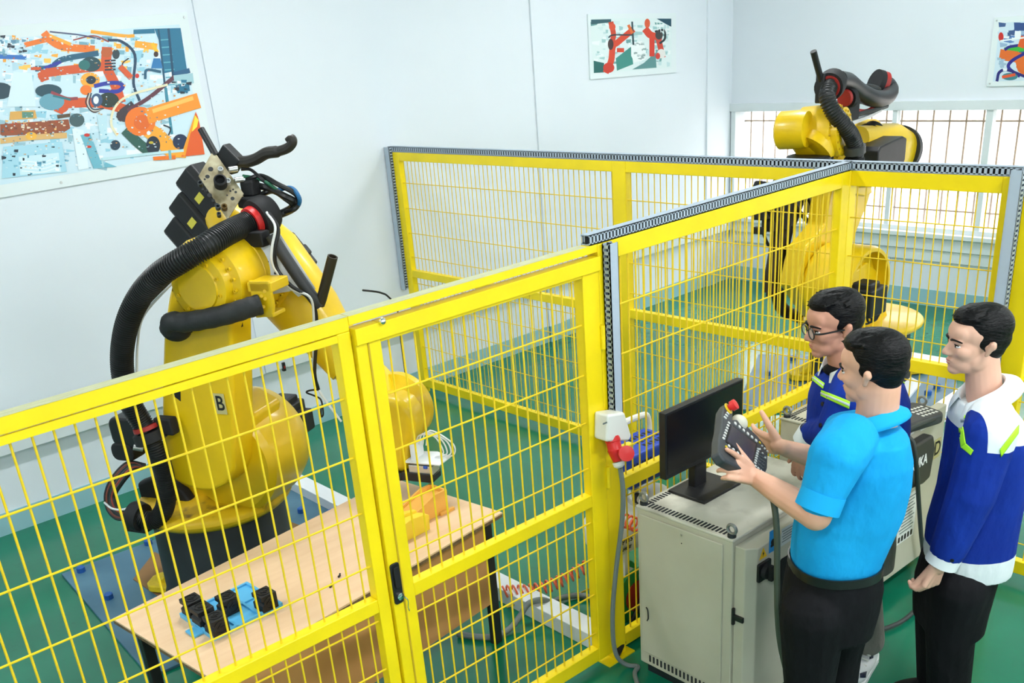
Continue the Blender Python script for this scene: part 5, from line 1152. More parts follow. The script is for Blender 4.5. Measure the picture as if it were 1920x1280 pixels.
def face_details(P, body, hp, ax, H, lipm):
    f, s, u = ax
    for k in (-1, 1):
        e = MB().ell(hp(0.302, 0.135 * k, 0.485), (0.045 * H, 0.065 * H, 0.026 * H), ax, 16, 10).build('eye', mat('eye_white', (0.75, 0.72, 0.70), 0.3), body)
        MB().ell(hp(0.331, 0.135 * k, 0.487), (0.02 * H, 0.028 * H, 0.026 * H), ax, 12, 8).build('iris', mat('iris_dark', (0.012, 0.008, 0.006), 0.2), body)
        MB().tube([hp(0.372, 0.05 * k, 0.565), hp(0.378, 0.12 * k, 0.585), hp(0.34, 0.20 * k, 0.58), hp(0.29, 0.245 * k, 0.56)], 0.018 * H, 8, rad=lambda t: H * (0.020 - 0.010 * t)).build('eyebrow', M_hair, body)
        MB().tube([hp(0.335, 0.08 * k, 0.508), hp(0.350, 0.135 * k, 0.514), hp(0.318, 0.195 * k, 0.503)], 0.007 * H, 6).build('eyelid', M_hair, body)
    MB().ell(hp(0.358, 0, 0.248), (0.040 * H, 0.075 * H, 0.018 * H), ax, 16, 8).ell(hp(0.350, 0, 0.209), (0.040 * H, 0.068 * H, 0.020 * H), ax, 16, 8).build('lips', lipm, body)
def hair(P, hp, ax, H, body, spikes=60, fringe=True, back=0.0, seed=1, top=0.0):
    f, s, u = ax; mb = MB()
    E = lambda a, b, c, ra, rb, rc: mb.ell(hp(a, b, c), (ra * H, rb * H, rc * H), ax, 28, 18)
    E(-0.10, 0, 0.70 + top, 0.40, 0.345, 0.345); E(-0.175, 0, 0.55, 0.305, 0.305, 0.27); E(-0.19, 0, 0.42, 0.225, 0.26, 0.23); E(0.08, 0, 0.86 + top, 0.27, 0.27, 0.17)
    for k in (-1, 1): E(-0.10, 0.26 * k, 0.60, 0.19, 0.08, 0.19)
    rnd = random.Random(seed)
    for i in range(spikes):
        a = rnd.uniform(0, 2 * PI); t = rnd.uniform(0.15, 1.15)
        d = Vector((math.sin(t) * math.cos(a), math.sin(t) * math.sin(a), math.cos(t)))
        p = hp(-0.08 + 0.37 * d.x, 0.325 * d.y, 0.72 + top + 0.30 * d.z)
        dirn = (f * (0.8 + 0.3 * rnd.random()) + s * (d.y * 0.5 + rnd.uniform(-0.3, 0.3)) + u * (0.25 * d.z - 0.15)).normalized() if fringe else (f * d.x + s * d.y + u * d.z + f * 0.3).normalized()
        cap(mb, p, p + dirn * (rnd.uniform(0.10, 0.18) * H), 0.03 * H, 0.006 * H, 8, 2)
    return remesh(mb, 0.0045, 2, 'hair', M_hair, P.t, label='short black hair')
def hand(mb, wrist, d, n, s, k=1.0, curls=((20, 25, 20),) * 4, thumb=(0.6, 0.5, 0.35), spread=0.05, tb=(15, 15)):
    """d: towards fingers, n: palm side, s: thumb side"""
    d = Vector(d).normalized(); n = Vector(n); n = (n - d * n.dot(d)).normalized(); s0 = d.cross(n); s_ = s0 if s0.dot(Vector(s)) > 0 else -s0
    w = Vector(wrist)
    lens = (0.074, 0.082, 0.076, 0.060); offs = (0.034, 0.011, -0.012, -0.033)
    mb.ell(w + d * 0.05 * k + n * 0.002, (0.052 * k, 0.038 * k, 0.015 * k), (d, s_, n), 18, 12)
    cap(mb, w - d * 0.01, w + d * 0.02 * k, 0.026 * k, 0.026 * k)
    for i in range(4):
        kn = w + d * ((0.094 - 0.004 * abs(i - 1)) * k) + s_ * (offs[i] * k)
        cap(mb, w + d * 0.02 * k + s_ * (offs[i] * 0.6 * k), kn, 0.014 * k, 0.0115 * k)
        ang = 0; p = kn; dd = (d + s_ * (spread * (1.5 - i))).normalized()
        for j, fr in enumerate((0.46, 0.30, 0.24)):
            ang += math.radians(curls[i][j]); v = (dd * math.cos(ang) + n * math.sin(ang)).normalized()
            q = p + v * (lens[i] * fr * k); cap(mb, p, q, (0.0105 - 0.0011 * j) * k, (0.0097 - 0.0012 * j) * k, 10, 3); p = q
    b0 = w + d * 0.022 * k + s_ * 0.024 * k + n * 0.004 * k
    tv = (d * thumb[0] + s_ * thumb[1] + n * thumb[2]).normalized()
    p1 = b0 + tv * 0.045 * k; cap(mb, b0, p1, 0.017 * k, 0.0125 * k)
    tv2 = (tv + (d * 0.6 + n * 0.2) * (tb[0] / 40)).normalized(); p2 = p1 + tv2 * 0.034 * k; cap(mb, p1, p2, 0.0122 * k, 0.0105 * k)
    tv3 = (tv2 + (d * 0.5 + n * 0.2) * (tb[1] / 40)).normalized(); p3 = p2 + tv3 * 0.027 * k; cap(mb, p2, p3, 0.0105 * k, 0.0085 * k)
def collar(P, c, r, u, f, m, h=0.045, flare=0.03, open_=0.35, name='collar'):
    u = Vector(u).normalized(); f = Vector(f); f = (f - u * f.dot(u)).normalized(); s = u.cross(f); mb = MB(); n = 30
    prof = [(r, 0.0), (r * 1.02, h), (r * 1.06, h * 1.06), (r + flare, 0.004), (r + flare + 0.004, -0.012)]
    rows = []
    for (rr, z) in prof:
        row = []
        for i in range(n + 1):
            a = open_ + (2 * PI - 2 * open_) * i / n
            k = 1 - 0.35 * (math.cos(a) > 0.6) * (math.cos(a) - 0.6) / 0.4
            drop = -0.03 * max(0, math.cos(a)) ** 2
            row.append(Vector(c) + (f * math.cos(a) + s * math.sin(a)) * rr + u * (z * 1.0 + drop))
        rows.append(row)
    mb.grid(rows)
    ob = mb.build(name, m, P.t, smooth=60); sd_ = ob.modifiers.new('t', 'SOLIDIFY'); sd_.thickness = 0.004; sd_.offset = 0
    return ob
M_hair = mat('black_hair', (0.0035, 0.003, 0.0035), 0.45, var=0.4, scale=90, bump=0.5, bscale=150, spec=0.22, stretch=(0.35, 0.35, 1.0))
SK = {'a': mat('skin_light', srgb(228, 176, 148), 0.5, color2=srgb(222, 166, 138), scale=6), 'b': mat('skin_rosy', srgb(206, 150, 126), 0.5, color2=srgb(200, 142, 118), scale=6), 'c': mat('skin_fair', srgb(226, 178, 154), 0.5, color2=srgb(220, 170, 146), scale=6)}
M_lip = mat('lip_rose', srgb(186, 106, 94), 0.45)
def cloth(name, c, c2, b=0.35, bs=7, rough=0.8, stretch=(1, 1, 0.6)): return mat(name, c, rough, color2=c2, scale=5, bump=b, bscale=bs, stretch=stretch, spec=0.2)
M_sky = cloth('sky_blue_cotton', srgb(26, 164, 226), srgb(16, 148, 214), 0.45)
M_royal = cloth('royal_blue_twill', srgb(22, 56, 158), srgb(14, 40, 130), 0.5)
M_wcl = cloth('white_cotton', srgb(232, 238, 240), srgb(216, 224, 228), 0.4)
M_blkt = cloth('black_trouser_cloth', (0.007, 0.007, 0.009), (0.004, 0.004, 0.005), 0.4)
M_greyt = cloth('taupe_trouser_cloth', srgb(150, 146, 138), srgb(120, 116, 110), 0.8, 7)
M_skyc = mat('sky_blue_collar', srgb(26, 164, 226), 0.8, spec=0.2); M_wclc = mat('white_collar', srgb(232, 238, 240), 0.8, spec=0.2)
M_lime = mat('lime_reflective', srgb(176, 240, 40), 0.5); M_silv = mat('silver_reflective', srgb(196, 206, 204), 0.4)

# ---------------------------------------------------------------- man in the sky blue shirt
A = Person(-1.82, -5.20, 'man in a sky blue short sleeved shirt and black trousers holding the teach pendant')
fA = (-RTh * 0.76 + FWh * 0.65 - ZA * 0.10).normalized(); uA = ZA + fA * 0.10 - RTh * 0.03
HA = 0.250
top = A.at(1640, 622, 0.0); chin_o = A.at(1618, 752, 0.0)
hb = MB()
oA = top - (uA - fA * uA.dot(fA)).normalized() * HA + fA * 0.012
hpA, axA = head_parts(hb, oA, fA, uA, HA, A.at(1640, 812, 0.0), 0.265)
# torso core + arms
loft(hb, A, [(1560, 1660, 820, 0.10, 0), (1530, 1680, 900, 0.10, 0), (1520, 1650, 1000, 0.10, 0), (1510, 1625, 1060, 0.10, 0)])
shN, elN, wrN = A.at(1572, 850, -0.17), A.at(1530, 966, -0.20), A.at(1413, 893, 0.06)
chain(hb, [shN, elN, elN.lerp(wrN, 0.45), wrN], [0.062, 0.052, 0.047, 0.032])
shF, elF, wrF = A.at(1640, 838, 0.18), A.at(1570, 872, 0.30), A.at(1466, 838, 0.30)
chain(hb, [shF, elF, elF.lerp(wrF, 0.4), wrF], [0.06, 0.05, 0.045, 0.031])
# pendant frame (needed by the hands)
camx, camy, camz = RT, UP, -FW
PNn = (camx * 0.70 + camy * 0.45 + camz * 0.55).normalized()
PU_ = (camx * 47 + camy * -36 + camz * -30); PU_ = (PU_ - PNn * PU_.dot(PNn)).normalized(); PV_ = PNn.cross(PU_)
if PV_.dot(camy) > 0: PV_ = -PV_
PC_ = A.at(1390, 832, 0.15)
def pend(px, py, lift=0.0):
    d = ray(px, py); c = PC_ + PNn * lift; return CAM + d * (PNn.dot(c - CAM) / PNn.dot(d))
# near hand: grips the lower left edge, index along the side, thumb on the keys
hN = pend(1362, 872, -0.02) - wrN
cdir = (pend(1395, 832) - pend(1362, 872)).normalized()
hand(hb, wrN, (pend(1356, 864, -0.015) - wrN), cdir * 0.65 - PNn * 0.75, PNn, 1.12,
     curls=((-6, 8, 6), (30, 45, 35), (36, 50, 40), (42, 52, 40)), thumb=(0.50, 0.75, 0.45), tb=(6, 4))
# far hand: open palm behind the right edge
hand(hb, wrF, (pend(1418, 824, -0.05) - wrF), PNn * 0.7 - camz * 0.35 - ZA * 0.1, camy * 1.0 + camx * -0.2, 1.12,
     curls=((10, 14, 10), (12, 16, 12), (16, 18, 14), (20, 20, 16)), thumb=(0.55, 0.80, 0.15), tb=(4, 2))
# legs inside trousers are part of the body too
for sx, of in ((-0.055, -0.09), (0.055, 0.09)):
    hip = A.at(1558, 1110, of * 0.8) + RTh * sx; kne = Vector((hip.x, hip.y, 0.50)); ank = Vector((hip.x, hip.y, 0.09))
    chain(hb, [hip, kne, ank], [0.062, 0.052, 0.040])
bodyA, bvA = remesh(hb, 0.0045, 3, 'body', SK['a'], A.t)
face_details(A, bodyA, hpA, axA, HA, M_lip)
hair(A, hpA, axA, HA, bodyA, spikes=70, seed=3, top=0.01)
# shirt
sm = MB()
loft(sm, A, [(1590, 1668, 786, 0.10, 0.02), (1560, 1690, 806, 0.19, 0.02), (1536, 1698, 850, 0.205, 0.02), (1518, 1697, 900, 0.19, 0.01), (1500, 1686, 955, 0.175, 0), (1490, 1664, 1005, 0.165, 0), (1487, 1648, 1040, 0.16, 0), (1490, 1642, 1060, 0.15, 0)])
chain(sm, [A.at(1592, 826, -0.10), A.at(1570, 856, -0.17), A.at(1540, 932, -0.195)], [0.095, 0.095, 0.072])
chain(sm, [A.at(1630, 826, 0.12), A.at(1612, 848, 0.19), A.at(1565, 868, 0.27)], [0.09, 0.10, 0.085])
shirtA, bsA = remesh(sm, 0.007, 4, 'shirt', M_sky, A.t)
# sleeve hem
def cuff(P, p, q, r, m, name, n=26, flat=1.0):
    p, q = Vector(p), Vector(q)
    X, Y, Z = frame(q - p); L = (q - p).length
    return MB().rings([[c + (X * math.cos(2 * PI * i / n) + Y * math.sin(2 * PI * i / n)) * rr for i in range(n)] for c, rr in ((p, r * 0.96), (p, r), (q, r * 1.01), (q, r * 0.92))], False, False).build(name, m, P.t)
cuff(A, A.at(1545, 922, -0.195), A.at(1532, 954, -0.205), 0.074, M_skyc, 'sleeve_hem')
collar(A, A.at(1632, 788, 0.0), 0.082, ZA * 0.95 + fA * 0.30, fA, M_skyc, h=0.030, flare=0.042)
# belt and trousers
tm = MB()
loft(tm, A, [(1484, 1646, 1050, 0.165, 0), (1476, 1648, 1090, 0.175, 0), (1470, 1640, 1130, 0.18, 0), (1472, 1628, 1170, 0.175, 0)])
for cxp, of in ((1525, -0.09), (1575, 0.09)):
    top_ = A.at(cxp, 1150, of); kn = A.at(cxp + 0, 1290, of); kn = Vector((top_.x + 0.0, top_.y, 0.48)); an = Vector((top_.x, top_.y, 0.07))
    chain(tm, [top_, kn, an], [0.12, 0.092, 0.078])
remesh(tm, 0.008, 4, 'trousers', M_blkt, A.t)
bl = MB(); c1_, c2_ = A.at(1484, 1052, 0), A.at(1646, 1052, 0); cc_ = (c1_ + c2_) / 2; hw_ = (c2_ - c1_).length / 2
R = []
for z, k in ((-0.017, 0.98), (-0.017, 1.015), (0.017, 1.015), (0.017, 0.98)):
    R.append([cc_ + ZA * z + RTh * (hw_ * k * math.copysign(abs(math.cos(2 * PI * i / 40)) ** 0.87, math.cos(2 * PI * i / 40))) + FWh * (0.17 * k * math.copysign(abs(math.sin(2 * PI * i / 40)) ** 0.87, math.sin(2 * PI * i / 40))) for i in range(40)])
bl.rings(R, False, False).build('belt', mat('black_leather', (0.010, 0.010, 0.010), 0.35), A.t)
def shoe(P, p, f, m, sole, laces=False, k=1.0):
    f = Vector(f); f.z = 0; f.normalize(); s = ZA.cross(f); mb = MB()
    mb.ell(p + f * 0.05 * k + ZA * 0.055, (0.15 * k, 0.052 * k, 0.042 * k), (f, s, ZA)); mb.ell(p - f * 0.02 + ZA * 0.085, (0.07 * k, 0.046 * k, 0.06 * k), (f, s, ZA)); mb.ell(p + f * 0.13 * k + ZA * 0.045, (0.07 * k, 0.05 * k, 0.032 * k), (f, s, ZA))
    ob, bv = remesh(mb, 0.007, 2, 'shoe', m, P.t)
    MB().prism([(x * k, y * k) for x, y in ((-0.10, -0.035), (-0.06, -0.045), (0.05, -0.05), (0.15, -0.05), (0.21, -0.02), (0.21, 0.02), (0.15, 0.05), (0.05, 0.045), (-0.06, 0.042), (-0.10, 0.03))], p, f, s, ZA, 0.0, 0.03).build('sole', sole, ob, bevel=0.004)
    if laces:
        for i in range(4):
            c = p + f * (0.03 + 0.025 * i) * k + ZA * (0.118 - 0.012 * i)
            MB().tube([c - s * 0.035, c + ZA * 0.008, c + s * 0.035], 0.004, 6).build('lace', M_white, ob)
    return ob, bv
for sx, of in ((-0.055, -0.09), (0.055, 0.09)):
    hip = A.at(1558, 1110, of) + RTh * sx; shoe(A, Vector((hip.x, hip.y, 0)), fA, M_blkm, M_blk)

# ---------------------------------------------------------------- teach pendant in his hands
tp = thing('teach_pendant', PC_, 'grey teach pendant with red stop button held by the man in sky blue', 'teach pendant')
out = [(1355, 784), (1357, 766), (1364, 755), (1373, 758), (1376, 772), (1375, 785), (1395, 784), (1404, 800), (1420, 815), (1437, 836), (1441, 852), (1440, 878), (1431, 900), (1418, 900), (1398, 884), (1378, 873), (1360, 864), (1349, 848), (1350, 820), (1354, 800)]
MB().prism([((pend(*q) - PC_).dot(PU_), (pend(*q) - PC_).dot(PV_)) for q in out], PC_, PU_, PV_, PNn, -0.04, 0.0).build('body', M_pend, tp, bevel=0.01, seg=3)
def ppoly(pts, name, m, t0, t1, parent, bevel=0.0):
    return MB().prism([((pend(*q) - PC_).dot(PU_), (pend(*q) - PC_).dot(PV_)) for q in pts], PC_, PU_, PV_, PNn, t0, t1).build(name, m, parent, smooth=0, bevel=bevel)
ppoly([(1369, 795), (1419, 832), (1411, 869), (1360, 828)], 'screen_bezel', M_blk, 0.0, 0.003, tp)
ppoly([(1371, 798), (1416, 833), (1409, 865), (1362, 827)], 'screen', mat('lcd_dull', (0.055, 0.045, 0.055), 0.25), 0.003, 0.0035, tp)
def keyrow(a, b, n, w, h, m=M_white):
    for i in range(n):
        t = i / max(n - 1, 1); p = pend(a[0] + (b[0] - a[0]) * t, a[1] + (b[1] - a[1]) * t)
        MB().box(p + PNn * 0.002, (w, h, 0.005), (PU_, PV_, PNn)).build('key', m, tp, smooth=0, bevel=0.001)
keyrow((1378, 794), (1417, 826), 6, 0.010, 0.012)
keyrow((1366, 793), (1356, 822), 7, 0.011, 0.006)
keyrow((1421, 842), (1415, 868), 7, 0.011, 0.006)
keyrow((1366, 836), (1391, 856), 4, 0.010, 0.008)
keyrow((1361, 838), (1361, 838), 1, 0.009, 0.009, mat('key_yellow', srgb(230, 200, 40), 0.4)); keyrow((1371, 846), (1371, 846), 1, 0.009, 0.009, mat('key_blue', srgb(40, 110, 210), 0.4)); keyrow((1381, 854), (1381, 854), 1, 0.009, 0.009, mat('key_red', srgb(190, 40, 40), 0.4))
keyrow((1424, 830), (1424, 830), 1, 0.009, 0.009, mat('key_yellow', srgb(230, 200, 40), 0.4))
for (a, b) in (((1428, 836), (1438, 846)), ((1424, 842), (1434, 858)),): keyrow(a, b, 3, 0.007, 0.006)
for r in range(4): keyrow((1426 + 3.2 * r, 850 + 2 * r), (1418 + 3.2 * r, 874 + 3 * r), 6, 0.006, 0.005, mat('key_grey', (0.12, 0.13, 0.14), 0.5))
for r in range(4): keyrow((1416 + 5 * r, 874 + 4 * r), (1412 + 5 * r, 886 + 4 * r), 3, 0.009, 0.006)
MB().lathe(pend(1366, 765), PNn, [(0.0, 0), (0.012, 0), (0.012, 0.012), (0.020, 0.014), (0.020, 0.032), (0.0, 0.035)], 20).build('stop_button', M_red, tp)
MB().lathe(pend(1365, 766), PNn, [(0.0, 0), (0.022, 0), (0.022, 0.003), (0.0, 0.003)], 20).build('stop_ring', mat('key_yellow', srgb(230, 200, 40), 0.4), tp)
keyrow((1364, 775), (1359, 783), 3, 0.014, 0.005)
MB().ell(pend(1390, 790, 0.0) - PNn * 0.01, (0.035, 0.03, 0.03), (PU_, PV_, PNn)).build('space_mouse', mat('ball_cream', srgb(214, 210, 190), 0.5), tp)
dpn = [pend(1430, 898, -0.03), A.at(1444, 920, 0.05), A.at(1453, 955, 0.0), A.at(1457, 1010, -0.02), A.at(1457, 1080, -0.02), A.at(1458, 1150, -0.02), A.at(1464, 1210, -0.02), A.at(1480, 1275, -0.04), A.at(1500, 1330, -0.02)]
MB().tube(dpn, 0.012, 8).build('pendant_cable', mat('cable_olive', srgb(66, 74, 62), 0.5), tp)

# ---------------------------------------------------------------- man with glasses
B = Person(-1.19, -4.93, 'man with glasses in a blue work jacket with reflective stripes and taupe trousers')
fB = (-RTh * 0.99 - FWh * 0.08 - ZA * 0.12).normalized(); uB = ZA + fB * 0.04
HB = 0.252
hb = MB()
topB = B.at(1564, 548, 0.0); oB = topB - (uB - fB * uB.dot(fB)).normalized() * HB + fB * 0.010
hpB, axB = head_parts(hb, oB, fB, uB, HB, B.at(1590, 712, 0.0), 0.245)
loft(hb, B, [(1545, 1640, 730, 0.10, 0), (1545, 1660, 830, 0.10, 0), (1550, 1650, 940, 0.10, 0), (1560, 1650, 990, 0.10, 0)])
wB, eB = B.at(1514, 822, 0.02), B.at(1556, 812, -0.16)
shB = B.at(1590, 745, -0.17)
chain(hb, [shB, eB, wB], [0.055, 0.048, 0.032])
hand(hb, B.at(1512, 838, 0.02), B.at(1502, 880, 0.02) - B.at(1513, 832, 0.02), FWh * 0.6 + RTh * 0.6, -RTh, 1.05, curls=((20, 25, 15),) * 4)
cap(hb, wB, B.at(1512, 838, 0.02), 0.032, 0.03)
shB2, eB2, wB2 = B.at(1640, 745, 0.17), B.at(1650, 850, 0.2), B.at(1600, 900, 0.25)
chain(hb, [shB2, eB2, wB2], [0.055, 0.048, 0.032])
hand(hb, wB2, wB2 - eB2 - ZA * 0.2, RTh, -FWh, 1.05)
gB = Vector((B.o.x - 0.02, B.o.y - 0.06, 0))
legsB = []
for px_, py_, of in ((1622, 1250, -0.03), (1560, 1235, 0.12)):
    foot = onz(px_, py_, 0.0) if of < 0 else onz(1622, 1250, 0.0) + FWh * 0.22 - RTh * 0.02
    hip = B.at(1615, 985, of); kn = hip.lerp(foot, 0.5) - RTh * 0.02; kn.z = 0.47
    legsB.append((hip, kn, Vector((foot.x, foot.y, 0.10)))); chain(hb, [hip, kn, legsB[-1][2]], [0.085, 0.058, 0.042])
bodyB, bvB = remesh(hb, 0.0045, 3, 'body', SK['b'], B.t)
face_details(B, bodyB, hpB, axB, HB, M_lip)
hair(B, hpB, axB, HB, bodyB, spikes=80, seed=5, top=0.015)
jb = MB()
loft(jb, B, [(1556, 1640, 692, 0.11, 0), (1532, 1685, 712, 0.18, 0), (1522, 1696, 745, 0.20, 0), (1517, 1698, 800, 0.19, 0), (1518, 1690, 860, 0.18, 0), (1525, 1680, 930, 0.175, 0), (1535, 1672, 985, 0.17, 0)])
chain(jb, [B.at(1600, 718, -0.12), B.at(1590, 750, -0.175), B.at(1560, 812, -0.17), B.at(1522, 812, 0.0)], [0.08, 0.082, 0.066, 0.05])
chain(jb, [B.at(1640, 718, 0.12), B.at(1645, 750, 0.175), B.at(1652, 850, 0.2), B.at(1615, 890, 0.24)], [0.08, 0.08, 0.064, 0.05])
jackB, bjB = remesh(jb, 0.007, 4, 'jacket', M_royal, B.t)
cuff(B, B.at(1524, 810, 0.0), B.at(1512, 828, 0.02), 0.058, M_wclc, 'cuff')
collar(B, B.at(1585, 688, 0.0), 0.080, ZA * 0.95 + fB * 0.35, fB, M_wclc, h=0.045, flare=0.035, open_=0.5)
MB().ell(B.at(1572, 692, -0.01), (0.06, 0.06, 0.025)).build('undershirt', M_blkt, B.t)
for q in (((1524, 702), (1547, 719), (1544, 729), (1522, 711)), ((1541, 731), (1594, 752), (1592, 766), (1540, 742))):
    decal(bjB, q, M_lime, 'reflective_stripe', B.t)
    a_, b_, c__, d_ = [Vector(z) for z in q]
    decal(bjB, [tuple(a_.lerp(d_, 0.35)), tuple(b_.lerp(c__, 0.35)), tuple(b_.lerp(c__, 0.65)), tuple(a_.lerp(d_, 0.65))], M_silv, 'reflective_core', B.t, nv=3, lift=0.005)
decal(bjB, ((1680, 700), (1698, 714), (1698, 722), (1680, 708)), M_lime, 'reflective_stripe', B.t, nu=6)
for px_, py_ in ((1543, 757), (1539, 797)):
    h_ = bjB.ray_cast(CAM, ray(px_, py_).normalized())
    if h_[0] is not None: MB().lathe(h_[0], h_[1], [(0, 0), (0.009, 0.0), (0.009, 0.004), (0, 0.005)], 12).build('button', M_blk, B.t)
tb_ = MB()
loft(tb_, B, [(1545, 1672, 965, 0.165, 0), (1548, 1672, 1010, 0.17, 0), (1552, 1668, 1050, 0.165, 0)])
for hip, kn, an in legsB: chain(tb_, [hip, kn + ZA * 0.02, an + ZA * 0.05], [0.115, 0.085, 0.075])
remesh(tb_, 0.008, 3, 'trousers', M_greyt, B.t)
M_sn = mat('sneaker_white', srgb(236, 238, 240), 0.5); M_nav = mat('sneaker_navy', srgb(24, 34, 60), 0.5)
for hip, kn, an in legsB:
    so, sbv = shoe(B, Vector((an.x, an.y, 0)), fB * 0.5 - FWh * 0.6, M_sn, M_sn, True)
    for q in (((1612, 1262), (1624, 1258), (1622, 1270), (1612, 1270)), ((1630, 1225), (1637, 1222), (1636, 1234), (1630, 1236))): decal(sbv, q, M_nav, 'shoe_stripe', B.t, nu=4, nv=3)
# glasses
gl = MB()
M_fr = mat('glasses_frame', (0.01, 0.01, 0.01), 0.3)
gla = thing('glasses_tmp', (0, 0, 0), 'x', 'x') if False else None
fr_ = MB()
for k in (-1, 1):
    c = hpB(0.405, 0.135 * k, 0.475); f_, s_, u_ = axB
    fr_.tube([c + (s_ * math.cos(2 * PI * i / 20) * 0.105 + u_ * math.sin(2 * PI * i / 20) * 0.085) * HB for i in range(21)], 0.0028, 6, smooth=0)
    fr_.tube([hpB(0.40, 0.24 * k, 0.50), hpB(0.30, 0.33 * k, 0.505), hpB(-0.02, 0.355 * k, 0.50), hpB(-0.10, 0.36 * k, 0.46)], 0.0038, 6)
fr_.tube([hpB(0.405, -0.035, 0.50), hpB(0.43, 0, 0.515), hpB(0.405, 0.035, 0.50)], 0.0026, 6)
gob = fr_.build('glasses', M_fr, B.t, label='black framed glasses')
for k in (-1, 1):
    c = hpB(0.405, 0.135 * k, 0.475); f_, s_, u_ = axB
    MB().prism([(math.cos(2 * PI * i / 20) * 0.10 * HB, math.sin(2 * PI * i / 20) * 0.08 * HB) for i in range(20)], c, s_, u_, f_, -0.0008, 0.0008).build('lens', mat('lens_glass', (1, 1, 1), 0.03, alpha=0.18), gob)

# ---------------------------------------------------------------- man on the right
Cc = Person(-1.25, -5.30, 'man at the right edge in a blue and white work jacket and black trousers')
fC = (-RTh * 0.985 + FWh * 0.06 - ZA * 0.01).normalized(); uC = ZA + fC * 0.02 + RTh * 0.02
HC_ = 0.245
hb = MB()
topC = Cc.at(1842, 576, 0.0); oC = topC - (uC - fC * uC.dot(fC)).normalized() * HC_ + fC * 0.008
hpC, axC = head_parts(hb, oC, fC, uC, HC_, Cc.at(1846, 742, 0.0), 0.235)
loft(hb, Cc, [(1810, 1880, 760, 0.10, 0), (1800, 1880, 850, 0.10, 0), (1790, 1865, 950, 0.10, 0), (1780, 1850, 1040, 0.10, 0)])
shC, eC, wC = Cc.at(1855, 800, -0.17), Cc.at(1818, 930, -0.19), Cc.at(1763, 1054, -0.16)
chain(hb, [shC, eC, eC.lerp(wC, 0.4), wC], [0.055, 0.048, 0.044, 0.031])
hand(hb, wC, Cc.at(1745, 1094, -0.16) - wC, -RTh * 0.4 + FWh * 0.7, -RTh * 0.7 - ZA * 0.2, 1.10, curls=((35, 55, 40), (38, 60, 45), (40, 62, 45), (42, 62, 45)), thumb=(0.95, 0.12, 0.35), tb=(18, 14))
shC2, eC2, wC2 = Cc.at(1846, 800, 0.17), Cc.at(1822, 930, 0.18), Cc.at(1768, 1014, 0.16)
chain(hb, [shC2, eC2, wC2], [0.055, 0.046, 0.031])
hand(hb, wC2, wC2 - eC2, RTh * 0.4 - FWh * 0.7, -RTh, 1.08, curls=((35, 55, 40),) * 4)
legsC = []
for of, dx in ((-0.085, 0.03), (0.085, -0.03)):
    hip = Cc.at(1785, 1085, of) + RTh * dx; legsC.append((hip, Vector((hip.x, hip.y, 0.47)) - RTh * 0.01, Vector((hip.x, hip.y, 0.09)) + RTh * 0.02))
    chain(hb, list(legsC[-1]), [0.085, 0.058, 0.042])
bodyC, bvC = remesh(hb, 0.0045, 3, 'body', SK['c'], Cc.t)
face_details(Cc, bodyC, hpC, axC, HC_, M_lip)
hair(Cc, hpC, axC, HC_, bodyC, spikes=90, seed=9, top=0.02)
jc = MB()
loft(jc, Cc, [(1806, 1884, 752, 0.11, 0), (1796, 1900, 776, 0.185, 0), (1790, 1910, 815, 0.20, 0), (1780, 1911, 870, 0.19, 0), (1768, 1905, 925, 0.18, 0), (1748, 1896, 985, 0.175, 0), (1742, 1888, 1035, 0.175, 0), (1742, 1884, 1058, 0.17, 0)])
chain(jc, [Cc.at(1858, 786, -0.11), Cc.at(1856, 812, -0.175), Cc.at(1822, 925, -0.19), Cc.at(1778, 1030, -0.165)], [0.085, 0.092, 0.084, 0.066])
chain(jc, [Cc.at(1842, 786, 0.11), Cc.at(1846, 812, 0.17), Cc.at(1822, 925, 0.18), Cc.at(1776, 1000, 0.16)], [0.085, 0.085, 0.070, 0.058])
cC = Cc.at(1845, 815, 0)
def yoke(p):
    r = p - Cc.o; fwd = r.dot(-RTh); lat = abs(r.dot(FWh)); c0 = (cC - Cc.o).dot(-RTh)
    if p.z < Cc.at(1845, 1040, -0.1).z and p.z < 0.90 and lat < 0.30: 
        return 1 if p.z < hemz else 0
    return 1 if (p.z > zyk + 0.12 * (fwd - c0) and fwd - c0 < 0.115) else 0
zyk = Cc.at(1850, 842, -0.20).z
hemz = Cc.at(1815, 1040, -0.17).z
jackC, bjC = remesh(jc, 0.006, 4, 'jacket', [M_royal, M_wcl], Cc.t, matfn=yoke, cuts=[(Vector((0, 0, hemz)), ZA), (cC - RTh * 0.115, RTh), (Vector((cC.x, cC.y, zyk)), ZA + RTh * 0.12)])
cuff(Cc, Cc.at(1779, 1030, -0.165), Cc.at(1764, 1056, -0.16), 0.060, M_wclc, 'cuff')
cuff(Cc, Cc.at(1777, 998, 0.16), Cc.at(1768, 1018, 0.16), 0.055, M_wclc, 'cuff')
collar(Cc, Cc.at(1845, 739, 0.0), 0.080, ZA * 0.95 + fC * 0.42, fC, M_wclc, h=0.036, flare=0.048, open_=0.45)
decal(bjC, ((1799, 802), (1807, 800), (1812, 832), (1803, 838)), M_lime, 'reflective_stripe', Cc.t, nu=6, nv=8)
decal(bjC, ((1803, 838), (1812, 831), (1826, 844), (1821, 853)), M_lime, 'reflective_stripe', Cc.t, nu=8, nv=5)
decal(bjC, ((1874, 842), (1909, 796), (1908, 812), (1876, 856)), M_lime, 'reflective_stripe', Cc.t)
decal(bjC, ((1804, 782), (1811, 777), (1810, 784), (1804, 789)), M_lime, 'reflective_stripe', Cc.t, nu=4, nv=4)
h_ = bjC.ray_cast(CAM, ray(1785, 1050).normalized())
if h_[0] is not None: MB().lathe(h_[0], h_[1], [(0, 0), (0.007, 0.0), (0.007, 0.004), (0, 0.005)], 12).build('button', M_blk, Cc.t)
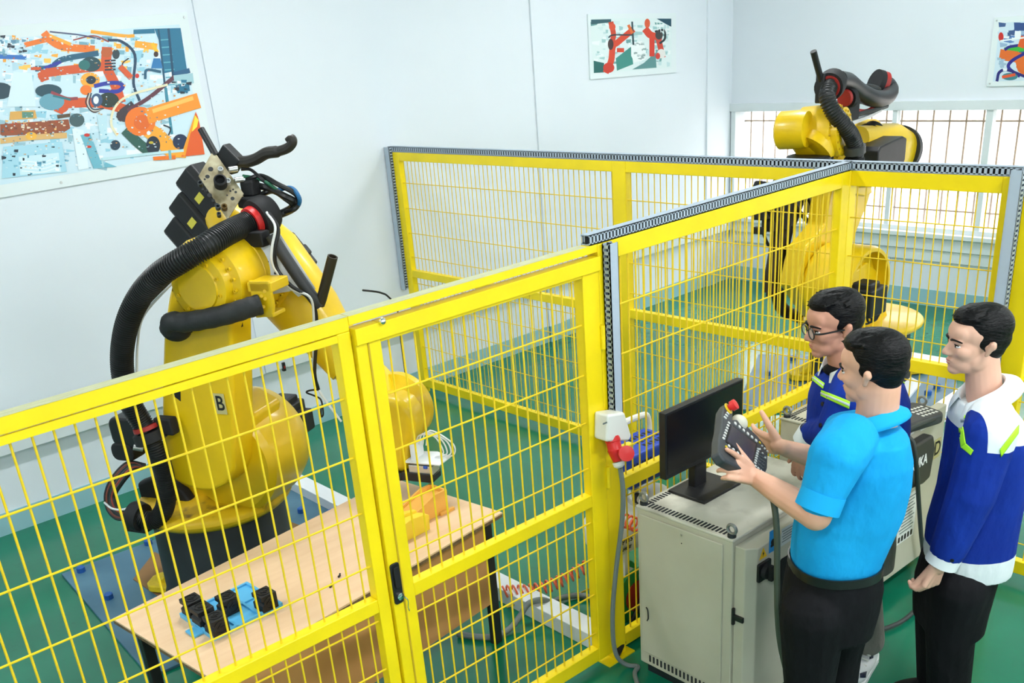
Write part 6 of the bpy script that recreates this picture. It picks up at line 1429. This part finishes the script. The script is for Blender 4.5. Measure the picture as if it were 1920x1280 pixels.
tcm = MB()
loft(tcm, Cc, [(1738, 1868, 1045, 0.165, 0), (1726, 1852, 1090, 0.175, 0), (1722, 1840, 1130, 0.175, 0), (1722, 1832, 1165, 0.17, 0)])
for hip, kn, an in legsC: chain(tcm, [hip - ZA * 0.04, kn, an], [0.118, 0.095, 0.08])
remesh(tcm, 0.008, 4, 'trousers', M_blkt, Cc.t)
for hip, kn, an in legsC: shoe(Cc, Vector((an.x, an.y, 0)), fC, M_blkm, M_blk)
# ================================================================== posters
def paint_mat():
    M = bpy.data.materials.new('printed_poster'); M.use_nodes = True; nt = M.node_tree; b = nt.nodes['Principled BSDF']
    a = nt.nodes.new('ShaderNodeVertexColor'); a.layer_name = 'print'; nt.links.new(a.outputs['Color'], b.inputs['Base Color']); b.inputs['Roughness'].default_value = 0.35
    return M
M_print = paint_mat()
class Canvas:
    def __init__(s, mapfn, nrm): s.map = mapfn; s.n = Vector(nrm); s.v = []; s.f = []; s.c = []; s.k = 0
    def poly(s, pts, col):
        s.k += 1; o = len(s.v); off = s.n * (0.0008 + 0.00004 * s.k)
        s.v += [s.map(*p) + off for p in pts]; s.f.append(list(range(o, o + len(pts)))); s.c.append(srgb(*col))
    def line(s, pts, w, col):
        P = catmull([(p[0], p[1], 0) for p in pts], 6)
        for a, b in zip(P[:-1], P[1:]):
            d = (b - a).normalized() if (b - a).length > 1e-6 else Vector((1, 0, 0)); n = Vector((-d.y, d.x, 0)) * (w / 2); a2 = a - d * 0.3 * w; b2 = b + d * 0.3 * w
            s.poly([(q.x, q.y) for q in (a2 - n, b2 - n, b2 + n, a2 + n)], col); s.k -= 0.9
    def ell(s, c, rx, ry, col, n=20): s.poly([(c[0] + rx * math.cos(2 * PI * i / n), c[1] + ry * math.sin(2 * PI * i / n)) for i in range(n)], col)
    def speck(s, box, n, cols, smin, smax, rnd):
        for i in range(n):
            x, y = rnd.uniform(box[0], box[2]), rnd.uniform(box[1], box[3]); w, h = rnd.uniform(smin, smax), rnd.uniform(smin, smax) * 0.6; a = rnd.uniform(-0.4, 0.4)
            s.poly([(x - w, y - h + a * w), (x + w, y - h * 0.8), (x + w * 0.8, y + h + a * w), (x - w * 0.9, y + h)], rnd.choice(cols)); s.k -= 0.9
    def build(s, parent):
        off = ORIG[parent.name]; me = bpy.data.meshes.new('print'); me.from_pydata([tuple(v - off) for v in s.v], [], s.f); me.update()
        la = me.color_attributes.new('print', 'FLOAT_COLOR', 'CORNER')
        for p, c in zip(me.polygons, s.c):
            for li in p.loop_indices: la.data[li].color = (*c, 1)
        me.materials.append(M_print); o = bpy.data.objects.new('print', me); COL.objects.link(o); o.parent = parent; ORIG[o.name] = off
        return tag(o, 'printed picture of orange factory robots')
M_pb = mat('poster_board', srgb(226, 236, 238), 0.5)
# big poster on the back wall; print traced in a 3.2x pixel grid
rnd = random.Random(11)
po = thing('poster', (-2.4, -0.012, 2.14), 'large framed poster of orange robots in a car factory behind the robot marked B', 'poster')
MB().bb((-3.30, -0.014, 2.145), (-1.505, -0.001, 3.10)).build('board', M_pb, po, smooth=0, bevel=0.002)
cv = Canvas(lambda x, y: ony(x / 3.2, y / 3.2, -0.014), (0, -1, 0))
def wpx(x, z):
    d = Vector((x, -0.014, z)) - CAM; return ((PPX + FPX * d.dot(RT) / d.dot(FW)) * 3.2, (PPY - FPX * d.dot(UP) / d.dot(FW)) * 3.2)
corn = [wpx(x, z) for x, z in ((-3.2, 2.22), (-1.575, 2.22), (-1.575, 3.03), (-3.2, 3.03))]
cv.poly(corn, (206, 230, 242))
WH, CY, TE, OR, RD_, YO, BL_, DK = (240, 248, 252), (150, 205, 225), (24, 112, 146), (240, 120, 30), (214, 84, 34), (250, 170, 50), (34, 50, 160), (20, 40, 58)
cv.speck((0, 215, 1050, 430), 150, [WH, CY, (180, 215, 230), WH, (120, 170, 190), YO, (255, 200, 90)], 8, 34, rnd)
cv.speck((0, 430, 1050, 1000), 150, [WH, CY, (190, 222, 235), WH, (150, 190, 205)], 8, 40, rnd)
cv.poly([(925, 172), (1083, 168), (1140, 545), (1065, 560), (1030, 430), (985, 440), (955, 250)], TE)
cv.poly([(800, 178), (925, 172), (930, 200), (800, 205)], TE)
for k in range(7): cv.line([(965 + 6 * k, 240 + 45 * k), (1020 + 6 * k, 236 + 45 * k)], 7, (90, 170, 190))
cv.line([(950, 180), (1010, 700)], 12, (16, 80, 110)); cv.line([(1010, 175), (1040, 480)], 14, (10, 70, 100)); cv.line([(990, 500), (1030, 800)], 16, (60, 140, 165))
cv.line([(0, 340), (150, 345)], 26, (40, 110, 190)); cv.speck((0, 210, 150, 330), 20, [DK, (90, 140, 170), WH], 5, 16, rnd)
cv.line([(155, 268), (270, 240)], 30, OR); cv.line([(270, 205), (300, 240), (380, 280), (555, 295)], 44, OR); cv.line([(300, 215), (420, 265)], 20, YO)
cv.line([(550, 190), (740, 215), (800, 215)], 20, YO); cv.line([(820, 265), (930, 280)], 40, YO); cv.line([(915, 265), (940, 310)], 22, (250, 190, 30))
cv.line([(220, 412), (300, 405), (380, 355), (580, 320)], 34, (20, 90, 120)); cv.line([(270, 408), (360, 372)], 20, BL_)
cv.line([(190, 410), (240, 412)], 20, RD_); cv.line([(265, 470), (270, 440), (480, 412), (620, 400)], 52, RD_); cv.line([(640, 300), (640, 400), (690, 510), (720, 600)], 60, RD_); cv.ell((545, 385), 60, 45, (20, 70, 80)); cv.ell((505, 390), 35, 30, (30, 110, 110))
for k in range(4): cv.line([(630, 365 + 18 * k), (690, 362 + 18 * k)], 10, DK)
cv.ell((640, 315), 35, 30, (190, 90, 40)); cv.ell((695, 325), 22, 30, (40, 60, 70))
cv.line([(355, 660), (380, 625), (520, 615), (640, 625), (760, 660)], 58, RD_); cv.ell((375, 635), 38, 40, RD_); cv.ell((540, 480), 58, 45, YO); cv.ell((545, 480), 30, 25, DK); cv.ell((515, 540), 35, 30, OR)
cv.line([(570, 515), (640, 500), (710, 498), (735, 520), (700, 548), (600, 545)], 24, BL_); cv.ell((650, 600), 62, 45, (26, 50, 44)); cv.ell((580, 600), 34, 40, (50, 80, 120)); cv.ell((575, 600), 16, 24, WH)
for k in range(3): cv.line([(530 + 8 * k, 560), (515 + 10 * k, 620), (560, 672 - 8 * k), (620, 650)], 8, ((70, 40, 40), (200, 200, 190), (40, 60, 80))[k])
cv.line([(650, 240), (730, 250), (808, 330), (800, 500), (835, 600)], 16, (20, 60, 90)); cv.line([(740, 420), (735, 380), (770, 350)], 7, DK); cv.line([(440, 240), (560, 215), (650, 250)], 8, (150, 60, 60)); cv.line([(300, 190), (480, 210), (600, 235)], 8, (60, 70, 110))
cv.line([(725, 405), (780, 460)], 34, (220, 90, 40)); cv.ell((822, 455), 12, 14, (210, 50, 40)); cv.line([(870, 470), (880, 420), (960, 430)], 16, (30, 90, 120))
cv.ell((935, 325), 14, 17, (60, 40, 36)); cv.poly([(905, 410), (920, 350), (960, 350), (975, 410)], (40, 120, 180))
cv.ell((0, 545), 75, 50, (20, 60, 76)); cv.ell((290, 545), 80, 40, (20, 70, 86)); cv.ell((310, 610), 75, 50, (100, 160, 180)); cv.line([(310, 555), (400, 590), (460, 590)], 18, (150, 60, 70)); cv.line([(320, 575), (420, 598)], 12, (30, 120, 130))
cv.poly([(80, 430), (190, 440), (215, 640), (40, 640)], (216, 236, 244)); cv.poly([(60, 670), (210, 660), (220, 710), (55, 720)], (222, 168, 84)); cv.poly([(130, 670), (200, 672), (198, 705), (132, 708)], (90, 140, 120))
cv.poly([(0, 745), (410, 715), (420, 770), (370, 800), (0, 815)], (150, 76, 42)); cv.speck((10, 725, 400, 800), 60, [(232, 214, 190), (180, 70, 30), (120, 60, 40), (240, 190, 120)], 4, 11, rnd)
cv.line([(10, 845), (180, 825), (390, 812)], 34, (220, 176, 110)); cv.ell((185, 815), 34, 24, (240, 180, 60)); cv.poly([(340, 690), (420, 680), (420, 700), (345, 712)], (90, 70, 50)); cv.ell((460, 720), 45, 40, (60, 90, 96))
cv.poly([(20, 880), (370, 850), (400, 1030), (10, 1070)], (166, 214, 232)); cv.poly([(110, 940), (350, 915), (365, 1030), (120, 1050)], (206, 234, 244))
for k in range(4): cv.line([(130, 965 + 20 * k), (250, 972 + 20 * k), (340, 945 + 20 * k)], 5, (240, 250, 252))
cv.speck((0, 880, 500, 1050), 40, [(120, 180, 205), WH, (70, 140, 170), DK], 5, 16, rnd)
cv.poly([(430, 770), (500, 780), (530, 1010), (470, 1020)], (224, 240, 246)); cv.poly([(480, 810), (540, 800), (600, 960), (700, 1000), (560, 1010)], (110, 180, 200)); cv.ell((520, 810), 18, 10, (210, 50, 40)); cv.ell((530, 880), 18, 8, (210, 60, 40)); cv.ell((690, 870), 30, 30, (30, 60, 80)); cv.poly([(580, 690), (640, 690), (640, 830), (600, 840)], (190, 224, 236))
cv.line([(750, 700), (730, 690), (790, 640)], 60, (60, 50, 60)); cv.line([(770, 660), (900, 580), (1060, 450), (1130, 425)], 24, (96, 50, 66)); cv.line([(1050, 445), (1128, 425)], 30, (30, 90, 130))
cv.line([(1060, 480), (1140, 470)], 60, (160, 200, 210)); cv.speck((1040, 470, 1140, 560), 16, [DK, TE, WH], 6, 18, rnd)
cv.line([(700, 810), (665, 740), (690, 640), (780, 570), (1000, 508)], 14, (234, 226, 190))
cv.line([(760, 790), (820, 850), (880, 900)], 60, (40, 90, 80)); cv.line([(890, 780), (960, 830), (1020, 890), (1090, 900)], 90, YO); cv.ell((840, 728), 92, 88, OR); cv.ell((850, 735), 50, 46, (228, 104, 30)); cv.line([(905, 690), (1000, 660), (1165, 610)], 92, (250, 150, 40)); cv.line([(920, 665), (1150, 590)], 24, (255, 190, 90)); cv.ell((890, 798), 12, 12, WH)
cv.ell((917, 872), 42, 56, DK); cv.ell((905, 855), 14, 8, (200, 180, 60)); cv.ell((1080, 850), 46, 46, (24, 44, 80)); cv.line([(980, 750), (1020, 770), (1010, 810)], 8, DK); cv.poly([(915, 940), (1050, 930), (1052, 955), (920, 962)], OR)
cv.poly([(1085, 940), (1172, 670), (1185, 700), (1196, 745), (1226, 925)], (232, 96, 40)); cv.poly([(1085, 930), (1165, 690), (1190, 720), (1140, 800), (1110, 935)], (248, 160, 40)); cv.poly([(1150, 790), (1168, 690), (1188, 720), (1180, 760)], (250, 226, 60))
cv.line([(610, 955), (870, 925), (1095, 902)], 16, (190, 224, 232)); cv.line([(1015, 905), (1020, 950)], 16, (120, 180, 190)); cv.line([(610, 950), (618, 1000)], 12, (170, 210, 220))
cv.speck((0, 215, 900, 480), 160, [WH, CY, (90, 130, 150), (250, 190, 110), (60, 110, 140), WH, (200, 90, 50)], 2, 7, rnd); cv.speck((0, 640, 640, 1010), 170, [WH, CY, (90, 150, 175), (200, 225, 235), (60, 110, 130), (210, 170, 130)], 2, 8, rnd); cv.speck((620, 480, 1080, 900), 120, [WH, CY, (70, 120, 140), (220, 235, 240), (240, 160, 80)], 2, 8, rnd)
cv.build(po)
for x, z in ((-1.53, 3.07), (-2.6, 2.175), (-3.27, 2.175)): MB().lathe((x, -0.0145, z), (0, -1, 0), [(0, 0), (0.009, 0), (0.007, 0.004), (0, 0.004)], 12).build('screw', M_steel, po)
# small poster on the back wall
po2 = thing('poster', (2.94, -0.012, 2.25), 'small framed poster with two red robots on the back wall above the fence', 'poster')
MB().prism([(2.33, 2.302), (3.55, 2.245), (3.55, 2.775), (2.33, 2.842)], (0, 0, 0), XA, ZA, -YA, 0.001, 0.014).build('board', M_pb, po2, smooth=0)
c2 = Canvas(lambda x, y: ony(1080 + x / 2.286, y / 2.286, -0.014), (0, -1, 0))
c2.poly([(62, 80), (410, 78), (410, 290), (72, 316)], (222, 236, 236)); rnd = random.Random(5)
c2.speck((75, 95, 400, 280), 110, [(235, 244, 244), (196, 222, 224), (160, 200, 200), (210, 230, 230), (110, 160, 160)], 5, 18, rnd)
c2.poly([(170, 250), (235, 200), (245, 275), (175, 303)], (60, 140, 130)); c2.poly([(290, 270), (340, 225), (345, 290), (240, 298)], (90, 140, 140)); c2.poly([(75, 260), (120, 270), (120, 310), (76, 313)], (30, 100, 96)); c2.poly([(345, 80), (408, 80), (408, 115), (380, 100)], (20, 70, 90)); c2.poly([(64, 84), (150, 82), (150, 95), (64, 105)], (50, 90, 100))
c2.line([(130, 305), (150, 260), (158, 200), (180, 180), (240, 130)], 26, (216, 70, 40)); c2.line([(150, 100), (160, 150), (150, 190)], 22, (206, 70, 44)); c2.ell((155, 115), 14, 16, (220, 80, 50)); c2.line([(180, 215), (200, 215)], 18, (214, 70, 44)); c2.ell((140, 290), 24, 22, (206, 56, 36)); c2.line([(140, 160), (160, 150), (240, 150)], 6, (30, 50, 60)); c2.ell((148, 190), 12, 24, (70, 50, 50))
c2.line([(300, 130), (320, 150), (360, 160)], 30, (214, 66, 40)); c2.line([(325, 170), (325, 235)], 22, (216, 60, 40)); c2.line([(355, 175), (370, 240)], 24, (208, 70, 50)); c2.line([(340, 135), (375, 130), (380, 165), (360, 185)], 9, (26, 44, 50)); c2.ell((305, 100), 12, 20, (220, 90, 50)); c2.ell((355, 150), 16, 20, (60, 60, 60)); c2.ell((365, 230), 18, 20, (232, 230, 226)); c2.ell((350, 240), 10, 14, (206, 60, 46))
c2.poly([(235, 190), (280, 175), (300, 210), (296, 255), (250, 268), (236, 240)], (236, 242, 242)); c2.speck((240, 185, 295, 260), 24, [(150, 170, 170), (240, 246, 246), (190, 205, 205)], 3, 9, rnd); c2.line([(240, 95), (245, 190)], 8, (40, 70, 76)); c2.line([(225, 110), (240, 140)], 12, (226, 110, 50))
for k in range(5): c2.line([(345 + 14 * k, 90 + 6 * k), (350 + 13 * k, 130 + 8 * k)], 2.5, (236, 244, 244))
c2.build(po2)
# poster on the right wall, cut by the picture edge
po3 = thing('poster', (XR - 0.012, -3.2, 1.96), 'framed poster of an orange robot on the window wall at the upper right edge', 'poster')
MB().bb((XR - 0.014, -3.95, 1.962), (XR - 0.001, -2.638, 2.50)).build('board', M_pb, po3, smooth=0, bevel=0.002)
c3 = Canvas(lambda x, y: onx(1080 + x / 2.286, y / 2.286, XR - 0.014), (-1, 0, 0))
def wpx3(y, z):
    d = Vector((XR - 0.014, y, z)) - CAM; return ((PPX + FPX * d.dot(RT) / d.dot(FW) - 1080) * 2.286, (PPY - FPX * d.dot(UP) / d.dot(FW)) * 2.286)
c3.poly([wpx3(y, z) for y, z in ((-2.688, 2.002), (-2.688, 2.455), (-3.90, 2.455), (-3.90, 2.002))], (206, 226, 238)); rnd = random.Random(8)
c3.speck((1822, 105, 2150, 240), 120, [(90, 130, 190), (200, 220, 236), (236, 242, 246), (60, 90, 140), (150, 180, 210)], 6, 20, rnd)
c3.poly([(1880, 98), (2120, 96), (2118, 140), (1878, 130)], (50, 80, 140)); c3.ell((1822, 158), 11, 20, (206, 44, 40)); c3.line([(1845, 215), (1930, 205)], 26, (60, 180, 60)); c3.line([(1830, 235), (1900, 250), (1930, 300), (2080, 320)], 46, (226, 110, 40)); c3.line([(1840, 212), (1862, 200), (1930, 190)], 12, (40, 40, 130)); c3.line([(1930, 225), (1870, 260), (1855, 290), (1900, 325)], 14, (40, 40, 140)); c3.line([(1915, 180), (2100, 240)], 50, (226, 96, 40))
c3.line([(1805, 345), (1815, 310), (1850, 300), (1930, 330)], 12, (40, 40, 120)); c3.ell((1860, 328), 34, 16, (60, 130, 140)); c3.line([(1830, 330), (1880, 320)], 12, (230, 90, 50)); c3.line([(1820, 175), (1930, 160)], 6, (236, 244, 246)); c3.speck((1810, 250, 1840, 300), 10, [(236, 242, 246), (160, 190, 210)], 5, 12, rnd)
xe = min(wpx3(-3.86, 2.1)[0], wpx3(-3.86, 2.4)[0]); ys = wpx3(-3.4, 2.44)[1]; ye = wpx3(-3.4, 2.02)[1]
c3.speck((2060, ys + 12, xe - 14, ye - 14), 140, [(90, 130, 190), (200, 220, 236), (236, 242, 246), (60, 90, 140), (150, 180, 210), (226, 110, 40)], 5, 18, rnd)
c3.line([(2050, 330), (2130, 250), (2180, 170), (xe - 40, 150)], 34, (226, 104, 40)); c3.line([(2140, 240), (2200, 250), (2190, 300)], 12, (40, 40, 130)); c3.ell((2180, 175), 24, 22, (236, 130, 50))
c3.build(po3)
for y, z in ((-2.66, 2.475), (-2.665, 1.985)): MB().lathe((XR - 0.0145, y, z), (-1, 0, 0), [(0, 0), (0.008, 0), (0.006, 0.004), (0, 0.004)], 12).build('screw', M_steel, po3)
